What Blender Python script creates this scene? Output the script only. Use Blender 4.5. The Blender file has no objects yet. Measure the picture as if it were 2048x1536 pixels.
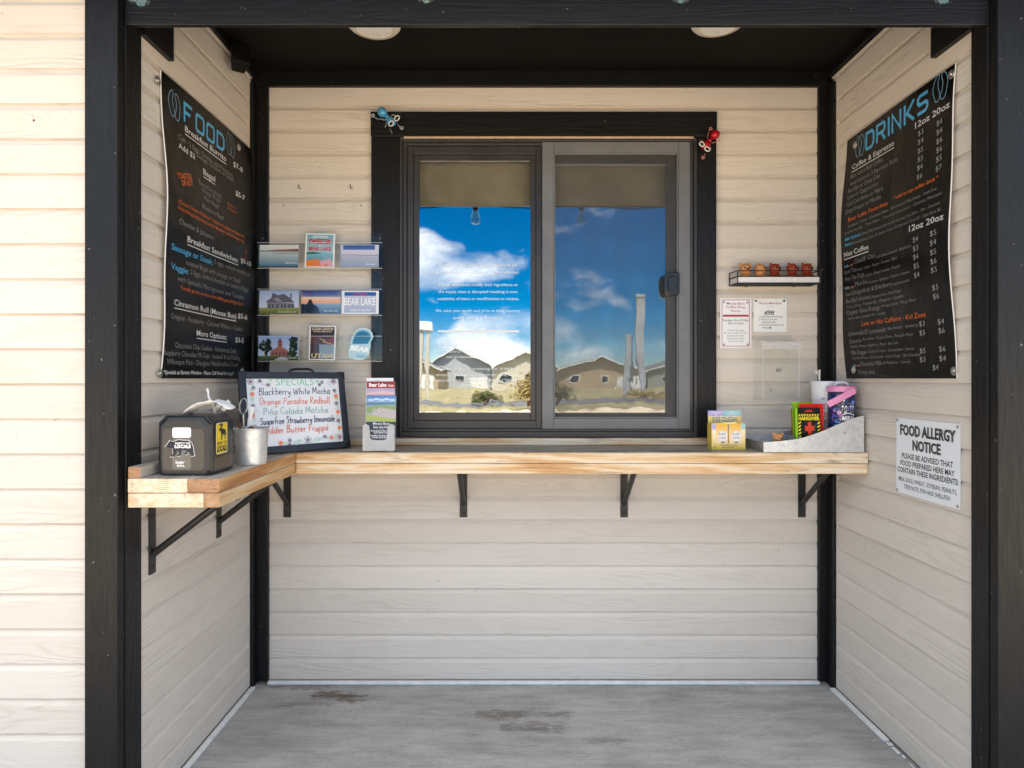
import bpy, bmesh, math, random
from mathutils import Vector, Matrix, Euler
random.seed(11)
S = bpy.context.scene
COL = S.collection
R = math.radians

# ------------------------------------------------------------------ camera
CZ = 1.328          # lens height above the porch slab
F = 1250.0          # focal length in pixels of the 2048 px wide photograph
VX, VY = 1020.0, 757.0
cam_d = bpy.data.cameras.new('camera')
cam_d.sensor_width = 36.0
cam_d.lens = 36.0 * F / 2048.0
cam_d.shift_x = (1024 - VX) / 2048.0
cam_d.shift_y = (VY - 768) / 2048.0
cam_d.clip_start = 0.05
cam_d.clip_end = 2000
cam = bpy.data.objects.new('camera', cam_d)
COL.objects.link(cam)
cam.location = (0, 0, CZ)
cam.rotation_euler = (R(90), 0, 0)
S.camera = cam

# ------------------------------------------------------------------ light
SUN_EL, SUN_AZ = 67.0, 12.0      # the sun stands behind the building
world = bpy.data.worlds.new("World")
S.world = world
world.use_nodes = True


def nt_new(nt, kind, **kw):
    n = nt.nodes.new(kind)
    for k, v in kw.items():
        setattr(n, k, v)
    return n


def build_world():
    nt = world.node_tree
    nt.nodes.clear()
    L = nt.links.new
    out = nt_new(nt, 'ShaderNodeOutputWorld')
    bg = nt_new(nt, 'ShaderNodeBackground')
    bg.inputs['Strength'].default_value = 0.086
    sky = nt_new(nt, 'ShaderNodeTexSky', sky_type='NISHITA', sun_disc=False)
    sky.sun_elevation = R(SUN_EL)
    sky.sun_rotation = R(SUN_AZ)
    sky.altitude = 1800
    sky.air_density = 0.9
    sky.dust_density = 0.3
    sky.ozone_density = 2.5
    hs = nt_new(nt, 'ShaderNodeHueSaturation')
    hs.inputs['Saturation'].default_value = 1.75
    hs.inputs['Value'].default_value = 0.9
    L(sky.outputs[0], hs.inputs['Color'])
    tc = nt_new(nt, 'ShaderNodeTexCoord')
    mp = nt_new(nt, 'ShaderNodeMapping')
    mp.inputs['Scale'].default_value = (1.0, 1.0, 2.0)
    mp.inputs['Location'].default_value = (0.43, 0.0, 0.0)
    L(tc.outputs['Generated'], mp.inputs['Vector'])
    n1 = nt_new(nt, 'ShaderNodeTexNoise')
    n1.inputs['Scale'].default_value = 5.2
    n1.inputs['Detail'].default_value = 9
    n1.inputs['Roughness'].default_value = 0.55
    n1.inputs['Distortion'].default_value = 0.25
    L(mp.outputs[0], n1.inputs['Vector'])
    r1 = nt_new(nt, 'ShaderNodeValToRGB')
    r1.color_ramp.elements[0].position = 0.515
    r1.color_ramp.elements[1].position = 0.66
    L(n1.outputs['Fac'], r1.inputs[0])
    n2 = nt_new(nt, 'ShaderNodeTexNoise')
    n2.inputs['Scale'].default_value = 11
    n2.inputs['Detail'].default_value = 5
    L(mp.outputs[0], n2.inputs['Vector'])
    r2 = nt_new(nt, 'ShaderNodeValToRGB')
    r2.color_ramp.elements[0].position = 0.3
    r2.color_ramp.elements[0].color = (5.4, 6.5, 7.8, 1)
    r2.color_ramp.elements[1].position = 0.65
    r2.color_ramp.elements[1].color = (13.0, 12.8, 12.4, 1)
    L(n2.outputs['Fac'], r2.inputs[0])
    mx = nt_new(nt, 'ShaderNodeMix', data_type='RGBA')
    # unseen bright cloud added overhead to light the floor and lower walls
    sp = nt_new(nt, 'ShaderNodeSeparateXYZ')
    L(tc.outputs['Generated'], sp.inputs[0])
    n3 = nt_new(nt, 'ShaderNodeTexNoise')
    n3.inputs['Scale'].default_value = 2.5
    n3.inputs['Detail'].default_value = 6
    L(tc.outputs['Generated'], n3.inputs['Vector'])
    ad = nt_new(nt, 'ShaderNodeMath', operation='MULTIPLY_ADD')
    L(n3.outputs['Fac'], ad.inputs[0])
    ad.inputs[1].default_value = 0.5
    L(sp.outputs['Z'], ad.inputs[2])
    r3 = nt_new(nt, 'ShaderNodeValToRGB')
    r3.color_ramp.elements[0].position = 0.58
    r3.color_ramp.elements[1].position = 0.78
    L(ad.outputs[0], r3.inputs[0])
    mxm = nt_new(nt, 'ShaderNodeMath', operation='MAXIMUM')
    L(r1.outputs[0], mxm.inputs[0])
    L(r3.outputs[0], mxm.inputs[1])
    L(mxm.outputs[0], mx.inputs[0])
    L(hs.outputs[0], mx.inputs[6])
    L(r2.outputs[0], mx.inputs[7])
    L(mx.outputs[2], bg.inputs['Color'])
    L(bg.outputs[0], out.inputs[0])


build_world()
sun_d = bpy.data.lights.new('sun', 'SUN')
sun_d.energy = 5.0
sun_d.angle = R(0.5)
sun_d.color = (1.0, 0.94, 0.86)
sun = bpy.data.objects.new('sun', sun_d)
COL.objects.link(sun)
_el, _az = R(SUN_EL), R(SUN_AZ)
_to = Vector((math.sin(_az) * math.cos(_el), math.cos(_az) * math.cos(_el), math.sin(_el)))
sun.rotation_euler = _to.to_track_quat('Z', 'Y').to_euler()
sun.location = _to * 30
S.view_settings.view_transform = 'Standard'
S.view_settings.look = 'None'
S.view_settings.gamma = 1.0
S.view_settings.exposure = 1.55
S.cycles.max_bounces = 10
S.cycles.diffuse_bounces = 5
S.cycles.glossy_bounces = 5
S.cycles.transparent_max_bounces = 16
S.cycles.transmission_bounces = 6


# ------------------------------------------------------------------ colours and materials
def lin(c):
    return c / 12.92 if c <= 0.04045 else ((c + 0.055) / 1.055) ** 2.4


def hx(s):
    s = s.lstrip('#')
    return tuple(lin(int(s[i:i + 2], 16) / 255) for i in (0, 2, 4))


def principled(name):
    m = bpy.data.materials.new(name)
    m.use_nodes = True
    nt = m.node_tree
    return m, nt, nt.nodes['Principled BSDF'], nt.links.new


def math_node(nt, op, a, b=None, c=None, clamp=False):
    n = nt.nodes.new('ShaderNodeMath')
    n.operation = op
    n.use_clamp = clamp
    for i, v in enumerate((a, b, c)):
        if v is None:
            continue
        if isinstance(v, (int, float)):
            n.inputs[i].default_value = v
        else:
            nt.links.new(v, n.inputs[i])
    return n.outputs[0]


def ramp(nt, fac, stops):
    r = nt.nodes.new('ShaderNodeValToRGB')
    e = r.color_ramp.elements
    while len(e) < len(stops):
        e.new(0.5)
    for i, (p, c) in enumerate(stops):
        e[i].position = p
        e[i].color = (c, c, c, 1) if isinstance(c, (int, float)) else (*c, 1)
    nt.links.new(fac, r.inputs[0])
    return r.outputs[0]


def mixc(nt, fac, a, b, blend='MIX'):
    n = nt.nodes.new('ShaderNodeMix')
    n.data_type = 'RGBA'
    n.blend_type = blend
    for i, v in ((0, fac), (6, a), (7, b)):
        if isinstance(v, (int, float)):
            n.inputs[i].default_value = v
        elif isinstance(v, tuple):
            n.inputs[i].default_value = (*v, 1)
        else:
            nt.links.new(v, n.inputs[i])
    return n.outputs[2]


def noise(nt, vec, scale, detail=4, rough=0.5, dist=0.0):
    n = nt.nodes.new('ShaderNodeTexNoise')
    n.inputs['Scale'].default_value = scale
    n.inputs['Detail'].default_value = detail
    n.inputs['Roughness'].default_value = rough
    n.inputs['Distortion'].default_value = dist
    if vec is not None:
        nt.links.new(vec, n.inputs['Vector'])
    return n.outputs['Fac']


def position(nt):
    g = nt.nodes.new('ShaderNodeNewGeometry')
    s = nt.nodes.new('ShaderNodeSeparateXYZ')
    nt.links.new(g.outputs['Position'], s.inputs[0])
    return g.outputs['Position'], s.outputs[0], s.outputs[1], s.outputs[2]


def combine(nt, x, y, z):
    n = nt.nodes.new('ShaderNodeCombineXYZ')
    for i, v in enumerate((x, y, z)):
        if isinstance(v, (int, float)):
            n.inputs[i].default_value = v
        else:
            nt.links.new(v, n.inputs[i])
    return n.outputs[0]


def bump(nt, bsdf, height, strength, distance):
    b = nt.nodes.new('ShaderNodeBump')
    b.inputs['Strength'].default_value = strength
    b.inputs['Distance'].default_value = distance
    nt.links.new(height, b.inputs['Height'])
    nt.links.new(b.outputs[0], bsdf.inputs['Normal'])


def simple(name, col, rough=0.5, metal=0.0, var=0.12, nscale=40, bmp=0.0, spec=0.5, bscale=None):
    """One colour with a little uneven wear; the pattern follows the object."""
    m, nt, b, L = principled(name)
    tc = nt.nodes.new('ShaderNodeTexCoord')
    f = noise(nt, tc.outputs['Object'], nscale, 5)
    lo = tuple(c * (1 - var) for c in col)
    hi = tuple(min(1, c * (1 + var)) for c in col)
    L(ramp(nt, f, [(0.3, lo), (0.7, hi)]), b.inputs['Base Color'])
    L(math_node(nt, 'MULTIPLY_ADD', f, 0.2, rough - 0.1, clamp=True), b.inputs['Roughness'])
    b.inputs['Metallic'].default_value = metal
    b.inputs['Specular IOR Level'].default_value = spec
    if bmp:
        g = noise(nt, tc.outputs['Object'], bscale or nscale * 4, 4)
        bump(nt, b, g, bmp, 0.001)
    return m


LAP, LAP0 = 0.10055, 0.1075


def siding_mat(axis):
    """Cream fibre-cement lap boards with embossed cedar grain along AXIS."""
    m, nt, b, L = principled('cream_siding_' + axis.lower())
    P, x, y, z = position(nt)
    a = x if axis == 'X' else y
    brd = math_node(nt, 'FLOOR', math_node(nt, 'DIVIDE', math_node(nt, 'SUBTRACT', z, LAP0 + 0.0005), LAP))
    off = math_node(nt, 'MULTIPLY', brd, 3.71)
    aa = math_node(nt, 'ADD', a, off)
    # cathedral figure: bands of a stretched noise
    v1 = combine(nt, math_node(nt, 'MULTIPLY', aa, 1.25), math_node(nt, 'MULTIPLY', z, 9.0), off)
    n1 = noise(nt, v1, 1.0, 2, 0.5, 0.2)
    bands = math_node(nt, 'SINE', math_node(nt, 'MULTIPLY', n1, 85))
    v2 = combine(nt, math_node(nt, 'MULTIPLY', aa, 14), math_node(nt, 'MULTIPLY', z, 190), off)
    n2 = noise(nt, v2, 1.0, 4, 0.6)
    v3 = combine(nt, math_node(nt, 'MULTIPLY', aa, 2.2), math_node(nt, 'MULTIPLY', z, 14), off)
    n3 = noise(nt, v3, 1.0, 3)
    sharp = math_node(nt, 'POWER', math_node(nt, 'MULTIPLY_ADD', bands, 0.5, 0.5), 2.2)
    msk = ramp(nt, n3, [(0.42, 0.05), (0.66, 1.0)])
    h = math_node(nt, 'ADD', math_node(nt, 'MULTIPLY', math_node(nt, 'MULTIPLY', sharp, msk), -0.8), math_node(nt, 'MULTIPLY', n2, 0.75))
    v4 = combine(nt, math_node(nt, 'MULTIPLY', aa, 0.8), math_node(nt, 'MULTIPLY', z, 1.5), off)
    blot = noise(nt, v4, 1.3, 5, 0.6)
    wn = nt.nodes.new('ShaderNodeTexWhiteNoise')
    wn.noise_dimensions = '1D'
    L(off, wn.inputs['W'])
    t = math_node(nt, 'ADD', math_node(nt, 'MULTIPLY', blot, 0.7), math_node(nt, 'MULTIPLY', wn.outputs[0], 0.3))
    base = ramp(nt, t, [(0.25, (0.635, 0.575, 0.51)), (0.75, (0.705, 0.648, 0.585))])
    base = mixc(nt, math_node(nt, 'MULTIPLY', math_node(nt, 'MULTIPLY', sharp, msk), 0.15), base, (0.36, 0.28, 0.2))
    # fly specks and small scuffs
    sp = noise(nt, combine(nt, math_node(nt, 'MULTIPLY', aa, 1.0), z, 0.0), 46, 2, 0.5)
    spk = ramp(nt, sp, [(0.735, 0.0), (0.765, 1.0)])
    base = mixc(nt, math_node(nt, 'MULTIPLY', spk, 0.35), base, (0.12, 0.08, 0.05))
    # dirt blown up from the slab
    lo = ramp(nt, math_node(nt, 'ADD', z, math_node(nt, 'MULTIPLY', n2, 0.03)), [(0.02, 1.0), (0.07, 0.0)])
    base = mixc(nt, math_node(nt, 'MULTIPLY', lo, 0.16), base, (0.2, 0.15, 0.11))
    L(base, b.inputs['Base Color'])
    b.inputs['Roughness'].default_value = 0.62
    b.inputs['Specular IOR Level'].default_value = 0.35
    bump(nt, b, h, 0.8, 0.0018)
    return m


def trim_mat(axis):
    """Black painted rough-sawn trim; grain runs along AXIS."""
    m, nt, b, L = principled('black_trim_' + axis.lower())
    P, x, y, z = position(nt)
    k = {'X': (6, 60, 110), 'Y': (60, 6, 110), 'Z': (90, 90, 10)}[axis]
    v = combine(nt, math_node(nt, 'MULTIPLY', x, k[0]), math_node(nt, 'MULTIPLY', y, k[1]), math_node(nt, 'MULTIPLY', z, k[2]))
    n1 = noise(nt, v, 1.0, 5, 0.62, 0.6)
    k2 = {'X': (1.2, 11, 16), 'Y': (11, 1.2, 16), 'Z': (13, 13, 1.6)}[axis]
    v2 = combine(nt, math_node(nt, 'MULTIPLY', x, k2[0]), math_node(nt, 'MULTIPLY', y, k2[1]), math_node(nt, 'MULTIPLY', z, k2[2]))
    n2 = noise(nt, v2, 1.0, 2, 0.5, 0.4)
    bands = math_node(nt, 'POWER', math_node(nt, 'MULTIPLY_ADD', math_node(nt, 'SINE', math_node(nt, 'MULTIPLY', n2, 60)), 0.5, 0.5), 2)
    col = ramp(nt, n1, [(0.3, (0.004, 0.004, 0.0045)), (0.7, (0.010, 0.010, 0.011))])
    sp = noise(nt, P, 55, 2)
    col = mixc(nt, ramp(nt, sp, [(0.735, 0.0), (0.765, 0.5)]), col, (0.3, 0.28, 0.25))
    L(col, b.inputs['Base Color'])
    L(ramp(nt, n1, [(0.3, 0.5), (0.7, 0.36)]), b.inputs['Roughness'])
    b.inputs['Specular IOR Level'].default_value = 0.3
    h = math_node(nt, 'SUBTRACT', n1, math_node(nt, 'MULTIPLY', bands, 0.35))
    bump(nt, b, h, 0.6, 0.0016)
    return m


def wood_mat(name, axis, stops, rough=0.5, ring=34, end=False, stain=(0.16, 0.06, 0.02), stain_amt=0.7):
    m, nt, b, L = principled(name)
    P, x, y, z = position(nt)
    k = {'X': (1.1, 13, 17), 'Y': (13, 1.1, 17), 'Z': (13, 13, 1.1)}[axis]
    if end:
        k = (9, 2, 16)
    brd = math_node(nt, 'FLOOR', math_node(nt, 'DIVIDE', z, 0.04))
    zz = math_node(nt, 'ADD', math_node(nt, 'MULTIPLY', z, k[2]), math_node(nt, 'MULTIPLY', brd, 5.3))
    v = combine(nt, math_node(nt, 'MULTIPLY', x, k[0]), math_node(nt, 'MULTIPLY', y, k[1]), zz)
    n1 = noise(nt, v, 1.0, 3, 0.5, 0.35)
    bands = math_node(nt, 'MULTIPLY_ADD', math_node(nt, 'SINE', math_node(nt, 'MULTIPLY', n1, ring)), 0.5, 0.5)
    k2 = tuple(q * 9 for q in k)
    v2 = combine(nt, math_node(nt, 'MULTIPLY', x, k2[0] * 0.6), math_node(nt, 'MULTIPLY', y, k2[1] * 0.6), math_node(nt, 'MULTIPLY', z, k2[2]))
    n2 = noise(nt, v2, 1.0, 5, 0.6)
    big = noise(nt, combine(nt, math_node(nt, 'MULTIPLY', x, k[0] * 1.3), math_node(nt, 'MULTIPLY', y, k[1] * 0.6), math_node(nt, 'MULTIPLY', zz, 0.35)), 1.0, 4, 0.6)
    if end:      # growth rings cut across: arcs about a heart below the board
        dx = math_node(nt, 'ADD', x, 0.98)
        dz = math_node(nt, 'SUBTRACT', z, 0.90)
        rr = math_node(nt, 'SQRT', math_node(nt, 'ADD', math_node(nt, 'MULTIPLY', dx, dx), math_node(nt, 'MULTIPLY', dz, dz)))
        rr = math_node(nt, 'ADD', rr, math_node(nt, 'MULTIPLY', n1, 0.02))
        bands = math_node(nt, 'MULTIPLY_ADD', math_node(nt, 'SINE', math_node(nt, 'MULTIPLY', rr, 1150)), 0.5, 0.5)
        big = noise(nt, combine(nt, math_node(nt, 'MULTIPLY', x, 22), math_node(nt, 'MULTIPLY', y, 2), math_node(nt, 'MULTIPLY', z, 30)), 1.0, 5, 0.65)
    wb = 0.2 if end else 0.12
    t = math_node(nt, 'ADD', math_node(nt, 'ADD', math_node(nt, 'MULTIPLY', bands, wb), math_node(nt, 'MULTIPLY', n2, 0.3)), math_node(nt, 'MULTIPLY', big, 0.58))
    base = ramp(nt, t, stops)
    st = noise(nt, combine(nt, math_node(nt, 'MULTIPLY', x, k[0] * 2.2), math_node(nt, 'MULTIPLY', y, k[1] * 0.9), zz), 1.0, 4, 0.65, 0.8)
    base = mixc(nt, math_node(nt, 'MULTIPLY', ramp(nt, st, [(0.57, 0.0), (0.72, 1.0)]), stain_amt), base, stain)
    L(base, b.inputs['Base Color'])
    L(ramp(nt, n2, [(0.3, rough + 0.1), (0.7, rough - 0.1)]), b.inputs['Roughness'])
    bump(nt, b, math_node(nt, 'ADD', n2, math_node(nt, 'MULTIPLY', bands, 0.4)), 0.35, 0.0012)
    return m


def concrete_mat(name, slab=True):
    m, nt, b, L = principled(name)
    P, x, y, z = position(nt)
    n1 = noise(nt, P, 2.3, 7, 0.62)
    v = combine(nt, math_node(nt, 'MULTIPLY', x, 5), math_node(nt, 'MULTIPLY', y, 150), 0)
    n2 = noise(nt, v, 1.0, 4, 0.6)
    n3 = noise(nt, P, 60, 5, 0.7)
    v4 = combine(nt, math_node(nt, 'MULTIPLY', x, 4), math_node(nt, 'MULTIPLY', y, 16), 0)
    n4 = noise(nt, v4, 1.0, 6, 0.65)
    t = math_node(nt, 'ADD', math_node(nt, 'MULTIPLY', n1, 0.4), math_node(nt, 'MULTIPLY', n4, 0.6))
    t = math_node(nt, 'ADD', math_node(nt, 'MULTIPLY', t, 0.8), math_node(nt, 'MULTIPLY', n2, 0.2))
    base = ramp(nt, t, [(0.32, (0.2, 0.196, 0.192)), (0.5, (0.36, 0.356, 0.35)), (0.66, (0.5, 0.495, 0.485))])
    base = mixc(nt, ramp(nt, n3, [(0.34, 0.32), (0.45, 0.0)]), base, (0.12, 0.11, 0.1))
    base = mixc(nt, ramp(nt, n3, [(0.58, 0.0), (0.7, 0.22)]), base, (0.6, 0.59, 0.57))
    if slab:
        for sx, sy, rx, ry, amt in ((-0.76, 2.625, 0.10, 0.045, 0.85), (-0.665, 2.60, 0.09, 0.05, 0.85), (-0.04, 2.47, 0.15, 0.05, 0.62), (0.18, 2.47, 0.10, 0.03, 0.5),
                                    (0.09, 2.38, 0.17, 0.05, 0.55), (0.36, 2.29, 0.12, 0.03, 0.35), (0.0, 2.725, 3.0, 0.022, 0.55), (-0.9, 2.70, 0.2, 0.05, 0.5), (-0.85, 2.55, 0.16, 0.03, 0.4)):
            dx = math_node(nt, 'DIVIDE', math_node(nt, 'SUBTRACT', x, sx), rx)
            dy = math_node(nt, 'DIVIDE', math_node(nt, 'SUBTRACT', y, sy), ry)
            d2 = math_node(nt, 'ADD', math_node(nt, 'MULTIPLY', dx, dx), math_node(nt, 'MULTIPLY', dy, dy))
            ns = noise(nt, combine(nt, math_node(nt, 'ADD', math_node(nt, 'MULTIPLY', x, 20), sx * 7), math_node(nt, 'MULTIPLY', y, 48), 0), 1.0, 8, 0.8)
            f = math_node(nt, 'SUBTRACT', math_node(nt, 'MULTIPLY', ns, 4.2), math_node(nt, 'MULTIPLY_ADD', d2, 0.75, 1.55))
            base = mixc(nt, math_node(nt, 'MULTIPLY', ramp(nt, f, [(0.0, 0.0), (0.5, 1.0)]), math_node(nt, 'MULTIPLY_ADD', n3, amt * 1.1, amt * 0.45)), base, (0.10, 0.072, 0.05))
    L(base, b.inputs['Base Color'])
    b.inputs['Roughness'].default_value = 0.8
    h = math_node(nt, 'ADD', n2, math_node(nt, 'MULTIPLY', n3, 0.5))
    bump(nt, b, h, 0.5, 0.0015)
    return m


def print_mat(name, rough=0.45, flutes=None, spec=0.5):
    """Printed ink: colour from the mesh's own ink attribute."""
    m, nt, b, L = principled(name)
    at = nt.nodes.new('ShaderNodeAttribute')
    at.attribute_name = 'ink'
    L(at.outputs['Color'], b.inputs['Base Color'])
    b.inputs['Roughness'].default_value = rough
    b.inputs['Specular IOR Level'].default_value = spec
    if flutes:
        P, x, y, z = position(nt)
        s = math_node(nt, 'SINE', math_node(nt, 'MULTIPLY', y, 2 * math.pi / flutes))
        n = noise(nt, P, 3.5, 3)
        bump(nt, b, math_node(nt, 'ADD', math_node(nt, 'MULTIPLY', s, 0.05), math_node(nt, 'MULTIPLY', n, 9.0)), 0.6, 0.0025)
    return m


def acrylic_mat(name, tint=(0.994, 0.998, 0.997), fac=0.10):
    """Thin clear sheet: mostly see-through with mirror-like gloss on top."""
    m = bpy.data.materials.new(name)
    m.use_nodes = True
    nt = m.node_tree
    nt.nodes.clear()
    out = nt.nodes.new('ShaderNodeOutputMaterial')
    tr = nt.nodes.new('ShaderNodeBsdfTransparent')
    tr.inputs[0].default_value = (*tint, 1)
    gl = nt.nodes.new('ShaderNodeBsdfGlossy')
    gl.inputs['Roughness'].default_value = 0.03
    fr = nt.nodes.new('ShaderNodeLayerWeight')
    fr.inputs['Blend'].default_value = 0.5
    f = math_node(nt, 'MULTIPLY_ADD', math_node(nt, 'POWER', fr.outputs['Facing'], 4.0), 0.2, fac * 0.15, clamp=True)
    mx = nt.nodes.new('ShaderNodeMixShader')
    nt.links.new(f, mx.inputs[0])
    nt.links.new(tr.outputs[0], mx.inputs[1])
    nt.links.new(gl.outputs[0], mx.inputs[2])
    nt.links.new(mx.outputs[0], out.inputs[0])
    return m


def window_glass_mat(name):
    """Coated insulating glass: strong mirror, some see-through, slightly wavy."""
    m = bpy.data.materials.new(name)
    m.use_nodes = True
    nt = m.node_tree
    nt.nodes.clear()
    out = nt.nodes.new('ShaderNodeOutputMaterial')
    tr = nt.nodes.new('ShaderNodeBsdfTransparent')
    tr.inputs[0].default_value = (0.93, 0.94, 0.92, 1)
    gl = nt.nodes.new('ShaderNodeBsdfGlossy')
    gl.inputs['Roughness'].default_value = 0.0
    gl.inputs['Color'].default_value = (0.98, 0.99, 1.0, 1)
    P, x, y, z = position(nt)
    n = noise(nt, combine(nt, math_node(nt, 'MULTIPLY', x, 2.6), 0, math_node(nt, 'MULTIPLY', z, 2.0)), 1.0, 2, 0.4)
    n2 = noise(nt, combine(nt, math_node(nt, 'MULTIPLY', x, 14), 0, math_node(nt, 'MULTIPLY', z, 9)), 1.0, 2, 0.4)
    bp = nt.nodes.new('ShaderNodeBump')
    bp.inputs['Strength'].default_value = 1.0
    bp.inputs['Distance'].default_value = 0.0013
    nt.links.new(math_node(nt, 'ADD', n, math_node(nt, 'MULTIPLY', n2, math_node(nt, 'MULTIPLY_ADD', math_node(nt, 'SUBTRACT', 1.0, math_node(nt, 'SMOOTH_MIN', math_node(nt, 'MULTIPLY', math_node(nt, 'SUBTRACT', z, 1.17), 3.2), 1.0, 0.2), clamp=True), 0.26, 0.02))), bp.inputs['Height'])
    nt.links.new(bp.outputs[0], gl.inputs['Normal'])
    mx = nt.nodes.new('ShaderNodeMixShader')
    mx.inputs[0].default_value = 0.32
    nt.links.new(tr.outputs[0], mx.inputs[1])
    nt.links.new(gl.outputs[0], mx.inputs[2])
    nt.links.new(mx.outputs[0], out.inputs[0])
    return m


def screen_mat(name):
    """Fine grey insect mesh: woven threads with open squares between them."""
    m, nt, b, L = principled(name)
    P, x, y, z = position(nt)
    k = 2 * math.pi / 0.0062
    sx = math_node(nt, 'ABSOLUTE', math_node(nt, 'SINE', math_node(nt, 'MULTIPLY', x, k)))
    sz = math_node(nt, 'ABSOLUTE', math_node(nt, 'SINE', math_node(nt, 'MULTIPLY', z, k)))
    a = math_node(nt, 'MAXIMUM', sx, sz)
    f = ramp(nt, a, [(0.75, 0.01), (0.98, 0.36)])
    b.inputs['Base Color'].default_value = (0.1, 0.1, 0.105, 1)
    b.inputs['Roughness'].default_value = 0.6
    L(f, b.inputs['Alpha'])
    return m


def galv_mat(name, bright=0.62):
    m, nt, b, L = principled(name)
    tc = nt.nodes.new('ShaderNodeTexCoord')
    vo = nt.nodes.new('ShaderNodeTexVoronoi')
    vo.inputs['Scale'].default_value = 60
    L(tc.outputs['Object'], vo.inputs['Vector'])
    sp = nt.nodes.new('ShaderNodeSeparateColor')
    L(vo.outputs['Color'], sp.inputs[0])
    n = noise(nt, tc.outputs['Object'], 45, 6, 0.7)
    t = math_node(nt, 'ADD', math_node(nt, 'MULTIPLY', sp.outputs[0], 0.14), math_node(nt, 'MULTIPLY', n, 0.86))
    L(ramp(nt, t, [(0.3, (bright * 0.68, bright * 0.71, bright * 0.74)), (0.7, (bright, bright * 1.01, bright * 1.02))]), b.inputs['Base Color'])
    L(ramp(nt, t, [(0.3, 0.5), (0.7, 0.33)]), b.inputs['Roughness'])
    b.inputs['Metallic'].default_value = 0.55
    return m


MAT = {}
MAT['siding_x'] = siding_mat('X')
MAT['siding_y'] = siding_mat('Y')
for _a in 'XYZ':
    MAT['trim_' + _a.lower()] = trim_mat(_a)
PINE = [(0.3, (0.42, 0.19, 0.065)), (0.42, (0.62, 0.38, 0.18)), (0.52, (0.73, 0.57, 0.385)), (0.64, (0.77, 0.69, 0.57))]
GREYW = [(0.3, (0.17, 0.14, 0.11)), (0.5, (0.36, 0.31, 0.255)), (0.7, (0.5, 0.44, 0.375))]
MAT['pine_x'] = wood_mat('pine_lumber_along_x', 'X', PINE, 0.5)
MAT['pine_y'] = wood_mat('pine_lumber_along_y', 'Y', [(p, (c[0] * 0.9, c[1] * 0.78, c[2] * 0.62)) for p, c in PINE], 0.5)
MAT['pine_end'] = wood_mat('pine_end_grain', 'X', PINE, 0.6, ring=60, end=True, stain=(0.2, 0.09, 0.04))
MAT['pine_end_dark'] = wood_mat('pine_end_grain_stained', 'X', [(0.3, (0.13, 0.05, 0.022)), (0.55, (0.38, 0.2, 0.1)), (0.75, (0.6, 0.4, 0.24))], 0.6, ring=70, end=True)
MAT['grey_x'] = wood_mat('weathered_wood_along_x', 'X', GREYW, 0.42, stain=(0.05, 0.032, 0.022))
MAT['grey_y'] = wood_mat('weathered_wood_along_y', 'Y', [(p, (c[0] * 1.25, c[1] * 1.3, c[2] * 1.35)) for p, c in GREYW], 0.5, stain=(0.09, 0.07, 0.06))
MAT['slab'] = concrete_mat('broomed_concrete')
MAT['lot'] = simple('tan_gravel_lot', (0.56, 0.46, 0.34), 0.9, var=0.2, nscale=2.5)
MAT['ceiling'] = simple('dark_stained_ceiling', (0.004, 0.0032, 0.0026), 0.7, spec=0.2, var=0.35, nscale=6)
MAT['strip'] = simple('white_vinyl_strip', (0.74, 0.76, 0.78), 0.4, var=0.1, nscale=30)
MAT['bronze'] = simple('bronze_vinyl_frame', (0.036, 0.034, 0.036), 0.38, var=0.15, nscale=8)
MAT['greyframe'] = simple('grey_screen_frame', (0.15, 0.155, 0.165), 0.42, var=0.1, nscale=9, bmp=0.1, bscale=300)
MAT['putty'] = simple('tan_flashing', (0.5, 0.38, 0.26), 0.5)
MAT['glass'] = window_glass_mat('coated_window_glass')
MAT['screen'] = screen_mat('insect_mesh')
MAT['shade'] = simple('taupe_roller_shade', (0.78, 0.68, 0.55), 0.8, var=0.16, nscale=7, bmp=0.2)  # brown put in for the band where the panes mirror the porch overhang
MAT['room'] = simple('dim_room_paint', (0.03, 0.03, 0.035), 0.9)
MAT['vinyl'] = simple('white_vinyl_lettering', (0.85, 0.88, 0.9), 0.5, var=0.02)
MAT['blackmetal'] = simple('black_powder_coat', (0.014, 0.013, 0.0125), 0.45, var=0.3, nscale=60, bmp=0.25, bscale=500)
MAT['blackplastic'] = simple('black_plastic', (0.012, 0.013, 0.017), 0.3, var=0.2)
MAT['smoke'] = simple('smoked_plastic_face', (0.036, 0.034, 0.034), 0.16, var=0.1)
MAT['navyframe'] = simple('blue_black_plastic', (0.016, 0.022, 0.034), 0.4, var=0.15)
MAT['galv'] = galv_mat('galvanised_steel', 0.78)
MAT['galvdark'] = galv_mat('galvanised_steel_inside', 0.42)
MAT['steel'] = simple('zinc_washer', (0.45, 0.44, 0.4), 0.35, 0.9, nscale=90)
MAT['darksteel'] = simple('dark_screw_head', (0.16, 0.15, 0.14), 0.4, 0.8)
MAT['white'] = simple('white_plastic', (0.78, 0.78, 0.77), 0.35, var=0.04)
MAT['paper'] = simple('white_paper', (0.8, 0.8, 0.8), 0.8, var=0.06, nscale=70)
MAT['lamp_ring'] = simple('ivory_lamp_trim', (0.8, 0.74, 0.62), 0.4, var=0.03)
MAT['lamp_lens'] = simple('frosted_lamp_lens', (0.9, 0.88, 0.84), 0.3, var=0.02)
MAT['acrylic'] = acrylic_mat('clear_acrylic')
MAT['acrylic_edge'] = acrylic_mat('clear_acrylic_bright', (0.93, 0.95, 0.95), 0.5)
MAT['print'] = print_mat('printed_card', 0.4)
MAT['matte'] = print_mat('printed_paper', 0.7, spec=0.3)
MAT['gloss'] = print_mat('glossy_print', 0.18)
MAT['board'] = print_mat('corrugated_plastic_print', 0.22, flutes=0.0042, spec=0.16)
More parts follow.
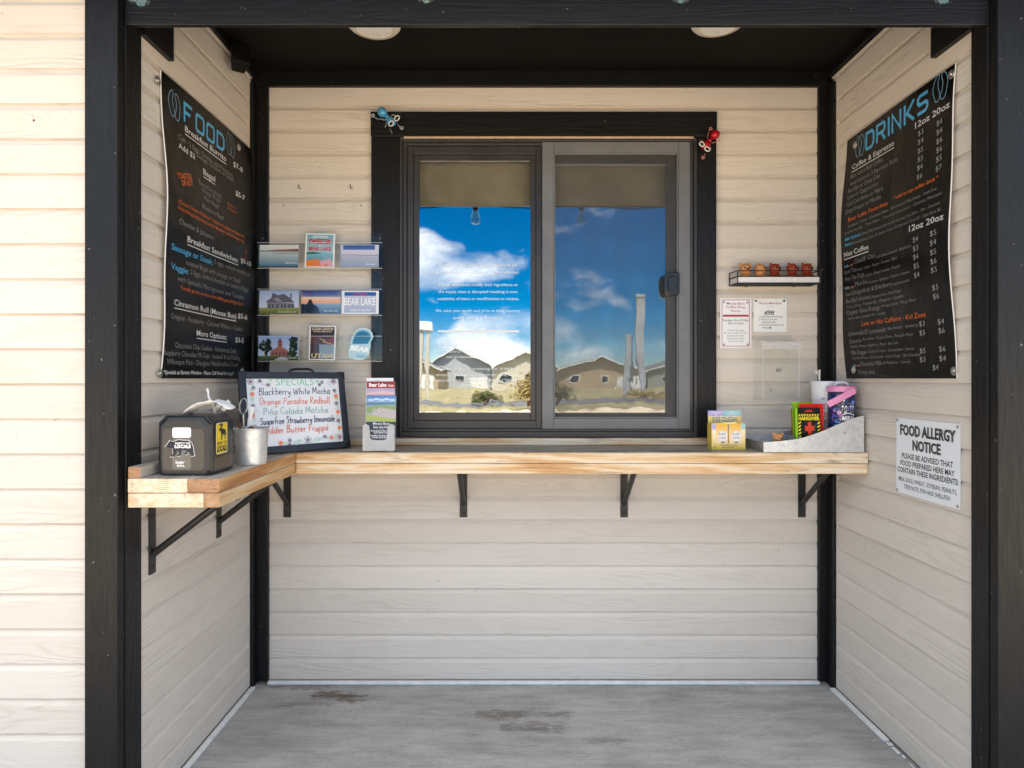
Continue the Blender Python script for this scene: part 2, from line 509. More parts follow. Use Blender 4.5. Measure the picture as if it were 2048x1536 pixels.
MAT['bluemetal'] = simple('light_blue_enamel', hx('4f9fd0'), 0.25, 0.15, var=0.12)
MAT['redmetal'] = simple('red_enamel', hx('b01220'), 0.2, 0.15, var=0.15)
MAT['wire_pale'] = simple('pale_wire', (0.55, 0.6, 0.62), 0.3, 0.5)
MAT['wire_red'] = simple('pink_red_wire', (0.6, 0.22, 0.22), 0.35, 0.3)
MAT['eye'] = simple('black_bead', (0.004, 0.004, 0.004), 0.1)
MAT['tan'] = simple('tan_rubber', hx('cf915b'), 0.5, var=0.08)
MAT['russet'] = simple('russet_rubber', hx('93391c'), 0.45, var=0.12)
MAT['pink'] = simple('pink_plastic', hx('dd8fbb'), 0.35, var=0.05)
MAT['nylon'] = simple('white_tumbler_coat', (0.8, 0.81, 0.83), 0.3, var=0.03)
def frosted_mat(name, amount=0.35):
    m = bpy.data.materials.new(name)
    m.use_nodes = True
    nt = m.node_tree
    b = nt.nodes['Principled BSDF']
    b.inputs['Base Color'].default_value = (0.8, 0.82, 0.84, 1)
    b.inputs['Roughness'].default_value = 0.2
    b.inputs['Alpha'].default_value = amount
    return m


MAT['frosted'] = frosted_mat('milky_clear_plastic')  # milky white stands in for glare on the clear front lip
MAT['frosted_thin'] = frosted_mat('faint_milky_acrylic', 0.2)
MAT['frosted_edge'] = frosted_mat('bright_acrylic_edge', 0.55)
MAT['clearfilm'] = acrylic_mat('clear_wrapper', (0.9, 0.92, 0.93), 0.6)
MAT['stick'] = simple('brown_wooden_stick', (0.2, 0.1, 0.05), 0.6, var=0.3)
MAT['bulb'] = acrylic_mat('clear_bulb_glass', (0.75, 0.92, 0.88), 1.1)


# ------------------------------------------------------------------ mesh helpers
class MB:
    """Collects faces for ONE mesh object."""

    def __init__(s):
        s.v, s.f, s.m, s.c, s.cur = [], [], [], [], 0

    def add(s, verts, faces, col=None, mat=None):
        o = len(s.v)
        s.v += [Vector(p) for p in verts]
        if col is None:
            s.c += [(0.8, 0.8, 0.8)] * len(verts)
        elif isinstance(col, list):
            s.c += col
        else:
            s.c += [col] * len(verts)
        for f in faces:
            s.f.append(tuple(i + o for i in f))
            s.m.append(s.cur if mat is None else mat)
        return s

    def box(s, x0, x1, y0, y1, z0, z1, col=None, mat=None, mtx=None):
        p = [Vector((x, y, z)) for z in (z0, z1) for y in (y0, y1) for x in (x0, x1)]
        if mtx is not None:
            p = [mtx @ q for q in p]
        return s.add(p, [(0, 2, 3, 1), (4, 5, 7, 6), (0, 1, 5, 4), (2, 6, 7, 3), (0, 4, 6, 2), (1, 3, 7, 5)], col, mat)

    def bar(s, p0, p1, r0, r1=None, n=10, caps=True, col=None, mat=None):
        r1 = r0 if r1 is None else r1
        p0, p1 = Vector(p0), Vector(p1)
        d = (p1 - p0).normalized()
        a = d.orthogonal().normalized()
        b = d.cross(a)
        vs = []
        for p, r in ((p0, r0), (p1, r1)):
            for i in range(n):
                t = 2 * math.pi * i / n
                vs.append(p + a * r * math.cos(t) + b * r * math.sin(t))
        fs = [(i, (i + 1) % n, n + (i + 1) % n, n + i) for i in range(n)]
        if caps:
            fs += [tuple(range(n - 1, -1, -1)), tuple(range(n, 2 * n))]
        return s.add(vs, fs, col, mat)

    def tube(s, pts, r, n=8, col=None, mat=None, closed=False):
        pts = [Vector(p) for p in pts]
        N = len(pts)
        vs, fs = [], []
        prev = None
        for i, p in enumerate(pts):
            a = pts[(i - 1) % N] if closed or i > 0 else pts[0]
            b = pts[(i + 1) % N] if closed or i < N - 1 else pts[-1]
            d = (b - a).normalized()
            u = d.orthogonal().normalized() if prev is None else (prev - d * prev.dot(d)).normalized()
            prev = u
            w = d.cross(u)
            rr = r[i] if isinstance(r, (list, tuple)) else r
            for k in range(n):
                t = 2 * math.pi * k / n
                vs.append(p + u * rr * math.cos(t) + w * rr * math.sin(t))
        for i in range(N if closed else N - 1):
            j = (i + 1) % N
            for k in range(n):
                l = (k + 1) % n
                fs.append((i * n + k, i * n + l, j * n + l, j * n + k))
        if not closed:
            fs += [tuple(range(n - 1, -1, -1)), tuple(range((N - 1) * n, N * n))]
        return s.add(vs, fs, col, mat)

    def lathe(s, prof, c=(0, 0, 0), n=32, cap0=True, cap1=True, col=None, mat=None):
        """prof: list of (radius, z); turned about the vertical through c."""
        c = Vector(c)
        vs, fs = [], []
        for r, z in prof:
            for k in range(n):
                t = 2 * math.pi * k / n
                vs.append(c + Vector((r * math.cos(t), r * math.sin(t), z)))
        for i in range(len(prof) - 1):
            for k in range(n):
                l = (k + 1) % n
                fs.append((i * n + k, i * n + l, (i + 1) * n + l, (i + 1) * n + k))
        if cap0:
            fs.append(tuple(range(n - 1, -1, -1)))
        if cap1:
            fs.append(tuple(range((len(prof) - 1) * n, len(prof) * n)))
        return s.add(vs, fs, col, mat)

    def ell(s, c, rad, n=16, m=10, mtx=None, col=None, mat=None):
        c = Vector(c)
        rad = (rad,) * 3 if isinstance(rad, (int, float)) else rad
        vs, fs = [], []
        for i in range(m + 1):
            ph = math.pi * i / m
            for k in range(n):
                t = 2 * math.pi * k / n
                q = Vector((rad[0] * math.sin(ph) * math.cos(t), rad[1] * math.sin(ph) * math.sin(t), rad[2] * math.cos(ph)))
                vs.append(c + (mtx @ q if mtx is not None else q))
        for i in range(m):
            for k in range(n):
                l = (k + 1) % n
                if i == 0:
                    fs.append((k, n + k, n + l))
                elif i == m - 1:
                    fs.append((i * n + k, (i + 1) * n + k, i * n + l))
                else:
                    fs.append((i * n + k, (i + 1) * n + k, (i + 1) * n + l, i * n + l))
        return s.add(vs, fs, col, mat)

    def prism(s, poly, fn, d0, d1, col=None, mat=None):
        """2-D outline extruded between depths d0 and d1; fn(u, v, d) -> point."""
        n = len(poly)
        vs = [fn(u, v, d0) for u, v in poly] + [fn(u, v, d1) for u, v in poly]
        fs = [tuple(range(n - 1, -1, -1)), tuple(range(n, 2 * n))]
        fs += [(i, (i + 1) % n, n + (i + 1) % n, n + i) for i in range(n)]
        return s.add(vs, fs, col, mat)


def world_origin(o):
    p = Vector((0, 0, 0))
    while o is not None:
        p += o.location
        o = o.parent
    return p


def obj(name, mb, mats, parent=None, world=True, smooth=None, bevel=0.0, segs=2, mods=None):
    me = bpy.data.meshes.new(name)
    off = world_origin(parent) if (parent is not None and world) else Vector((0, 0, 0))
    me.from_pydata([tuple(p - off) for p in mb.v], [], mb.f)
    if not isinstance(mats, (list, tuple)):
        mats = [mats]
    for m in mats:
        me.materials.append(MAT[m] if isinstance(m, str) else m)
    for p, k in zip(me.polygons, mb.m):
        p.material_index = min(k, len(mats) - 1)
    at = me.attributes.new('ink', 'FLOAT_COLOR', 'POINT')
    flat = []
    for c in mb.c:
        flat += [c[0], c[1], c[2], 1.0]
    at.data.foreach_set('color', flat)
    bm = bmesh.new()
    bm.from_mesh(me)
    bmesh.ops.recalc_face_normals(bm, faces=bm.faces) if smooth != 'keep' else None
    bm.to_mesh(me)
    bm.free()
    o = bpy.data.objects.new(name, me)
    COL.objects.link(o)
    if parent is not None:
        o.parent = parent
    if bevel:
        bv = o.modifiers.new('edges', 'BEVEL')
        bv.width = bevel
        bv.segments = segs
        bv.limit_method = 'ANGLE'
        bv.angle_limit = R(40)
    if smooth and smooth != 'keep':
        for p in me.polygons:
            p.use_smooth = True
        try:
            me.set_sharp_from_angle(angle=R(smooth if smooth is not True else 40))
        except Exception:
            pass
    return o


def tag(o, label=None, cat=None, group=None, kind=None):
    if label:
        o['label'] = label
    if cat:
        o['category'] = cat
    if group:
        o['group'] = group
    if kind:
        o['kind'] = kind
    return o


def thing(name, label, cat, loc=(0, 0, 0), rotz=0.0, group=None):
    o = bpy.data.objects.new(name, None)
    COL.objects.link(o)
    o.location = loc
    o.rotation_euler = (0, 0, rotz)
    o.empty_display_size = 0.05
    return tag(o, label, cat, group)


def dup(root, loc, rotz, label, group=None):
    r = root.copy()
    COL.objects.link(r)
    r.location = loc
    r.rotation_euler = (0, 0, rotz)
    r['label'] = label
    if group:
        r['group'] = group
    for ch in list(root.children):
        c = ch.copy()
        COL.objects.link(c)
        c.parent = r
        for g in list(ch.children):
            d = g.copy()
            COL.objects.link(d)
            d.parent = c
    return r


def at(px, py, Y):
    """The point at depth Y metres that the photograph shows at (px, py)."""
    return Vector(((px - VX) * Y / F, Y, CZ - (py - VY) * Y / F))


# ------------------------------------------------------------------ printing: flat graphics laid on a sheet
_text_cache = {}


def text_mesh(s, bold):
    key = (s, bold)
    if key not in _text_cache:
        cu = bpy.data.curves.new('lettering', 'FONT')
        cu.body = s
        cu.size = 1.0
        cu.resolution_u = 2
        cu.offset = bold
        ob = bpy.data.objects.new('lettering', cu)
        me = ob.to_mesh()
        vs = [(v.co.x, v.co.y) for v in me.vertices]
        fs = [tuple(p.vertices) for p in me.polygons]
        ob.to_mesh_clear()
        bpy.data.objects.remove(ob)
        bpy.data.curves.remove(cu)
        _text_cache[key] = (vs, fs)
    return _text_cache[key]


_h = text_mesh('H', 0.0)[0]
CAP = max(p[1] for p in _h) - min(p[1] for p in _h)


def catmull(pts, n=5, closed=False):
    P = [Vector(p) for p in pts]
    N = len(P)
    out = []
    for i in range(N if closed else N - 1):
        p0 = P[(i - 1) % N] if closed or i > 0 else P[0]
        p1, p2 = P[i], P[(i + 1) % N]
        p3 = P[(i + 2) % N] if closed or i + 2 < N else P[-1]
        for k in range(n):
            t = k / n
            out.append(0.5 * ((2 * p1) + (p2 - p0) * t + (2 * p0 - 5 * p1 + 4 * p2 - p3) * t * t + (3 * p1 - p0 - 3 * p2 + p3) * t ** 3))
    if not closed:
        out.append(P[-1])
    return [(q[0], q[1]) for q in out]


class Sheet(MB):
    """A printed sheet. fn(u, v, d) maps sheet coordinates (metres, d = height above the face) to the world."""

    def __init__(s, fn, dh=2.5e-5):
        super().__init__()
        s.fn, s.k, s.dh = fn, 0, dh

    def lift(s):
        s.k += 1
        return 2e-4 + s.k * s.dh

    def poly(s, pts, col, cols=None):
        d = s.lift()
        s.add([s.fn(u, v, d) for u, v in pts], [tuple(range(len(pts)))], cols or col)
        return s

    def rect(s, u0, v0, u1, v1, col, top=None):
        t = col if top is None else top
        return s.poly([(u0, v0), (u1, v0), (u1, v1), (u0, v1)], None, [col, col, t, t])

    def disc(s, u, v, r, col, n=14, ry=None):
        ry = r if ry is None else ry
        return s.poly([(u + r * math.cos(2 * math.pi * i / n), v + ry * math.sin(2 * math.pi * i / n)) for i in range(n)], col)

    def stroke(s, pts, w, col, closed=False, smooth=0):
        if smooth:
            pts = catmull(pts, smooth, closed)
        q = [pts[0]]
        for p in pts[1:]:
            if (p[0] - q[-1][0]) ** 2 + (p[1] - q[-1][1]) ** 2 > 1e-12:
                q.append(p)
        pts = [Vector(p) for p in q]
        N = len(pts)
        if N < 2:
            return s
        d = s.lift()
        L, Rr = [], []
        for i, p in enumerate(pts):
            a = pts[(i - 1) % N] if closed or i > 0 else None
            b = pts[(i + 1) % N] if closed or i < N - 1 else None
            d0 = (p - a).normalized() if a is not None else (b - p).normalized()
            d1 = (b - p).normalized() if b is not None else d0
            n0, n1 = Vector((-d0.y, d0.x)), Vector((-d1.y, d1.x))
            m = n0 + n1
            m = m.normalized() if m.length > 1e-6 else n0
            k = 1 / max(0.5, m.dot(n0))
            L.append(p + m * w * 0.5 * k)
            Rr.append(p - m * w * 0.5 * k)
        vs = [s.fn(p.x, p.y, d) for p in L] + [s.fn(p.x, p.y, d) for p in Rr]
        fs = [(i, N + i, N + (i + 1) % N, (i + 1) % N) for i in range(N if closed else N - 1)]
        s.add(vs, fs, col)
        return s

    def text(s, t, u, v, cap, col, align='L', fit=None, bold=0.0, shear=0.0, rot=0.0, squeeze=1.0):
        """Baseline start (or centre / end) at u, v; CAP metres high; FIT = width in metres."""
        vs, fs = text_mesh(t, bold)
        if not vs:
            return s
        k = cap / CAP
        x0, x1 = min(p[0] for p in vs), max(p[0] for p in vs)
        kx = k * squeeze if fit is None else fit / max(1e-6, x1 - x0)
        w = (x1 - x0) * kx
        sh = {'L': 0, 'C': -w / 2, 'R': -w}[align]
        c, sn = math.cos(rot), math.sin(rot)
        d = s.lift()
        out = []
        for x, y in vs:
            X = (x - x0) * kx + sh + shear * y * k
            Y = y * k
            out.append(s.fn(u + X * c - Y * sn, v + X * sn + Y * c, d))
        s.add(out, fs, col)
        return s

    def slab(s, W, H, t, face, edge, nu=1, nv=1, r=0.0):
        """The sheet itself: front face at d = 0, thickness t behind it."""
        if r:
            pts = []
            for cx, cy, a0 in ((W - r, r, -90), (W - r, H - r, 0), (r, H - r, 90), (r, r, 180)):
                for i in range(6):
                    a = R(a0 + 90 * i / 5)
                    pts.append((cx + r * math.cos(a), cy + r * math.sin(a)))
            n = len(pts)
            s.add([s.fn(u, v, 0) for u, v in pts], [tuple(range(n))], face)
            vs = [s.fn(u, v, 0) for u, v in pts] + [s.fn(u, v, -t) for u, v in pts]
            s.add(vs, [(i, n + i, n + (i + 1) % n, (i + 1) % n) for i in range(n)] + [tuple(range(2 * n - 1, n - 1, -1))], edge)
            return s
        g = [(W * i / nu, H * j / nv) for j in range(nv + 1) for i in range(nu + 1)]
        q = [(j * (nu + 1) + i, j * (nu + 1) + i + 1, (j + 1) * (nu + 1) + i + 1, (j + 1) * (nu + 1) + i) for j in range(nv) for i in range(nu)]
        s.add([s.fn(u, v, 0) for u, v in g], q, face)
        s.add([s.fn(u, v, -t) for u, v in g], [tuple(reversed(f)) for f in q], edge)
        rim = [i for i in range(nu)] + [j * (nu + 1) + nu for j in range(nv)] + [nv * (nu + 1) + i for i in range(nu, 0, -1)] + [j * (nu + 1) for j in range(nv, 0, -1)]
        n = len(rim)
        vs = [s.fn(*g[i], 0) for i in rim] + [s.fn(*g[i], -t) for i in rim]
        s.add(vs, [(i, n + i, n + (i + 1) % n, (i + 1) % n) for i in range(n)], edge)
        return s


def frame_fn(O, U, V, bend=None):
    O, U, V = Vector(O), Vector(U).normalized(), Vector(V).normalized()
    N = U.cross(V)

    def fn(u, v, d):
        return O + U * u + V * v + N * (d + (bend(u, v) if bend else 0.0))
    return fn


# single-stroke handwriting, one glyph = width | polylines of two-digit pairs (x, y in hundredths; x-height 50, ascender 100)
_G = {
    'a': '52|44,40 28,52 6,30 10,4 30,2 44,22 46,48 44,14 54,0',
    'b': '50|8,100 8,50 6,4|8,34 28,50 46,32 38,4 8,4',
    'c': '44|42,42 24,52 6,28 14,4 42,6',
    'd': '54|44,42 24,50 6,28 14,2 34,6 46,30|48,100 46,30 50,0',
    'e': '48|6,26 40,30 34,50 16,48 6,24 16,2 42,8',
    'f': '38|44,92 28,98 20,76 18,0|4,48 36,50',
    'g': '50|42,42 22,52 6,30 14,8 32,10 43,44|43,46 42,-20 24,-38 6,-24',
    'h': '52|8,100 8,0|8,32 28,50 42,38 42,0',
    'i': '20|10,48 10,2|8,68 12,70',
    'k': '48|8,100 8,0|40,50 10,24 42,0',
    'l': '22|10,100 10,4 18,0',
    'm': '74|8,50 8,0|8,34 22,50 34,38 34,0|34,34 50,50 64,38 64,0',
    'n': '52|8,50 8,0|8,32 26,50 42,38 42,0',
    'o': '50|26,50 8,36 8,12 26,0 44,14 42,40 24,50',
    'p': '50|8,50 8,-40|8,36 28,50 46,30 34,4 8,8',
    'r': '36|8,50 8,0|8,28 20,48 34,46',
    's': '40|36,44 18,52 8,38 32,22 30,4 6,4',
    't': '36|18,82 18,10 30,0|2,50 34,54',
    'u': '52|8,50 8,14 22,0 40,14 42,50|42,20 48,0',
    'w': '68|6,50 16,2 32,40 46,2 62,50',
    'y': '50|8,50 12,20 28,14 42,46|44,50 36,-10 20,-38 4,-26',
    'B': '58|10,100 10,0|8,98 36,98 46,78 14,54|14,54 52,46 50,12 8,0',
    'W': '92|4,96 22,2 46,80 64,2 88,100',
    'M': '84|10,0 14,96 40,30 68,98 74,0',
    'O': '70|36,100 10,78 10,20 36,0 60,24 60,76 34,100',
    'P': '56|12,98 10,0|4,94 42,98 48,66 12,50',
    'R': '60|12,98 10,0|4,94 44,96 46,62 12,50|14,50 56,0',
    'C': '60|56,84 34,100 8,66 14,14 56,10',
    'S': '54|50,88 24,100 10,74 44,44 40,8 6,6',
    'F': '54|12,96 10,0|6,94 54,98|12,54 42,56',
    'U': '62|8,96 10,22 32,0 52,22 54,96',
    'L': '46|10,98 10,2 46,4', 'I': '24|12,98 12,2',
    'E': '50|48,98 10,96 10,2 48,4|10,52 42,54', 'A': '60|4,0 30,98 56,0|14,36 48,38',
}
_G['D'] = '60|10,98 10,2 44,12 52,50 42,90 8,98'


def hand(sh, t, u, v, cap, width, col, w, jit=0.05, slant=0.08, seed=1, x_over=1.0):
    rnd = random.Random(seed)
    tot = sum((float(_G[c].split('|')[0]) + 9 if c in _G else 34) for c in t.replace('~', '').replace("'", ''))
    k = width / (tot / 100)
    x = 0.0
    for c in t:
        if c == '~':      # tilde over the previous letter
            sh.stroke([(u + x - 0.46 * k, v + cap * 0.66), (u + x - 0.3 * k, v + cap * 0.74), (u + x - 0.16 * k, v + cap * 0.66)], w, col, smooth=3)
            continue
        if c == "'":      # acute over the previous letter
            sh.stroke([(u + x - 0.34 * k, v + cap * 0.64), (u + x - 0.16 * k, v + cap * 0.86)], w, col)
            continue
        if c not in _G:
            x += 0.34 * k
            continue
        g = _G[c].split('|')
        dy = rnd.uniform(-jit, jit) * cap
        sc = rnd.uniform(0.92, 1.08)
        for pl in g[1:]:
            pts = []
            for pr in pl.split(' '):
                a, b = pr.split(',')
                yy = float(b) / 100 * cap * sc
                pts.append((u + x + float(a) / 100 * k * x_over + slant * yy + rnd.uniform(-1, 1) * 0.012 * cap, v + dy + yy + rnd.uniform(-1, 1) * 0.018 * cap))
            sh.stroke(pts, w, col, smooth=4)
        x += (float(g[0]) + 9) / 100 * k


# squared-off display capitals for the two menu headings
_T = {
    'F': ['10,0 10,100 78,100', '10,54 62,54'],
    'O': ['22,5 74,5 84,18 84,82 74,95 22,95 12,82 12,18*'],
    'D': ['14,5 66,5 84,26 84,74 66,95 14,95*'],
    'R': ['12,0 12,95 70,95 82,84 82,60 70,48 12,48', '50,48 84,0'],
    'I': ['14,0 14,100'], 'N': ['12,0 12,96 80,4 80,100'], 'K': ['12,0 12,100', '84,100 30,50 86,0'],
    'S': ['82,92 24,92 12,80 12,62 24,50 70,50 82,38 82,20 70,8 10,8'],
}


def techno(sh, t, u, v, cap, width, col, w):
    ws = [34 if c == 'I' else 104 for c in t]
    k = width / sum(ws)
    x = 0.0
    for c, cw in zip(t, ws):
        for pl in _T[c]:
            cl = pl.endswith('*')
            pts = [(u + x + float(a) * k, v + float(b) / 100 * cap) for a, b in (p.split(',') for p in pl.rstrip('*').split(' '))]
            sh.stroke(pts, w, col, closed=cl)
        x += cw * k


def bean(sh, u, v, w, h, col, lw):
    """Outline of a split coffee bean: two facing halves."""
    for sx, pts in ((0, [(0.1, 0.35), (0.04, 0.62), (0.22, 0.95), (0.42, 0.98), (0.36, 0.72), (0.4, 0.5), (0.5, 0.28), (0.46, 0.08), (0.26, 0.06)]),
                    (1, [(0.6, 0.98), (0.8, 0.92), (0.96, 0.62), (0.94, 0.3), (0.82, 0.04), (0.64, 0.03), (0.56, 0.16), (0.66, 0.42), (0.66, 0.66), (0.57, 0.84)])):
        sh.stroke([(u + a * w, v + b * h) for a, b in pts], lw, col, closed=True, smooth=4)


# ------------------------------------------------------------------ the kiosk
YB = 2.733          # proud face of the back wall boards
XL, XR = -1.114, 1.390   # proud faces of the two side walls
YO = 1.794          # proud face of the outer front wall
PROUD = 0.010
ZC = 2.666          # porch ceiling


def lap_profile(z0, z1):
    """Drop-lap profile between two heights: (depth behind the proud face, z)."""
    pts = []
    k = math.floor((z0 - LAP0) / LAP)
    while True:
        b = LAP0 + k * LAP
        for d, z in ((0.0, b + 0.0002), (0.0, b + 0.079), (PROUD, b + LAP)):
            pts.append((d, z))
        if b > z1:
            break
        k += 1

    def depth(z):
        f = ((z - LAP0) / LAP) % 1.0
        return 0.0 if f < 0.786 else (f - 0.786) / 0.214 * PROUD
    inner = [(d, z) for d, z in pts if z0 < z < z1]
    return [(depth(z0), z0)] + inner + [(depth(z1 - 1e-5), z1)]


def siding(mb, a0, a1, z0, z1, place, n=1, back=0.03):
    """place(a, d, z) -> world, a along the wall and d behind the proud face."""
    pr = lap_profile(z0, z1)
    vs = []
    for d, z in pr:
        vs += [place(a0, d, z), place(a1, d, z)]
    fs = [(2 * i, 2 * i + 1, 2 * i + 3, 2 * i + 2) for i in range(len(pr) - 1)]
    m = len(vs)
    vs += [place(a0, back, z0), place(a1, back, z0), place(a0, back, z1), place(a1, back, z1)]
    e = 2 * (len(pr) - 1)
    fs += [(m, m + 1, 1, 0), (e, e + 1, m + 3, m + 2), (m + 2, m + 3, m + 1, m)]
    fs += [tuple([2 * i for i in range(len(pr))] + [m + 2, m]), tuple([2 * i + 1 for i in range(len(pr))] + [m + 3, m + 1])]
    mb.add(vs, fs)


def build_kiosk():
    k = thing('coffee_kiosk', 'small cream lap-sided coffee kiosk with black trim around a recessed order window', 'building', (0.14, 2.3, 0))
    pb = lambda a, d, z: Vector((a, YB + d, z))
    # back wall round the window opening
    WX0, WX1, WZ0, WZ1 = -0.475, 0.812, 1.07, 2.37
    m = MB()
    siding(m, -1.055, WX0, 0.012, 2.60, pb)
    siding(m, WX1, 1.345, 0.012, 2.60, pb)
    siding(m, WX0, WX1, 0.012, WZ0, pb)
    siding(m, WX0, WX1, WZ1, 2.60, pb)
    obj('back_wall_siding', m, 'siding_x', k)
    m = MB()
    siding(m, 1.80, 2.70, 0.012, 2.628, lambda a, d, z: Vector((XL - d, a, z)))
    obj('side_wall_siding', m, 'siding_y', k)
    m = MB()
    siding(m, 1.80, 2.70, 0.012, 2.628, lambda a, d, z: Vector((XR + d, a, z)))
    obj('side_wall_siding', m, 'siding_y', k)
    m = MB()
    siding(m, -5.0, -1.205, -0.02, 2.9, lambda a, d, z: Vector((a, YO + d, z)))
    obj('front_wall_siding', m, 'siding_x', k)
    m = MB()
    siding(m, 1.478, 5.3, -0.02, 2.9, lambda a, d, z: Vector((a, YO + d, z)))
    obj('front_wall_siding', m, 'siding_x', k)
    # walls' cores and the unseen remainder of the building
    m = MB()
    m.box(-4.99, -1.16, 1.83, 6.4, -0.02, 2.9)
    m.box(1.43, 5.29, 1.83, 6.4, -0.02, 2.9)
    m.box(-1.155, 1.425, 3.75, 6.38, -0.02, 2.895)
    m.box(-1.158, WX0 - 0.001, 2.77, 2.83, 0.0, 2.88)
    m.box(WX1 + 0.001, 1.428, 2.77, 2.83, 0.0, 2.88)
    m.box(WX0, WX1, 2.77, 2.83, 0.0, WZ0 - 0.001)
    m.box(WX0, WX1, 2.77, 2.83, WZ1 + 0.001, 2.88)
    m.box(-1.157, 1.427, 2.84, 3.74, 2.5, 2.56)
    m.box(-1.157, 1.427, 2.84, 3.74, 0.02, 0.06)
    obj('wall_core', m, 'room', k)
    # porch ceiling, roof with its eave
    m = MB()
    for i in range(7):
        y0 = 1.86 + i * 0.125
        m.box(-1.15, 1.42, y0, min(2.765, y0 + 0.1235), ZC, ZC + 0.02)
    obj('porch_ceiling', m, 'ceiling', k, bevel=0.0015)
    m = MB()
    m.add([(-5.3, 1.35, 2.91), (5.6, 1.35, 2.91), (5.6, 6.7, 2.91), (-5.3, 6.7, 2.91), (-5.3, 1.35, 3.0), (5.6, 1.35, 3.0), (5.6, 6.7, 3.0), (-5.3, 6.7, 3.0), (-5.3, 4.0, 3.75), (5.6, 4.0, 3.75)],
          [(0, 3, 2, 1), (0, 1, 5, 4), (2, 3, 7, 6), (4, 5, 9, 8), (8, 9, 6, 7), (0, 4, 8, 7, 3), (1, 2, 6, 9, 5)])
    obj('roof', m, simple('dark_roof_shingle', (0.05, 0.045, 0.04), 0.9, var=0.4, nscale=20), k)
    # corner posts: a face board and an inside board each
    for sx, xf0, xf1, xi in ((-1, -1.204, -1.110, XL), (1, 1.380, 1.477, XR)):
        m = MB()
        m.box(xf0, xf1, 1.768, 1.80, -0.02, 2.9)
        if sx < 0:
            m.box(-1.132, -1.1065, 1.8015, 1.878, -0.02, 2.9)
        else:
            m.box(1.3765, 1.408, 1.8015, 1.867, -0.02, 2.9)
        obj('corner_post', m, 'trim_z', k, bevel=0.0025)
    # inside corner boards
    m = MB()
    m.box(-1.112, -1.052, 2.716, 2.738, 0.012, 2.598)
    m.box(-1.132, -1.0995, 2.676, 2.7145, 0.002, 2.598)
    obj('inside_corner_trim', m, 'trim_z', k, bevel=0.003)
    m = MB()
    m.box(1.343, 1.388, 2.716, 2.738, 0.012, 2.598)
    m.box(1.3765, 1.408, 2.664, 2.7145, 0.002, 2.598)
    obj('inside_corner_trim', m, 'trim_z', k, bevel=0.003)
    # caulk that closes the laps against the corner boards
    cream = simple('cream_caulk', (0.64, 0.58, 0.52), 0.6, var=0.05)
    for x0, x1, y0, y1 in ((-1.135, XL + 0.0006, 2.664, 2.6755), (XR - 0.0006, 1.411, 2.652, 2.6635)):
        m = MB()
        m.box(x0, x1, y0, y1, 0.0125, 2.627)
        obj('caulk_bead', m, cream, k, bevel=0.002)
    # frieze boards under the porch ceiling
    m = MB()
    m.box(-1.112, 1.388, 2.714, 2.742, 2.599, 2.665)
    obj('frieze_board', m, 'trim_x', k, bevel=0.002)
    m = MB()
    m.box(-1.122, -1.098, 2.045, 2.712, 2.63, 2.665)
    obj('frieze_board', m, 'trim_y', k, bevel=0.002)
    m = MB()
    m.box(1.374, 1.398, 2.045, 2.712, 2.634, 2.665)
    obj('frieze_board', m, 'trim_y', k, bevel=0.002)
    # header across the front and its two returns on the side walls
    m = MB()
    m.box(-1.109, 1.379, 1.796, 1.812, 2.344, 2.9)
    obj('header_board', m, 'trim_x', k, bevel=0.003)
    m = MB()
    m.box(-1.12, -1.096, 1.88, 2.04, 2.362, 2.664)
    obj('header_return', m, 'trim_y', k, bevel=0.002)
    m = MB()
    m.box(1.372, 1.396, 1.868, 2.04, 2.372, 2.664)
    obj('header_return', m, 'trim_y', k, bevel=0.002)
    m = MB()
    m.box(-5.3, 5.6, 1.33, 1.348, 2.655, 3.01)
    obj('fascia_board', m, 'trim_x', k)
    # window casing
    m = MB()
    m.box(-0.605, 0.899, 2.711, 2.745, 2.378, 2.487)
    hc = obj('window_casing', m, 'trim_x', k, bevel=0.003)
    for x0, x1 in ((-0.603, -0.480), (0.812, 0.897)):
        m2 = MB()
        m2.box(x0, x1, 2.713, 2.745, 1.072, 2.377)
        obj('side_casing', m2, 'trim_z', hc, bevel=0.003)
    m = MB()
    m.box(-0.46, 0.796, 2.706, 2.742, 2.368, 2.3765)
    obj('drip_flashing', m, 'putty', hc, bevel=0.001)
    # window: frame > fixed sash, panes, screen frame, mesh, handle, lettering
    m = MB()

    def ring(mb, x0, x1, z0, z1, wx, wz, y0, y1, wt=None, wb=None):
        wt = wz if wt is None else wt
        wb = wz if wb is None else wb
        mb.box(x0, x0 + wx, y0, y1, z0, z1)
        mb.box(x1 - wx, x1, y0, y1, z0, z1)
        mb.box(x0 + wx, x1 - wx, y0 + 0.0007, y1, z1 - wt, z1)
        mb.box(x0 + wx, x1 - wx, y0 + 0.0007, y1, z0, z0 + wb)
    ring(m, -0.479, 0.811, 1.074, 2.367, 0.012, 0.010, 2.708, 2.79, wb=0.022)
    ring(m, -0.4665, 0.7985, 1.0965, 2.3565, 0.016, 0.012, 2.721, 2.79)
    w = obj('window', m, 'bronze', k, bevel=0.0018)
    m = MB()
    ring(m, -0.450, 0.1405, 1.109, 2.344, 0.026, 0.034, 2.735, 2.77)
    ring(m, -0.4235, 0.114, 1.1435, 2.3095, 0.024, 0.026, 2.743, 2.77, wb=0.035)
    obj('fixed_sash', m, 'bronze', w, bevel=0.002)
    m = MB()
    m.box(-0.402, 0.095, 2.7525, 2.7545, 1.176, 2.287)
    obj('pane', m, 'glass', w)
    m = MB()
    ring(m, 0.14, 0.783, 1.1087, 2.3565, 0.050, 0.046, 2.716, 2.732)
    ring(m, 0.1905, 0.7325, 1.1552, 2.3100, 0.0065, 0.0065, 2.719, 2.731)
    obj('screen_frame', m, 'greyframe', w, bevel=0.0022)
    m = MB()
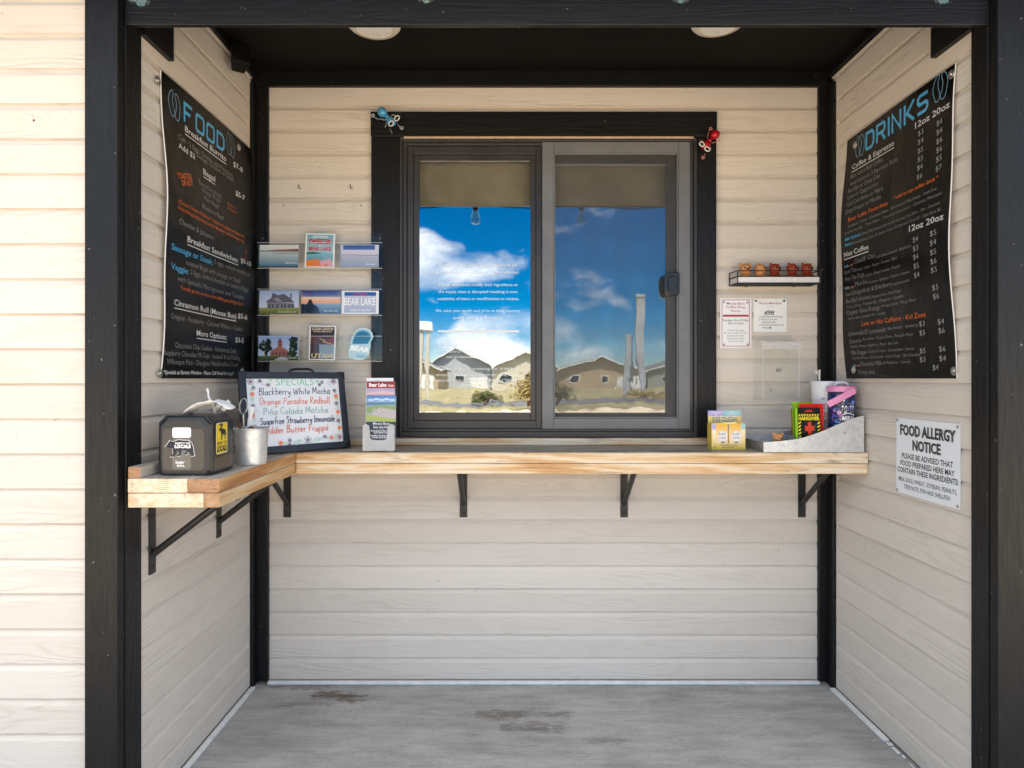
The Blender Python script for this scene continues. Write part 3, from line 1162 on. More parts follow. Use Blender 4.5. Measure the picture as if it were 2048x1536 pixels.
    m.box(0.1975, 0.7255, 2.7265, 2.7275, 1.162, 2.303)
    obj('screen_mesh', m, 'screen', w)
    m = MB()
    m.box(0.146, 0.198, 2.741, 2.768, 1.112, 2.352)
    m.box(0.6875, 0.785, 2.741, 2.768, 1.112, 2.352)
    m.box(0.198, 0.6875, 2.7417, 2.768, 2.270, 2.352)
    m.box(0.198, 0.6875, 2.7417, 2.768, 1.112, 1.1765)
    obj('sliding_sash', m, 'bronze', w, bevel=0.002)
    m = MB()
    m.box(0.1985, 0.687, 2.7565, 2.7585, 1.177, 2.2695)
    obj('pane', m, 'glass', w)
    # pull handle on the screen
    m = MB()
    c = at(1343, 568, 2.71)
    fn = lambda u, v, d: Vector((c.x + u, c.y - d, c.z + v))
    out = [(-0.028, -0.036), (-0.018, -0.05), (0.026, -0.048), (0.032, -0.04), (0.033, 0.042), (0.026, 0.05), (-0.02, 0.05), (-0.033, 0.036), (-0.033, -0.02)]
    m.prism(out, fn, -0.006, 0.012)
    m.prism([(-0.018, -0.032), (0.02, -0.032), (0.02, 0.03), (-0.018, 0.03)], fn, 0.0125, 0.02)
    obj('handle', m, 'blackplastic', w, bevel=0.003)
    # white lettering on the fixed pane
    px = lambda x: (x - VX) * 2.752 / F
    pz = lambda y: CZ - (y - VY) * 2.752 / F
    wh = (0.8, 0.84, 0.86)
    for par in (
            (('Organic or Non-GMO labeled ingredients are', 878, 1034, 533, 7.5),
             ('primarily used in all our drink and food offerings.', 872, 1039, 547, 7.5)),
            (('Brands sometimes modify their ingredients or', 877, 1036, 572, 7.5),
             ('the supply chain is disrupted resulting in non-', 877, 1036, 586, 7.5),
             ('availability of items or modifications to recipes.', 875, 1038, 600, 7.5)),
            (('We value your health and strive to bring superior', 871, 1041, 624, 7.5),
             ('quality options to Bear Lake.', 906, 1005, 638, 7.5)),
            (('3 John 1:2 Beloved, I wish above all things that', 878, 1035, 693, 7.5),
             ('thou mayest prosper and be in health, even as thy', 874, 1038, 705, 7.5),
             ('soul prospereth. (King James Version)', 893, 1021, 716, 7.5)),
            (('Matthew 4:4 But He answering, said, It has been', 874, 1037, 740, 7.5),
             ('written, "Man shall not live by bread alone, but by', 872, 1038, 752, 7.5),
             ('every word that comes from the mouth of YHWH."', 872, 1037, 763, 7.5),
             ('(Messianic Scriptures)', 917, 996, 774, 7.5)),
    ):
        sh = Sheet(lambda u, v, d: Vector((u, 2.7522 - d, v)))
        for t, x0, x1, y, cap in par:
            sh.text(t, px(x0), pz(y), cap * 0.74 * 2.752 / F, wh, fit=px(x1) - px(x0), bold=-0.002)
        obj('window_lettering', sh, 'matte', w, smooth='keep')
    sh = Sheet(lambda u, v, d: Vector((u, 2.7522 - d, v)))
    sh.rect(px(875), pz(664.5), px(1038), pz(660.5), wh)
    obj('window_rule', sh, 'matte', w, smooth='keep')
    # taupe sheet added behind the pane tops, standing in for the overhang's reflection
    m = MB()
    m.box(-0.47, 0.80, 2.80, 2.803, 2.105, 2.345)
    m.bar((-0.47, 2.802, 2.105), (0.80, 2.802, 2.105), 0.006)
    obj('roller_blind', m, 'shade', w)
    # white strip where the walls meet the slab
    m = MB()
    m.box(-1.052, 1.343, 2.706, 2.726, 0.0015, 0.0125)
    obj('base_strip', m, 'strip', k, bevel=0.002)
    m = MB()
    m.box(-1.108, -1.088, 1.88, 2.672, 0.0015, 0.0125)
    obj('base_strip', m, 'strip', k, bevel=0.002)
    m = MB()
    m.box(1.362, 1.384, 2.28, 2.660, 0.0015, 0.0125)
    for y0, y1, x0, x1 in ((2.255, 2.272, 1.366, 1.384), (2.205, 2.243, 1.368, 1.38), (2.18, 2.196, 1.374, 1.383), (2.12, 2.15, 1.372, 1.376)):
        m.box(x0, x1, y0, y1, 0.0015, 0.007)
    obj('base_strip', m, 'strip', k, bevel=0.002)
    # screw hooks and old anchor holes in the boards
    rust = simple('rusty_screw', (0.16, 0.07, 0.03), 0.7, 0.3)
    for x, y in ((601, 376), (704, 376)):
        m = MB()
        p = at(x, y, YB)
        m.tube([(p.x - 0.006, YB + 0.002, p.z + 0.012), (p.x - 0.006, YB - 0.008, p.z + 0.012), (p.x - 0.004, YB - 0.011, p.z - 0.004), (p.x + 0.006, YB - 0.011, p.z - 0.006)], 0.0018, 6)
        obj('screw_hook', m, rust, k)
    for x, y, Y in ((567, 411, YB), (722, 411, YB), (567, 679, YB), (604, 682, YB), (68, 241, YO)):
        m = MB()
        p = at(x, y, Y)
        m.bar((p.x, Y + 0.001, p.z), (p.x, Y - 0.002, p.z), 0.003, n=8)
        obj('screw_head', m, rust, k)
    return k


# ------------------------------------------------------------------ ground
def build_ground():
    m = MB()
    m.box(-4.9, 5.2, 0.4, 3.4, -0.14, 0.0)
    tag(obj('porch_slab', m, 'slab', bevel=0.006), kind='structure')
    m = MB()
    m.add([(-400, -500, -0.15), (400, -500, -0.15), (400, 300, -0.15), (-400, 300, -0.15)], [(0, 1, 2, 3)])
    tag(obj('ground', m, simple('dry_grass_field', (0.24, 0.205, 0.1), 0.95, var=0.4, nscale=0.25)), kind='structure')
    m = MB()
    m.add([(-60, -24, -0.144), (60, -24, -0.144), (60, 8, -0.144), (-60, 8, -0.144)], [(0, 1, 2, 3)])
    tag(obj('parking_lot', m, 'lot'), kind='structure')
    m = MB()
    m.add([(-200, -40, -0.14), (200, -40, -0.14), (200, -31, -0.14), (-200, -31, -0.14)], [(0, 1, 2, 3)])
    tag(obj('road', m, simple('grey_asphalt', (0.11, 0.11, 0.115), 0.9, var=0.2, nscale=3)), kind='structure')


# ------------------------------------------------------------------ what the window mirrors, across the road
def build_across():
    sid = {n: simple(n + '_house_siding', c, 0.7, var=0.06, nscale=3) for n, c in (('pale_grey', (0.42, 0.44, 0.45)), ('tan', (0.42, 0.33, 0.22)), ('cream', (0.55, 0.5, 0.4)), ('sage', (0.3, 0.33, 0.28)))}
    roofm = simple('grey_shingle', (0.12, 0.115, 0.11), 0.9, var=0.3, nscale=6)
    wht = simple('white_house_trim', (0.7, 0.7, 0.68), 0.6)
    dk = simple('house_window_glass', (0.03, 0.04, 0.05), 0.1)

    def house(x, y, w, d, h, rh, wall, label, rot=0.0, group='houses across the road'):
        t = thing('gabled_house', label, 'house', (x, y, -0.15), rot, group)
        m = MB()
        m.box(-w / 2, w / 2, -d / 2, d / 2, 0, h)
        m.add([(-w / 2, d / 2, h), (w / 2, d / 2, h), (0, d / 2, h + rh), (-w / 2, -d / 2, h), (w / 2, -d / 2, h), (0, -d / 2, h + rh)], [(0, 1, 2), (5, 4, 3)])
        obj('wall', m, sid[wall], t, world=False)
        m = MB()
        o = 0.5
        k = rh / (w / 2)
        for sx in (-1, 1):
            a = [(sx * (w / 2 + o), h - o * k), (0, h + rh)]
            vs = [(a[0][0], d / 2 + o, a[0][1]), (a[0][0], -d / 2 - o, a[0][1]), (0, -d / 2 - o, a[1][1]), (0, d / 2 + o, a[1][1])]
            vs += [(p[0], p[1], p[2] + 0.22) for p in vs]
            m.add(vs, [(0, 1, 2, 3), (7, 6, 5, 4), (0, 4, 5, 1), (2, 6, 7, 3), (0, 3, 7, 4), (1, 5, 6, 2)])
        obj('roof', m, roofm, t, world=False)
        m = MB()
        for sx in (-1, 1):
            p0, p1 = Vector((sx * (w / 2 + o), d / 2 + o + 0.02, h - o * k + 0.1)), Vector((sx * 0.02, d / 2 + o + 0.02, h + rh + 0.1))
            m.bar(p0, p1, 0.14, n=4)
        obj('gable_trim', m, wht, t, world=False)
        for wx in (-w * 0.3, w * 0.05):
            m = MB()
            m.box(wx - 0.75, wx + 0.75, d / 2, d / 2 + 0.05, 1.0, 2.3)
            f = obj('window', m, wht, t, world=False)
            m = MB()
            m.box(wx - 0.62, wx + 0.62, d / 2 + 0.05, d / 2 + 0.07, 1.12, 2.18)
            obj('pane', m, dk, f, world=False)
        m = MB()
        m.box(w * 0.18, w * 0.44, d / 2, d / 2 + 0.06, 0, 2.1)
        obj('garage_door', m, wht, t, world=False, bevel=0.03)
        return t
    house(-17.5, -98, 13, 12, 2.9, 2.6, 'tan', 'tan house with a low gable across the road at the left, behind the tall sign')
    house(-9.5, -112, 12, 10, 3.4, 3.2, 'pale_grey', 'pale grey house with a pointed gable across the road, mirrored mid window')
    house(2.6, -104, 11, 11, 3.1, 2.9, 'cream', 'cream house with a steep gable across the road, next to the round bushes')
    house(14.5, -100, 14, 11, 2.9, 2.3, 'tan', 'wide tan house across the road mirrored at the left of the insect screen')
    house(31.0, -108, 14, 12, 3.2, 2.6, 'sage', 'sage green house across the road mirrored at the right of the insect screen')
    house(47.0, -112, 13, 12, 3.2, 2.6, 'pale_grey', 'pale grey house farthest along the road beyond the sage one')
    house(-38.0, -104, 14, 12, 3.2, 2.6, 'cream', 'cream house at the far end of the road beyond the sign tower')
    # sign tower and flag poles
    t = thing('sign_tower', 'tall pale sign tower with a box on top beside the road', 'sign', (-6.6, -42, -0.15))
    m = MB()
    m.box(-0.42, -0.12, -0.2, 0.2, 0, 5.0)
    m.box(0.12, 0.42, -0.2, 0.2, 0, 5.0)
    obj('pylon', m, sid['cream'], t, world=False, bevel=0.03)
    m = MB()
    m.box(-0.7, 0.7, -0.3, 0.3, 5.0, 5.7)
    obj('sign_box', m, wht, t, world=False, bevel=0.04)
    for i, (x, y, h, lab) in enumerate(((9.6, -40, 7.4, 'taller pale pole beside the road'), (8.9, -41, 4.6, 'shorter pale pole beside the road'))):
        m = MB()
        m.box(-0.3, 0.3, -0.15, 0.15, 0, h)
        m.lathe([(0.42, 0), (0.42, 0.15), (0.25, 0.2)], n=14)
        m.box(-0.34, 0.34, -0.19, 0.19, h, h + 0.2)
        o = obj('roadside_pole', m, sid['pale_grey'])
        o.location = (x, y, -0.15)
        tag(o, lab, 'pole')
    # shrubs: many small leaves round a few stems
    rnd = random.Random(5)
    lf = [simple('olive_leaf', (0.12, 0.12, 0.035), 0.7, var=0.3), simple('dry_straw_leaf', (0.34, 0.26, 0.09), 0.8, var=0.3)]

    def shrub(x, y, r, h, mat, label):
        t = thing('shrub', label, 'bush', (x, y, -0.15), 0, 'bushes along the road')
        m = MB()
        for i in range(6):
            a = rnd.uniform(0, 6.28)
            m.bar((0, 0, 0), (r * 0.5 * math.cos(a), r * 0.5 * math.sin(a), h * 0.7), 0.05, 0.02, 5)
        obj('stem', m, 'stick', t, world=False)
        m = MB()
        for i in range(2600):
            a, ph, q = rnd.uniform(0, 6.28), math.acos(rnd.uniform(-0.5, 1)), rnd.uniform(0.35, 1) ** 0.5
            wob = 0.7 + 0.3 * math.sin(3 * a + x) * math.cos(2 * ph) + 0.22 * math.sin(7 * a + 5 * ph + y)
            c = Vector((r * q * wob * math.sin(ph) * math.cos(a), r * q * wob * math.sin(ph) * math.sin(a), h * (0.4 + 0.6 * q * wob * math.cos(ph))))
            n = Vector((rnd.gauss(0, 1), rnd.gauss(0, 1), rnd.gauss(0, 1))).normalized()
            u = n.orthogonal().normalized() * rnd.uniform(0.025, 0.07)
            v = n.cross(u) * 0.6
            m.add([c - u, c + v, c + u, c - v], [(0, 1, 2, 3)])
        obj('foliage', m, lf[mat], t, world=False)
    shrub(1.0, -26, 1.1, 1.9, 1, 'straw coloured round bush by the lot edge, mirrored at the lower window corner')
    shrub(2.6, -29, 1.3, 1.6, 0, 'olive bush beside the straw coloured one at the lot edge')
    shrub(-1.6, -34, 1.2, 0.8, 0, 'low olive bush in front of the cream house')
    shrub(9.0, -36, 1.6, 0.8, 1, 'low straw coloured bush in front of the wide tan house')
    shrub(12.6, -36, 1.5, 0.9, 0, 'olive bush under the pale poles along the road')
    shrub(-9.0, -29, 1.5, 1.1, 1, 'low straw coloured bush under the sign tower')


# ------------------------------------------------------------------ counter
ZT = 1.0415          # counter top


def build_counter():
    t = thing('counter', 'L-shaped counter of doubled pine planks on black steel brackets under the order window', 'counter', (0.3, 2.6, 0.95))
    # long run: two layers, front edge at Y 2.42
    m = MB()
    rw = random.Random(6)
    nseg = 110
    edge = []
    for i in range(nseg + 1):
        x = -0.829 + 2.217 * i / nseg
        w0 = 0.0012 * math.sin(i * 0.35) + 0.0008 * math.sin(i * 1.3 + 1)
        chip = rw.choice((0, 0, 0, 0, 0.002, 0.0035)) * rw.random()
        edge.append([(x, 2.420, 0.9995), (x, 2.420 - 0.0006 + rw.uniform(0, 0.0012), 1.02), (x, 2.4203 + rw.uniform(0, 0.001), ZT - 0.0045 - abs(w0) - chip), (x, 2.4235 + abs(w0) + chip + rw.uniform(0, 0.0015), ZT - 0.0004 - chip * 0.3), (x, 2.560, ZT), (x, 2.560, 0.9995)])
    vs = [p for q in edge for p in q]
    fs = [(6 * i + k, 6 * i + (k + 1) % 6, 6 * i + 6 + (k + 1) % 6, 6 * i + 6 + k) for i in range(nseg) for k in range(6)] + [tuple(range(6)), tuple(range(6 * nseg + 5, 6 * nseg - 1, -1))]
    m.add(vs, fs)
    first = len(m.f)
    m.box(-0.829, 1.388, 2.5605, 2.724, 0.9995, ZT - 0.0005)
    m.box(-0.829, 1.387, 2.4215, 2.724, 0.958, 0.9985)
    m.m = [(1 if (i < 6 * nseg and i % 6 == 3) else 0) if i < first else (1 if ((i - first) % 6) == 1 else 0) for i in range(len(m.f))]
    obj('plank', m, ['pine_x', 'grey_x'], t, bevel=0.004)
    # short run along the left wall
    m = MB()
    m.box(-1.094, -0.9225, 1.787, 2.706, 1.0005, ZT)
    m.box(-0.9218, -0.831, 1.7866, 2.706, 1.0005, ZT - 0.0003)
    m.box(-1.094, -0.8765, 1.788, 2.706, 0.958, 0.9995)
    m.box(-0.876, -0.8318, 1.7878, 2.706, 0.958, 0.9995)
    m.m = [1 if (i % 6) == 1 else ((2 if (i // 6) in (0, 2) else 3) if (i % 6) == 2 else 0) for i in range(len(m.f))]
    obj('plank', m, ['pine_y', 'grey_y', 'pine_end', 'pine_end_dark'], t, bevel=0.003)
    # cleats against the walls
    m = MB()
    m.box(-1.05, 0.985, 2.676, 2.7115, ZT + 0.0006, 1.0715)
    obj('cleat', m, 'pine_x', t, bevel=0.003)
    m = MB()
    m.box(-1.0945, -1.058, 1.789, 2.66, ZT + 0.0006, 1.075)
    m.m = [1 if i == 2 else 0 for i in range(6)]
    obj('cleat', m, ['grey_y', 'pine_end_dark'], t, bevel=0.003)

    def bracket(x, y, ang):
        """Plate on the wall, arm under the planks, round strut; ANG turns the arm direction."""
        mt = Matrix.Translation((x, y, 0)) @ Matrix.Rotation(ang, 4, 'Z')
        m = MB()
        m.box(-0.016, 0.016, -0.006, 0.0, 0.722, 0.9575, mtx=mt)
        m.box(-0.016, 0.016, -0.27, -0.0065, 0.9515, 0.9575, mtx=mt)
        for z in (0.742, 0.90):
            m.bar(mt @ Vector((0, -0.0055, z)), mt @ Vector((0, -0.009, z)), 0.006, 0.004, 10)
        b = obj('bracket', m, 'blackmetal', t, bevel=0.001)
        m = MB()
        m.bar(mt @ Vector((0, -0.008, 0.785)), mt @ Vector((0, -0.225, 0.951)), 0.0112, n=14)
        obj('strut', m, 'blackmetal', b, smooth=True)
    for px in (575, 927, 1248, 1603):
        bracket(at(px, 1000, YB).x, YB, 0.0)
    for y in (1.94, 2.385):
        bracket(XL + 0.0005, y, R(90))
    return t


# ------------------------------------------------------------------ menu boards
BLUE, WHITE, ORANGE, GREY = hx('4fa9dc'), hx('d2d2d2'), hx('d0662a'), hx('8f8f8f')
INK = hx('0b0b0b')


def build_menus():
    # FOOD on the left wall, read from the front edge (u = 0) to the rear
    O = Vector((XL + 0.006, 1.984, 1.328))
    W, H = 0.681, 0.979
    bend = lambda u, v: 0.020 * math.sin(math.pi * min(1, max(0, v / H))) ** 1.0 * (0.6 + 0.4 * abs(1 - 2 * u / W)) + 0.004 * math.sin(v * 13 + u * 4)
    fn = frame_fn(O, (0, 1, 0), (0, 0, 1), bend)
    XF = O.x + 0.014

    def uv(px, py):
        Y = XF * F / (px - VX)
        return Y - O.y, CZ - (py - VY) * Y / F - O.z
    sh = Sheet(fn)
    sh.slab(W, H, 0.004, INK, hx('e6e6e4'), 8, 24)

    def line(sheet, conv, t, x0, y0, x1, cap, col, bold, ul=False):
        u0, v0 = conv(x0, y0)
        u1 = conv(x1, y0)[0]
        c = cap / 12.0 * 0.0195
        sheet.text(t, u0, v0, c, col, fit=u1 - u0, bold=bold)
        if ul:
            sheet.stroke([(u0 + (u1 - u0) * q / 12, v0 - 0.0095) for q in range(13)], 0.0034, col)
    u0, v0 = uv(373, 241)
    u1 = uv(455, 241)[0]
    techno(sh, 'FOOD', u0, v0, 0.0625, u1 - u0, BLUE, 0.0105)
    a, b = uv(343, 228)
    bean(sh, a, b, 0.075, 0.088, hx('7fb4d2'), 0.0024)
    a, b = uv(456, 306)
    bean(sh, a, b, 0.075, 0.088, hx('8aa5b4'), 0.0024)
    B, N, T = 0.012, 0.0, -0.01
    for t, x0, y0, x1, cap, col, w, ul in (
            ('Breakfast Burrito', 376, 262, 456, 12, WHITE, B, 1), ('Cub - 2 Eggs, Cheese, and Potatoes', 362, 277, 468, 10.5, GREY, T, 0),
            ('Add $2', 361, 295, 395, 11, WHITE, B, 0), ('Sausage, Chicken or Steak', 398, 313, 470, 10.5, GREY, T, 0), ('$7-8', 469.5, 332, 487, 12, WHITE, B, 0),
            ('Bagel', 411, 348, 435, 13, WHITE, B, 1), ('Everything Bagel', 400, 368, 446, 10.5, GREY, T, 0), ('Asiago Bagel', 406, 383, 444, 10.5, GREY, T, 0),
            ('Plain Bagel', 410, 400, 440, 10.5, GREY, T, 0), ('Blueberry Bagel', 404, 416, 448, 10.5, GREY, T, 0), ('$5-7', 474, 390, 491, 12, WHITE, B, 0),
            ('Butter on', 458, 409, 474, 6, ORANGE, N, 0), ('Request', 459, 418, 475, 6, ORANGE, N, 0),
            ('(Cream Cheese Options: Traditional, Jalapeno Raspberry', 352, 405, 488, 7.6, ORANGE, 0.004, 0),
            ('Everything Seasoning, Lemon Blueberry, Red Raspberry)', 352, 418, 487, 7.6, ORANGE, 0.004, 0), ('Cheddar & Jalapeno', 354, 447, 425, 11, GREY, T, 0),
            ('Breakfast Sandwiches:', 372, 483, 473, 12, WHITE, B, 1), ('$9-10', 478, 525, 498, 12, WHITE, B, 0), ('Sausage or Steak:', 341, 498, 425, 12, BLUE, B, 0),
            ('2 eggs, melted cheddar on', 428, 527, 496, 10, GREY, T, 0), ('toasted Bagel with sausage or Steak', 372, 529, 478, 10.5, GREY, T, 0), ('Veggie:', 342, 537, 378, 12, BLUE, B, 0),
            ('2 Eggs, melted cheddar on toasted Bagel', 382, 548, 493, 10.5, GREY, T, 0), ('with Spinach, Microgreens and Tomato', 356, 561, 486, 10.5, GREY, T, 0),
            ('*Locally grown produce from Mahogany Ridge Farm', 362, 578, 485, 7.6, ORANGE, 0.004, 0), ('Cinnamon Roll (Moose Bun)', 349, 610, 475, 12, WHITE, B, 1), ('$5-6', 478, 636, 495, 12, WHITE, B, 0),
            ('Original - Raspberry - Caramel Walnut - Cookie', 342, 637, 488, 11, GREY, T, 0), ('More Options:', 396, 671, 458, 12, WHITE, B, 1), ('$3-5', 475, 684, 491, 12, WHITE, B, 0),
            ('Chocolate Chip Cookies - Homemade Daily', 352, 695, 477, 11, GREY, T, 0), ('Raspberry Chocolate Mt Cups - Seasonal Bread Pudding', 330, 710, 484, 11, GREY, T, 0),
            ('Whoopie Pies - Designer Marshmallow Cloud', 338, 728, 480, 11, GREY, T, 0), ('*Specials at Barista Window - Please Call Ahead for Large*', 333, 748, 472, 7.6, WHITE, 0.014, 0)):
        line(sh, uv, t, x0, y0, x1, cap, col, w, ul)
    for t, x, y in (('TOASTED', 353, 357), ('OR NOT', 361, 371)):
        a, b = uv(x, y)
        sh.text(t, a, b, 0.018, ORANGE, rot=R(16), bold=0.02, fit=0.105 if t == 'TOASTED' else 0.085)
    a, b = uv(487, 515)
    sh.text('*OR $$', a, b - 0.02, 0.012, hx('b24a2a'), rot=R(70), bold=0.01)
    r = thing('menu_board', 'black food menu board with blue FOOD heading bowed off the left wall', 'menu board', O)
    obj('panel', sh, 'board', r, smooth='keep')
    for x, y in ((323.5, 161), (481, 294.5), (327, 747), (489, 741)):
        u, v = uv(x, y)
        c = fn(u, v, 0.001)
        m = MB()
        m.bar(c, c + Vector((0.002, 0, 0)), 0.0145, 0.013, 20)
        m.bar(c + Vector((0.002, 0, 0)), c + Vector((0.006, 0, 0)), 0.007, 0.005, 12)
        obj('washer', m, 'steel', r, bevel=0.0005)

    # DRINKS on the right wall, read from the rear edge to the front
    O2 = Vector((XR - 0.006, 2.570, 1.328))
    W2, H2 = 0.632, 0.978
    bend2 = lambda u, v: 0.022 * math.sin(math.pi * min(1, max(0, v / H2))) * (0.6 + 0.4 * abs(1 - 2 * u / W2)) + 0.004 * math.sin(v * 12 + u * 5)
    fn2 = frame_fn(O2, (0, -1, 0), (0, 0, 1), bend2)
    XF2 = O2.x - 0.014

    def uv2(px, py):
        Y = XF2 * F / (px - VX)
        return O2.y - Y, CZ - (py - VY) * Y / F - O2.z
    sh = Sheet(fn2)
    sh.slab(W2, H2, 0.004, INK, hx('e6e6e4'), 8, 24)
    u0, v0 = uv2(1723, 303)
    u1 = uv2(1857, 303)[0]
    techno(sh, 'DRINKS', u0, v0, 0.0685, u1 - u0, BLUE, 0.0115)
    a, b = uv2(1703, 320)
    bean(sh, a, b, 0.07, 0.085, hx('7fb4d2'), 0.0024)
    a, b = uv2(1860, 213)
    bean(sh, a, b, 0.075, 0.09, hx('7fb4d2'), 0.0024)
    sm = 6.4
    for t, x0, y0, x1, cap, col, w, ul in (
            ('12oz 20oz', 1826, 258, 1898, 12.5, WHITE, B, 0), ('Coffee & Espresso', 1700, 340, 1782, 12, WHITE, 0.008, 1),
            ("Bear Lake's Best Coffee", 1699, 358, 1760, 10.5, GREY, T, 0), ('Americano or 2 Espresso Shots', 1699, 373, 1790, 10.5, GREY, T, 0), ('Red Eye or Dirty Chai', 1697, 387, 1756, 10.5, GREY, T, 0),
            ('Latte or Cappuccino', 1697, 400, 1753, 10.5, GREY, T, 0), ('Iced Cold Brew or Nitro', 1697, 414, 1764, 10.5, GREY, T, 0), ('Dirty Frappe or Mocha', 1695, 429, 1761, 10.5, GREY, T, 0),
            ('Bear Lake Favorites', 1701, 444, 1775, 10, ORANGE, 0.006, 0), ('* add to any coffee drink *', 1787, 400, 1877, 8, ORANGE, 0.01, 0),
            ('Raspberry Turtle - Cinnamon Bear - SF Caramel Macchiato - Irish Fox', 1701, 456, 1875, sm, GREY, T, 0), ('Snickerdoodle - Thin Mint - Toasted Coconut - Cookie Monster', 1694, 470, 1888, sm, GREY, T, 0),
            ('Milk Options:', 1695, 483, 1725, 7, BLUE, 0.012, 0), ('Whole Milk, House Half & Half, Lactose Free Skim - Oat - Coconut', 1727, 471, 1884, sm, GREY, T, 0),
            ("Xtra's:", 1694, 494, 1709, 7, BLUE, 0.012, 0), ('Flavored Syrup, Sauce, SF, Sweet Cream, SF, Espresso Cloud $1 - Xtra Shots $2', 1711, 489, 1886, sm, GREY, T, 0),
            ('12oz 20oz', 1822, 464, 1893, 12.5, WHITE, B, 0), ('Not Coffee', 1692, 515, 1740, 12, WHITE, 0.008, 1),
            ('Chai/SF Chai', 1711, 528, 1752, 10.5, GREY, T, 0), ('add Salted Caramel - Raspberry', 1754, 517, 1826, sm, GREY, T, 0), ('ICE', 1692, 536, 1699, 5, hx('8fc4e0'), 0.01, 0), ('or HOT', 1700, 534, 1709, 5, hx('d88a78'), 0.01, 0),
            ('Iced Tea', 1692, 549, 1715, 10.5, GREY, T, 0), ('Peach - Green - Passion - Coconut - Black', 1717, 542, 1796, sm, GREY, T, 0),
            ('Hot Tea Fogs', 1692, 563, 1729, 10.5, GREY, T, 0), ('London - Peach Crumble - Pumpkin', 1731, 554, 1802, sm, GREY, T, 0),
            ('Matcha', 1711, 573, 1734, 10.5, GREY, T, 0), ('Strawberry - Blueberry - Turmeric - Coconut', 1736, 568, 1820, sm, GREY, T, 0), ('ICE', 1692, 579, 1699, 5, hx('8fc4e0'), 0.01, 0), ('or HOT', 1700, 578, 1709, 5, hx('d88a78'), 0.01, 0),
            ('Iced Dragonfruit & Elderberry', 1693, 593, 1783, 10.5, GREY, T, 0), ('add Lemonade', 1785, 571, 1819, sm, GREY, T, 0),
            ('Red Bull Infusions:', 1694, 607, 1741, 10.5, GREY, T, 0), ('Raspberry Kiwi - Prickly Ranger', 1743, 596, 1801, sm, GREY, T, 0), ('Cherry Drop - Tropical Sky - Margarita - Campfire', 1695, 617, 1806, sm, GREY, T, 0),
            ('Organic Guru Energy:', 1695, 630, 1758, 10.5, GREY, T, 0), ('Orange Sunrise - Mango Miami', 1760, 615, 1830, sm, GREY, T, 0), ('Coconut Berry - Lavender Mist - Limeade', 1697, 640, 1767, sm, GREY, T, 0),
            ('Low or No Caffeine - Kid Zone', 1723, 652, 1849, 10.5, ORANGE, 0.006, 0),
            ('Lemonade/SF Lemonade:', 1698, 672, 1769, 10.5, GREY, T, 0), ('Blue Monster - Strawberry', 1772, 660, 1832, sm, GREY, T, 0), ('Smoothie', 1699, 687, 1722, 10.5, GREY, T, 0), ('Berry Burst - Tropical Green - Pineapple Mango', 1725, 681, 1822, sm, GREY, T, 0),
            ('Strawberry Banana - Raspberry - Peach - Bear Lake', 1700, 696, 1792, sm, GREY, T, 0), ('Milk Frappe', 1701, 710, 1731, 10.5, GREY, T, 0), ('Cookies & Cream - Caramel Swirl - Smores', 1734, 706, 1823, sm, GREY, T, 0),
            ('Chocolate Mousse - Snickerdoodle - Cookie Dough - Mint Chocolate', 1703, 719, 1835, sm, GREY, T, 0), ('Chocolate Milk', 1718, 732, 1760, 10.5, GREY, T, 0), ('add Raspberry - Caramel', 1762, 728, 1816, sm, GREY, T, 0),
            ('ICE', 1703, 734, 1709, 5, hx('8fc4e0'), 0.01, 0), ('or HOT', 1710, 733, 1717, 5, hx('d88a78'), 0.01, 0), ('Orange Juice', 1712, 748, 1746, 10.5, GREY, T, 0)):
        line(sh, uv2, t, x0, y0, x1, cap, col, w, ul)
    for x0, x1, rows in ((1833, 1844, (('$3', 273), ('$4', 290), ('$5', 308), ('$5', 325), ('$4', 342), ('$6', 360))), (1872, 1884, (('$4', 253), ('$4', 271), ('$6', 289), ('$6', 307), ('$5', 325), ('$7', 344))),
                         (1831, 1842, (('$4', 485), ('$3', 503), ('$4', 520), ('$5', 538), ('$4', 556))), (1867, 1880, (('$5', 473), ('$4', 492), ('$5', 511), ('$6', 529), ('$5', 546), ('$5', 581), ('$6', 599))),
                         (1835, 1846, (('$3', 653), ('$5', 671), ('$5', 707), ('$3', 724))), (1873, 1886, (('$4', 649), ('$6', 667), ('$6', 703), ('$4', 722))), (1860, 1871, (('$4', 740),))):
        for t, y in rows:
            line(sh, uv2, t, x0, y, x1, 10.5, hx('a2a2a2'), -0.008, 0)
    r = thing('menu_board', 'black drinks menu board with blue DRINKS heading bowed off the right wall', 'menu board', O2)
    obj('panel', sh, 'board', r, smooth='keep')
    for x, y in ((1898, 148.5), (1703.5, 290), (1900, 742), (1703, 740)):
        u, v = uv2(x, y)
        c = fn2(u, v, 0.001)
        m = MB()
        m.bar(c, c - Vector((0.002, 0, 0)), 0.0145, 0.013, 20)
        m.bar(c - Vector((0.002, 0, 0)), c - Vector((0.006, 0, 0)), 0.007, 0.005, 12)
        obj('washer', m, 'steel', r, bevel=0.0005)

    # allergy notice below it
    O3 = Vector((XR - 0.003, 2.244, 0.922))
    W3, H3 = 0.319, 0.266
    fn3 = frame_fn(O3, (0, -1, 0), (0, 0, 1))
    sh = Sheet(fn3)
    K = hx('121417')
    sh.slab(W3, H3, 0.002, hx('e4e9ef'), hx('c0c6cc'), r=0.004)
    gs = hx('8d9299')
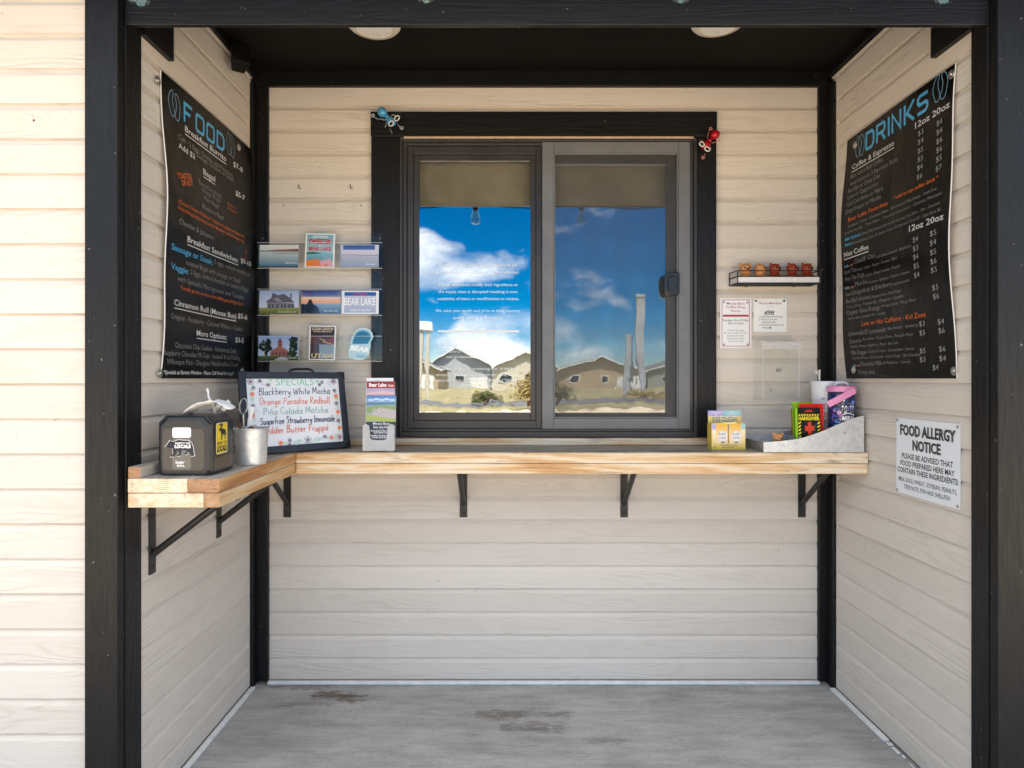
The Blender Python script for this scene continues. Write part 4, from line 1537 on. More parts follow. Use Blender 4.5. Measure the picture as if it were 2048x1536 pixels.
    for t, v, cap, fit, bold in (('FOOD ALLERGY', 0.208, 0.0345, 0.275, 0.03), ('NOTICE', 0.160, 0.033, 0.14, 0.03), ('PLEASE BE ADVISED THAT', 0.126, 0.0175, 0.255, 0.02), ('FOOD PREPARED HERE MAY', 0.100, 0.0175, 0.27, 0.02),
                                 ('CONTAIN THESE INGREDIENTS:', 0.075, 0.0175, 0.305, 0.02), ('MILK, EGGS, WHEAT, SOYBEAN, PEANUTS,', 0.044, 0.0145, 0.29, 0.004), ('TREE NUTS, FISH AND SHELLFISH', 0.020, 0.0145, 0.23, 0.004)):
        if cap > 0.03:
            sh.text(t, W3 / 2 + 0.004, v - 0.001, cap, gs, 'C', fit=fit, bold=bold)
        sh.text(t, W3 / 2, v, cap, K, 'C', fit=fit, bold=bold)
    r = thing('allergy_notice', 'white metal FOOD ALLERGY NOTICE sign screwed to the right wall', 'sign', O3)
    obj('panel', sh, 'print', r, smooth='keep')
    for u, v in ((0.007, H3 - 0.008), (W3 - 0.01, H3 - 0.01), (0.007, 0.008), (W3 - 0.01, 0.01)):
        m = MB()
        c = fn3(u, v, 0.0005)
        m.bar(c, c - Vector((0.0025, 0, 0)), 0.0055, 0.004, 10)
        obj('screw', m, 'steel', r)


# ------------------------------------------------------------------ paper notices, wire shelf, bears, tip box
def pin(parent, c, r=0.0055, mat='darksteel'):
    m = MB()
    m.bar(c, c - Vector((0, 0.004, 0)), r, r * 0.7, 12)
    obj('pin', m, mat, parent)


def build_back_wall_things():
    Yp = YB - 0.004
    # opening hours
    a, b = at(1440, 696, Yp), at(1503, 596, Yp)
    W, H = b.x - a.x, b.z - a.z
    fn = frame_fn((a.x, Yp, a.z), (1, 0, 0), (0, 0, 1))
    RED, DK = hx('a8242f'), hx('4a3a3c')
    sh = Sheet(fn)
    sh.slab(W, H, 0.001, hx('f1efef'), hx('e0dede'))
    sh.stroke([(0.009, 0.008), (W - 0.009, 0.008), (W - 0.009, H - 0.008), (0.009, H - 0.008)], 0.0028, hx('b06a74'), closed=True)
    for t, y, cap, col, bold, fit in (('Moose Buns', 0.868, 8, RED, 0.006, 0.56), ('Coffee Shop', 0.795, 8, RED, 0.006, 0.6), ('Hours', 0.72, 8, RED, 0.006, 0.3), ('Sunday thru Friday', 0.535, 7.2, DK, 0.006, 0.83), ('7am to 2pm', 0.475, 7.2, DK, 0.006, 0.5),
                                      ('Closed Saturday', 0.34, 6, hx('77757a'), -0.004, 0.54), ('For the weekly 7th Day', 0.285, 6, hx('77757a'), -0.004, 0.74), ('Sabbath & other', 0.23, 6, hx('77757a'), -0.004, 0.54), ('Appointed Times', 0.175, 6, hx('77757a'), -0.004, 0.56), ('(Leviticus 23)', 0.12, 6, hx('77757a'), -0.004, 0.46)):
        sh.text(t, W / 2, H * y, cap * 0.6 / 460, col, 'C', fit=fit * W, bold=bold)
    sh.rect(W * 0.09, H * 0.625, W * 0.91, H * 0.665, hx('b3303c'))
    r = thing('hours_notice', 'laminated shop hours notice with a red border pinned left of the doodled notice', 'notice', (a.x, Yp, a.z))
    obj('sheet', sh, 'gloss', r, smooth='keep')
    for u, v in ((0.13, 0.92), (0.87, 0.91), (0.13, 0.07), (0.88, 0.07)):
        pin(r, fn(W * u, H * v, 0.0005), mat='steel')
    # why tip
    a, b = at(1507, 664, Yp), at(1573.5, 597, Yp)
    W, H = b.x - a.x, b.z - a.z
    fn = frame_fn((a.x, Yp, a.z), (1, 0, 0), (0, 0, 1))
    sh = Sheet(fn)
    sh.slab(W, H, 0.001, hx('f1f1f0'), hx('dedede'))
    sh.text('"Why tip at Moose Buns?"', W / 2, H * 0.83, 0.009, RED, 'C', fit=W * 0.72, bold=0.01)
    for k, (cx, cy) in enumerate(((0.40, 0.60), (0.46, 0.615), (0.53, 0.61), (0.59, 0.6))):
        sh.disc(W * cx, H * cy, W * 0.034, hx('3b3f45'), 9)
        sh.disc(W * cx, H * cy, W * 0.018, hx('e8e8e8'), 8)
    sh.text('BUNS', W / 2 - 0.004, H * 0.51, 0.013, hx('33363c'), 'C', fit=W * 0.28, bold=0.02)
    sh.stroke([(W * 0.42, H * 0.70), (W * 0.47, H * 0.76), (W * 0.56, H * 0.76), (W * 0.62, H * 0.71)], 0.0008, hx('9a9a9a'), smooth=4)
    for t, y, f in (('1. Handcrafted drinks & treats', 0.435, 0.72), ('2. "Hi"d you! to the time', 0.35, 0.54), ('helping you today', 0.27, 0.4), ('3. Cheer love to the human(s) still', 0.185, 0.74), ('serving you!', 0.105, 0.28)):
        sh.text(t, W * 0.16 + (0.014 if t[0] not in '123' else 0), H * y, 0.0078, hx('35383e'), fit=f * W, shear=0.2)
    sh.disc(W * 0.5, H * 0.125, 0.004, hx('35383e'), 8)
    r = thing('tip_notice', 'square white notice with a doodled logo pinned above the clear tip box', 'notice', (a.x, Yp, a.z))
    obj('sheet', sh, 'gloss', r, smooth='keep')
    for u in (0.07, 0.92):
        pin(r, fn(W * u, H * 0.93, 0.0005))

    # wire shelf with a white liner tray
    x0, x1, y0, y1 = 0.957, 1.306, 2.628, 2.728
    zb, zm, zt = 1.7295, 1.7575, 1.7815
    r = thing('wire_shelf', 'narrow black wire shelf with a white tray on the wall above the notices', 'shelf', (1.13, 2.68, zb))
    m = MB()
    for z in (zb, zm, zt):
        m.tube([(x0, y1, z + 0.004), (x0 + 0.0005, y0, z), (x1, y0, z), (x1, y1, z + 0.004)], 0.0024, 8)
    for p in ((x0, y0), (x1, y0), (x0, y1 - 0.002), (x1, y1 - 0.002)):
        m.bar((p[0], p[1], zb), (p[0], p[1], zt + 0.001), 0.0022, n=8)
    for i in range(1, 6):
        y = y0 + (y1 - y0) * i / 6
        m.bar((x0, y, zb - 0.001), (x1, y, zb - 0.001), 0.0016, n=6)
    for x in (x0 + 0.07, x1 - 0.07):
        m.bar((x, y0, zb - 0.002), (x, y1, zb - 0.002), 0.002, n=6)
    obj('wire_frame', m, 'blackmetal', r, smooth=True)
    m = MB()
    m.box(x0 + 0.004, x1 - 0.004, y0 + 0.004, y1 - 0.004, zb + 0.0015, zb + 0.003)
    m.box(x0 + 0.004, x1 - 0.004, y0 + 0.004, y0 + 0.0055, zb + 0.003, zb + 0.026)
    m.box(x0 + 0.004, x0 + 0.0055, y0 + 0.0055, y1 - 0.004, zb + 0.003, zb + 0.0265)
    m.box(x1 - 0.0055, x1 - 0.004, y0 + 0.0055, y1 - 0.004, zb + 0.003, zb + 0.0265)
    obj('liner_tray', m, 'white', r)

    # bear figurines
    def bear(kind, label):
        big = kind != 'tan'
        t = thing('bear_figurine', label, 'figurine', (0, 0, 0), 0, 'bear figurines on the wire shelf')
        m = MB()
        rb = 0.033 if big else 0.027
        m.lathe([(0.012, 0.0), (rb * 0.86, 0.002), (rb, 0.012), (rb * 0.93, 0.024), (rb * 0.62, 0.033), (0.012, 0.036)], n=24)
        m.ell((0, 0, 0.0525), (0.0218, 0.0205, 0.0205), 20, 14)
        m.ell((0, -0.0175, 0.047), (0.009, 0.008, 0.0068), 14, 10)
        for s in (-1, 1):
            m.ell((s * 0.0195, 0.002, 0.0685), (0.0068, 0.0045, 0.0068), 12, 8)
        b = obj('body', m, 'tan' if kind == 'tan' else 'russet', t, world=False, smooth=True)
        rm = b.modifiers.new('fuse', 'REMESH')
        rm.mode = 'VOXEL'
        rm.voxel_size = 0.0013
        rm.use_smooth_shade = True
        sm = b.modifiers.new('soften', 'SMOOTH')
        sm.factor = 0.5
        sm.iterations = 4
        for s in (-1, 1):
            m = MB()
            m.ell((s * 0.0088, -0.0182, 0.0562), (0.0028, 0.0022, 0.003), 10, 8)
            obj('eye', m, 'eye', t, world=False, smooth=True)
        m = MB()
        m.ell((0, -0.0254, 0.0502), (0.0044, 0.0026, 0.0032), 10, 8)
        obj('nose', m, 'eye', t, world=False, smooth=True)
        return t
    zf = zb + 0.0032
    BS = 1.14
    tanb = bear('tan', 'tan bear figurine facing forward, at the end of the wire shelf nearest the window')
    rus = bear('russet', 'russet bear figurine in the middle of the wire shelf beside the turned tan bear')

    def put(b, px, rz, dz=0.0, y=2.672):
        b.location = (at(px, 540, y).x, y, zf + dz)
        b.rotation_euler = (0, 0, rz)
        b.scale = (BS * 0.98, BS * 0.98, BS * 1.04)
    put(tanb, 1491, 0)
    t2 = dup(tanb, (0, 0, 0), 0, 'tan bear figurine turned sideways on the wire shelf, between tan and russet bears')
    put(t2, 1520, R(48))
    put(rus, 1549.5, R(26))
    for px, rz, lab in ((1584, R(38), 'russet bear figurine on the wire shelf between two other russet bears'), (1613.5, R(22), 'russet bear figurine at the end of the wire shelf beside the black corner trim')):
        put(dup(rus, (0, 0, 0), 0, lab), px, rz, 0.001)
    t3 = dup(tanb, (1.062, 2.475, 1.046), R(6), 'tan bear figurine peeking over the low rim of the galvanised tray', 'loose bear figurines')
    t3.scale = (0.92, 0.92, 0.9)

    # clear tip box
    r = thing('tip_box', 'empty clear acrylic tip box with a lock screwed under the square notice', 'box', (1.14, 2.72, 1.231))
    x0, x1, y0, y1, z0, z1 = 1.064, 1.216, 2.630, 2.730, 1.231, 1.475
    m = MB()
    m.box(x0, x1, y0, y0 + 0.003, z0, z1)
    m.box(x0, x1, y1 - 0.003, y1, z0, z1 + 0.03)
    m.box(x0, x1, y0 + 0.0035, y1 - 0.0035, z0, z0 + 0.003)
    for xa in (x0, x1 - 0.003):
        m.add([(xa, y0 + 0.0035, z0 + 0.0035), (xa + 0.003, y0 + 0.0035, z0 + 0.0035), (xa + 0.003, y1 - 0.0035, z0 + 0.0035), (xa, y1 - 0.0035, z0 + 0.0035),
               (xa, y0 + 0.0035, z1), (xa + 0.003, y0 + 0.0035, z1), (xa + 0.003, y1 - 0.0035, z1 + 0.03), (xa, y1 - 0.0035, z1 + 0.03)],
              [(0, 3, 2, 1), (4, 5, 6, 7), (0, 1, 5, 4), (1, 2, 6, 5), (2, 3, 7, 6), (3, 0, 4, 7)])
    obj('box_body', m, 'acrylic', r)
    m = MB()
    q = [(y0 - 0.006, z1 + 0.001), (y1 - 0.0005, z1 + 0.034)]
    m.add([(x0 - 0.005, q[0][0], q[0][1]), (x1 + 0.005, q[0][0], q[0][1]), (x1 + 0.005, q[1][0], q[1][1]), (x0 - 0.005, q[1][0], q[1][1]),
           (x0 - 0.005, q[0][0], q[0][1] + 0.004), (x1 + 0.005, q[0][0], q[0][1] + 0.004), (x1 + 0.005, q[1][0], q[1][1] + 0.004), (x0 - 0.005, q[1][0], q[1][1] + 0.004)],
          [(0, 3, 2, 1), (4, 5, 6, 7), (0, 1, 5, 4), (1, 2, 6, 5), (2, 3, 7, 6), (3, 0, 4, 7)])
    m.box(x0 - 0.005, x1 + 0.005, y0 - 0.0095, y0 - 0.0065, z1 - 0.025, z1 + 0.005)
    obj('lid', m, 'frosted_thin', r)
    m = MB()
    for xa in (x0, x1 - 0.0012):
        m.box(xa - 0.0006, xa + 0.0018, y0 - 0.0013, y0 - 0.0003, z0, z1 - 0.026)
    m.box(x0, x1, y0 - 0.0013, y0 - 0.0003, z0 - 0.0016, z0 - 0.0003)
    obj('glued_edge', m, 'frosted_edge', r)
    c = at(1559.5, 740, y0)
    m = MB()
    m.bar((c.x, y0 + 0.02, c.z), (c.x, y0 - 0.005, c.z), 0.0078, n=20)
    m.bar((c.x, y0 - 0.005, c.z), (c.x, y0 - 0.007, c.z), 0.006, 0.0055, 16)
    obj('lock', m, 'steel', r, bevel=0.0006)
    for px, py in ((1542, 780), (1546, 697), (1563, 698)):
        c = at(px, py, y1)
        m = MB()
        m.bar((c.x, y1 - 0.0035, c.z), (c.x, y1 - 0.006, c.z), 0.0055 if py > 760 else 0.003, n=16)
        obj('screw', m, 'steel', r)
    m = MB()
    m.box(x0 + 0.03, x1 - 0.02, y0 + 0.02, y0 + 0.05, z0 + 0.0035, z0 + 0.0042)
    tag(obj('paper_slip', m, 'paper'), 'thin paper slip lying flat in the bottom of the clear tip box', 'paper')


# ------------------------------------------------------------------ postcard rack
def build_rack():
    Y1 = 2.700
    r = thing('postcard_rack', 'clear acrylic wall rack with three rows of pockets for postcards', 'rack', (-0.82, Y1, 1.40))
    a, b = at(519, 722, Y1), at(765.5, 467, Y1)
    m = MB()
    m.box(a.x, b.x, Y1, Y1 + 0.003, a.z, b.z)
    obj('backing', m, 'acrylic', r, bevel=0.0015)
    rows = ((485, 537), (578, 631), (672, 723))
    YF = 2.652
    for yt, yb in rows:
        p, q = at(515, yb, YF), at(764, yt, YF)
        m = MB()
        m.box(p.x, q.x, YF, YF + 0.002, p.z, q.z)
        m.box(p.x, q.x, YF + 0.0025, Y1 - 0.0005, p.z - 0.0005, p.z + 0.0018)
        for fx in (0.0, 0.333, 0.667, 1.0):
            x = p.x + (q.x - p.x) * fx
            m.box(x - 0.001, x + 0.001, YF + 0.0025, Y1 - 0.0005, p.z + 0.002, q.z)
        pk = obj('pocket', m, 'acrylic', r)
        m = MB()
        m.box(p.x, q.x, YF - 0.0012, YF - 0.0002, q.z - 0.0012, q.z)
        m.box(p.x, q.x, YF - 0.0012, YF - 0.0002, p.z, p.z + 0.0016)
        obj('pocket_edge', m, 'white', pk)
    for px in (526, 760):
        m = MB()
        c = at(px, 477, Y1)
        m.bar((c.x, Y1 - 0.0005, c.z), (c.x, Y1 - 0.005, c.z), 0.006, 0.004, 12)
        obj('screw', m, 'darksteel', r)

    YC = 2.664

    def card(x0, y0, x1, y1, label, lean=0.06, tilt=0.0):
        """A card standing in its pocket; px corners of its face."""
        p, q = at(x0, y1, YC), at(x1, y0, YC)
        W, H = q.x - p.x, q.z - p.z
        U = Vector((math.cos(tilt), 0, math.sin(tilt)))
        V = Vector((-math.sin(tilt), lean, math.cos(tilt)))
        sh = Sheet(frame_fn((p.x, YC, p.z), U, V))
        sh.slab(W, H, 0.0045, hx('f2f2f2'), hx('d8d8d6'))
        return sh, W, H, label

    def done(c):
        sh, W, H, label = c
        o = obj('postcard', sh, 'gloss', smooth='keep')
        tag(o, label, 'postcard', 'postcards in the wall rack')

    rnd = random.Random(3)
    # A still lake with red hills
    c = card(518, 489, 596, 534.5, 'postcard of a still lake under orange hills, top row of the rack nearest the corner', tilt=-0.008)
    sh, W, H, _ = c
    sh.rect(0, H * 0.68, W, H, hx('c7cfcf'), hx('dfe3df'))
    sh.rect(0, 0, W, H * 0.72, hx('3c6a8a'), hx('c2d0cf'))
    sh.poly([(0.12 * W, H * 0.74), (0.5 * W, H * 0.80), (0.75 * W, H * 0.82), (W, H * 0.84), (W, H * 0.75)], hx('a8684d'))
    sh.poly([(0.7 * W, H * 0.76), (0.85 * W, H * 0.8), (W, H * 0.79), (W, H * 0.75)], hx('5f3d36'))
    sh.rect(0, H * 0.70, W, H * 0.745, hx('5d6f85'))
    sh.poly([(0.3 * W, H * 0.63), (0.6 * W, H * 0.65), (W, H * 0.66), (W, H * 0.63), (0.4 * W, H * 0.61)], hx('8a6f62'))
    sh.rect(0, 0, W, H * 0.07, hx('1f3344'), hx('3c6a8a'))
    sh.text('The Narrows', W * 0.66, H * 0.17, 0.007, hx('ffffff'), fit=W * 0.3, shear=0.3)
    done(c)
    # B
    c = card(609, 465.5, 668, 534.5, 'upright illustrated SWEETER BEAR LAKE postcard, top row middle of the rack', tilt=-0.02)
    sh, W, H, _ = c
    sh.rect(W * 0.05, H * 0.03, W * 0.95, H * 0.97, hx('b8d6da'), hx('6fa6b6'))
    sh.text('EVERYTHING IS', W / 2, H * 0.87, 0.009, hx('e8eef0'), 'C', fit=W * 0.5, bold=0.02)
    sh.text('SWEETER', W / 2, H * 0.70, 0.019, hx('c02a36'), 'C', fit=W * 0.78, bold=0.05)
    sh.text('IN', W / 2, H * 0.62, 0.008, hx('e8eef0'), 'C', bold=0.02)
    sh.text('BEAR LAKE', W / 2, H * 0.50, 0.015, hx('c02a36'), 'C', fit=W * 0.76, bold=0.05)
    sh.rect(W * 0.05, H * 0.03, W * 0.95, H * 0.44, hx('1f6f86'), hx('7fb9c4'))
    sh.poly([(W * 0.05, H * 0.44), (W * 0.3, H * 0.46), (W * 0.6, H * 0.41), (W * 0.05, H * 0.38)], hx('39694c'))
    sh.poly([(W * 0.05, H * 0.03), (W * 0.95, H * 0.03), (W * 0.6, H * 0.2), (W * 0.4, H * 0.26), (W * 0.05, H * 0.2)], hx('e07d2c'))
    for u, v, rr in ((0.62, 0.14, 0.1), (0.78, 0.2, 0.11), (0.86, 0.12, 0.1), (0.72, 0.3, 0.1), (0.88, 0.34, 0.09)):
        sh.disc(W * u, H * v, W * rr, hx('d9a3ad') if v < 0.25 else hx('7ea9b5'), 10)
    done(c)
    # C
    c = card(681, 489, 757, 534.5, 'postcard of a pale pink lake under deep blue sky, top row by the window casing')
    sh, W, H, _ = c
    sh.rect(0, H * 0.55, W, H, hx('cfc6d6'), hx('c9d3e8'))
    sh.rect(W * 0.06, H * 0.78, W * 0.9, H * 0.98, hx('4565a8'), hx('22428a'))
    sh.rect(0, 0, W, H * 0.55, hx('8e9fb4'), hx('b9b6c8'))
    sh.stroke([(0, H * 0.55), (W * 0.35, H * 0.56), (W * 0.5, H * 0.535), (W, H * 0.54)], 0.0018, hx('5c6474'), smooth=3)
    sh.text('Bear Lake', W * 0.68, H * 0.1, 0.007, hx('ffffff'), fit=W * 0.22, shear=0.3)
    done(c)
    # D old wooden house
    c = card(518, 580.5, 597, 628, 'postcard of a weathered grey farmhouse in grass, middle row nearest the corner')
    sh, W, H, _ = c
    sh.rect(0, H * 0.2, W, H, hx('cfd6ea'), hx('9fb2d8'))
    sh.rect(0, 0, W, H * 0.27, hx('4c5a2c'), hx('9aa05a'))
    g1, g2, g3 = hx('7d7a86'), hx('625d6c'), hx('8d8894')
    sh.poly([(W * 0.2, H * 0.22), (W * 0.2, H * 0.5), (W * 0.34, H * 0.62), (W * 0.5, H * 0.5), (W * 0.88, H * 0.45), (W * 0.9, H * 0.27)], g1)
    sh.poly([(W * 0.14, H * 0.5), (W * 0.3, H * 0.68), (W * 0.33, H * 0.9), (W * 0.48, H * 0.8), (W * 0.62, H * 0.86), (W * 0.78, H * 0.68), (W * 0.9, H * 0.48), (W * 0.5, H * 0.5)], g2)
    sh.poly([(W * 0.34, H * 0.62), (W * 0.46, H * 0.72), (W * 0.58, H * 0.54), (W * 0.48, H * 0.5)], g3)
    sh.rect(W * 0.78, H * 0.66, W * 0.82, H * 0.88, g2)
    for u in (0.24, 0.32, 0.44, 0.56, 0.64, 0.74, 0.82):
        sh.rect(W * u, H * 0.26, W * (u + 0.035), H * 0.42, hx('3d4256'))
    for i in range(22):
        u = rnd.random()
        sh.stroke([(W * u, H * 0.02), (W * (u + 0.03), H * rnd.uniform(0.1, 0.26))], 0.0012, hx(rnd.choice(('6b7038', 'b0aa62', '47552a'))))
    sh.text('Bear Lake Valley, Utah', W * 0.5, H * 0.06, 0.006, hx('ffffff'), fit=W * 0.44, shear=0.3)
    done(c)
    # E sunset
    c = card(602, 580.5, 681, 627.5, 'sunset postcard with a dark headland over the lake, middle row centre of the rack')
    sh, W, H, _ = c
    sh.rect(0, H * 0.42, W, H * 0.72, hx('e79b6c'), hx('ecd0b4'))
    sh.rect(0, H * 0.72, W, H, hx('8a86ae'), hx('3f4480'))
    sh.rect(W * 0.05, H * 0.78, W * 0.9, H * 0.97, hx('5f65a0'), hx('343a78'))
    sh.rect(0, 0, W, H * 0.43, hx('42658a'), hx('8fa9c0'))
    sh.poly([(0, 0), (0, H * 0.42), (W * 0.14, H * 0.4), (W * 0.2, H * 0.6), (W * 0.25, H * 0.63), (W * 0.3, H * 0.42), (W * 0.42, H * 0.3), (W * 0.48, 0)], hx('222b3c'))
    sh.text('Bear Lake, Utah', W * 0.58, H * 0.1, 0.006, hx('ffffff'), fit=W * 0.34, shear=0.3)
    done(c)
    # F number plate
    c = card(683, 581, 757, 628, 'postcard printed as a BEAR LAKE licence plate, middle row by the window casing')
    sh, W, H, _ = c
    sh.rect(0, 0, W, H, hx('eceff4'))
    sh.rect(W * 0.07, H * 0.06, W * 0.93, H * 0.93, hx('aab2cc'), hx('d4cfe0'))
    sh.rect(W * 0.07, H * 0.78, W * 0.93, H * 0.94, hx('3d63ae'), hx('2e50a0'))
    for u in (0.22, 0.8):
        sh.disc(W * u, H * 0.85, 0.003, hx('1c2440'), 8)
    sh.text('UTAH', W / 2, H * 0.79, 0.011, hx('c43044'), 'C', fit=W * 0.36, bold=0.03)
    sh.text('BEAR LAKE', W / 2, H * 0.36, 0.031, hx('8d95b0'), 'C', fit=W * 0.84, bold=0.012)
    sh.text('BEAR LAKE', W / 2 - 0.001, H * 0.37, 0.031, hx('ffffff'), 'C', fit=W * 0.84, bold=0.012)
    sh.text('CARIBBEAN OF THE ROCKIES', W / 2, H * 0.13, 0.0065, hx('ffffff'), 'C', fit=W * 0.56, bold=0.01)
    done(c)
    # G church
    c = card(516, 671.5, 596, 720.5, 'postcard of a red brick church between dark trees, bottom row nearest the corner')
    sh, W, H, _ = c
    sh.rect(0, H * 0.15, W, H, hx('c9d6ee'), hx('8fa8da'))
    sh.rect(0, 0, W, H * 0.18, hx('3a4a2a'), hx('5d6d3c'))
    br, bd = hx('a2685c'), hx('83493f')
    sh.poly([(W * 0.3, H * 0.17), (W * 0.3, H * 0.33), (W * 0.42, H * 0.5), (W * 0.48, H * 0.52), (W * 0.48, H * 0.75), (W * 0.54, H * 0.92), (W * 0.6, H * 0.75), (W * 0.6, H * 0.52), (W * 0.68, H * 0.48), (W * 0.78, H * 0.33), (W * 0.78, H * 0.17)], br)
    sh.poly([(W * 0.48, H * 0.74), (W * 0.54, H * 0.93), (W * 0.6, H * 0.74)], bd)
    for u, v in ((0.36, 0.2), (0.44, 0.22), (0.53, 0.2), (0.62, 0.22), (0.71, 0.2), (0.53, 0.58)):
        sh.rect(W * u, H * v, W * (u + 0.03), H * (v + 0.12), hx('4c2c2c'))
    for i in range(110):
        side = i % 2
        u = rnd.gauss(0.2, 0.075) if side else rnd.gauss(0.88, 0.05)
        v = rnd.gauss(0.6, 0.13) if side else rnd.uniform(0.2, 0.92)
        sh.disc(min(W * 0.95, max(W * 0.05, W * u)), min(H * 0.92, H * v), W * rnd.uniform(0.025, 0.05), hx(rnd.choice(('1d2a1e', '26351f', '16201a', '2f4228'))), 7)
    sh.poly([(W * 0.4, 0), (W * 0.56, H * 0.14), (W * 0.66, H * 0.14), (W * 0.78, 0)], hx('b9bcc6'))
    sh.text('Paris Tabernacle', W * 0.66, H * 0.07, 0.006, hx('ffffff'), fit=W * 0.3, shear=0.3)
    done(c)
    # H Logan canyon
    c = card(617, 650.5, 670, 719.5, 'dark upright LOGAN CANYON UTAH postcard, bottom row middle of the rack', tilt=-0.015)
    sh, W, H, _ = c
    sh.rect(W * 0.05, H * 0.03, W * 0.95, H * 0.97, hx('2a221f'), hx('3b2a26'))
    sh.text('LOGAN CANYON', W / 2, H * 0.87, 0.012, hx('d9c9a8'), 'C', fit=W * 0.8, bold=0.03)
    sh.text('NATIONAL SCENIC BYWAY', W / 2, H * 0.81, 0.006, hx('d9c9a8'), 'C', fit=W * 0.7, bold=0.02)
    sh.poly([(W * 0.05, H * 0.45), (W * 0.95, H * 0.45), (W * 0.95, H * 0.72), (W * 0.6, H * 0.74), (W * 0.3, H * 0.68), (W * 0.05, H * 0.74)], hx('5b2f26'))
    sh.poly([(W * 0.55, H * 0.45), (W * 0.95, H * 0.5), (W * 0.95, H * 0.74)], hx('7b3a2c'))
    sh.stroke([(W * 0.4, H * 0.62), (W * 0.6, H * 0.56), (W * 0.55, H * 0.53), (W * 0.9, H * 0.46)], 0.003, hx('d8b45a'), smooth=4)
    sh.poly([(W * 0.42, H * 0.05), (W * 0.95, H * 0.05), (W * 0.95, H * 0.45), (W * 0.38, H * 0.45)], hx('8b99a6'))
    sh.poly([(W * 0.05, H * 0.05), (W * 0.38, H * 0.05), (W * 0.34, H * 0.45), (W * 0.05, H * 0.45)], hx('4a2b1c'))
    sh.text('UTAH', W / 2, H * 0.06, 0.018, hx('d9c08a'), 'C', fit=W * 0.8, bold=0.03)
    done(c)
    # I die-cut lake
    p, q = at(694, 720, YC), at(743, 655, YC)
    W, H = q.x - p.x, q.z - p.z
    sh = Sheet(frame_fn((p.x, YC, p.z), (1, 0, 0), (0.05, 0.06, 1)))
    blob = catmull([(0.12, 0.1), (0.04, 0.3), (0.1, 0.5), (0.16, 0.72), (0.3, 0.92), (0.6, 1.0), (0.9, 0.9), (1.0, 0.7), (0.88, 0.5), (0.9, 0.25), (0.7, 0.03), (0.4, 0.0)], 4, True)
    sh.prism([(u * W, v * H) for u, v in blob], lambda u, v, d: sh.fn(u, v, d), -0.004, 0.0, col=hx('cfe3ea'))
    for k, cc in ((0.9, '8fc0d2'), (0.82, '4f93b4'), (0.74, '2f7399')):
        sh.poly([((0.5 + (u - 0.5) * k) * W, (0.53 + (v - 0.53) * k) * H) for u, v in blob], hx(cc))
    sh.poly([(W * 0.06, H * 0.05), (W * 0.85, H * 0.05), (W * 0.95, H * 0.5), (W * 0.1, H * 0.5)], hx('b9d6e2'))
    sh.text('BEAR', W * 0.5, H * 0.27, 0.02, hx('ffffff'), 'C', fit=W * 0.8, bold=0.05, rot=R(-8))
    sh.text('lake', W * 0.6, H * 0.07, 0.017, hx('5f8fae'), 'C', fit=W * 0.5, shear=0.35, rot=R(-6))
    tag(obj('postcard', sh, 'gloss', smooth='keep'), 'blue die-cut lake shaped card reading BEAR lake, bottom row by the window casing', 'postcard', 'postcards in the wall rack')


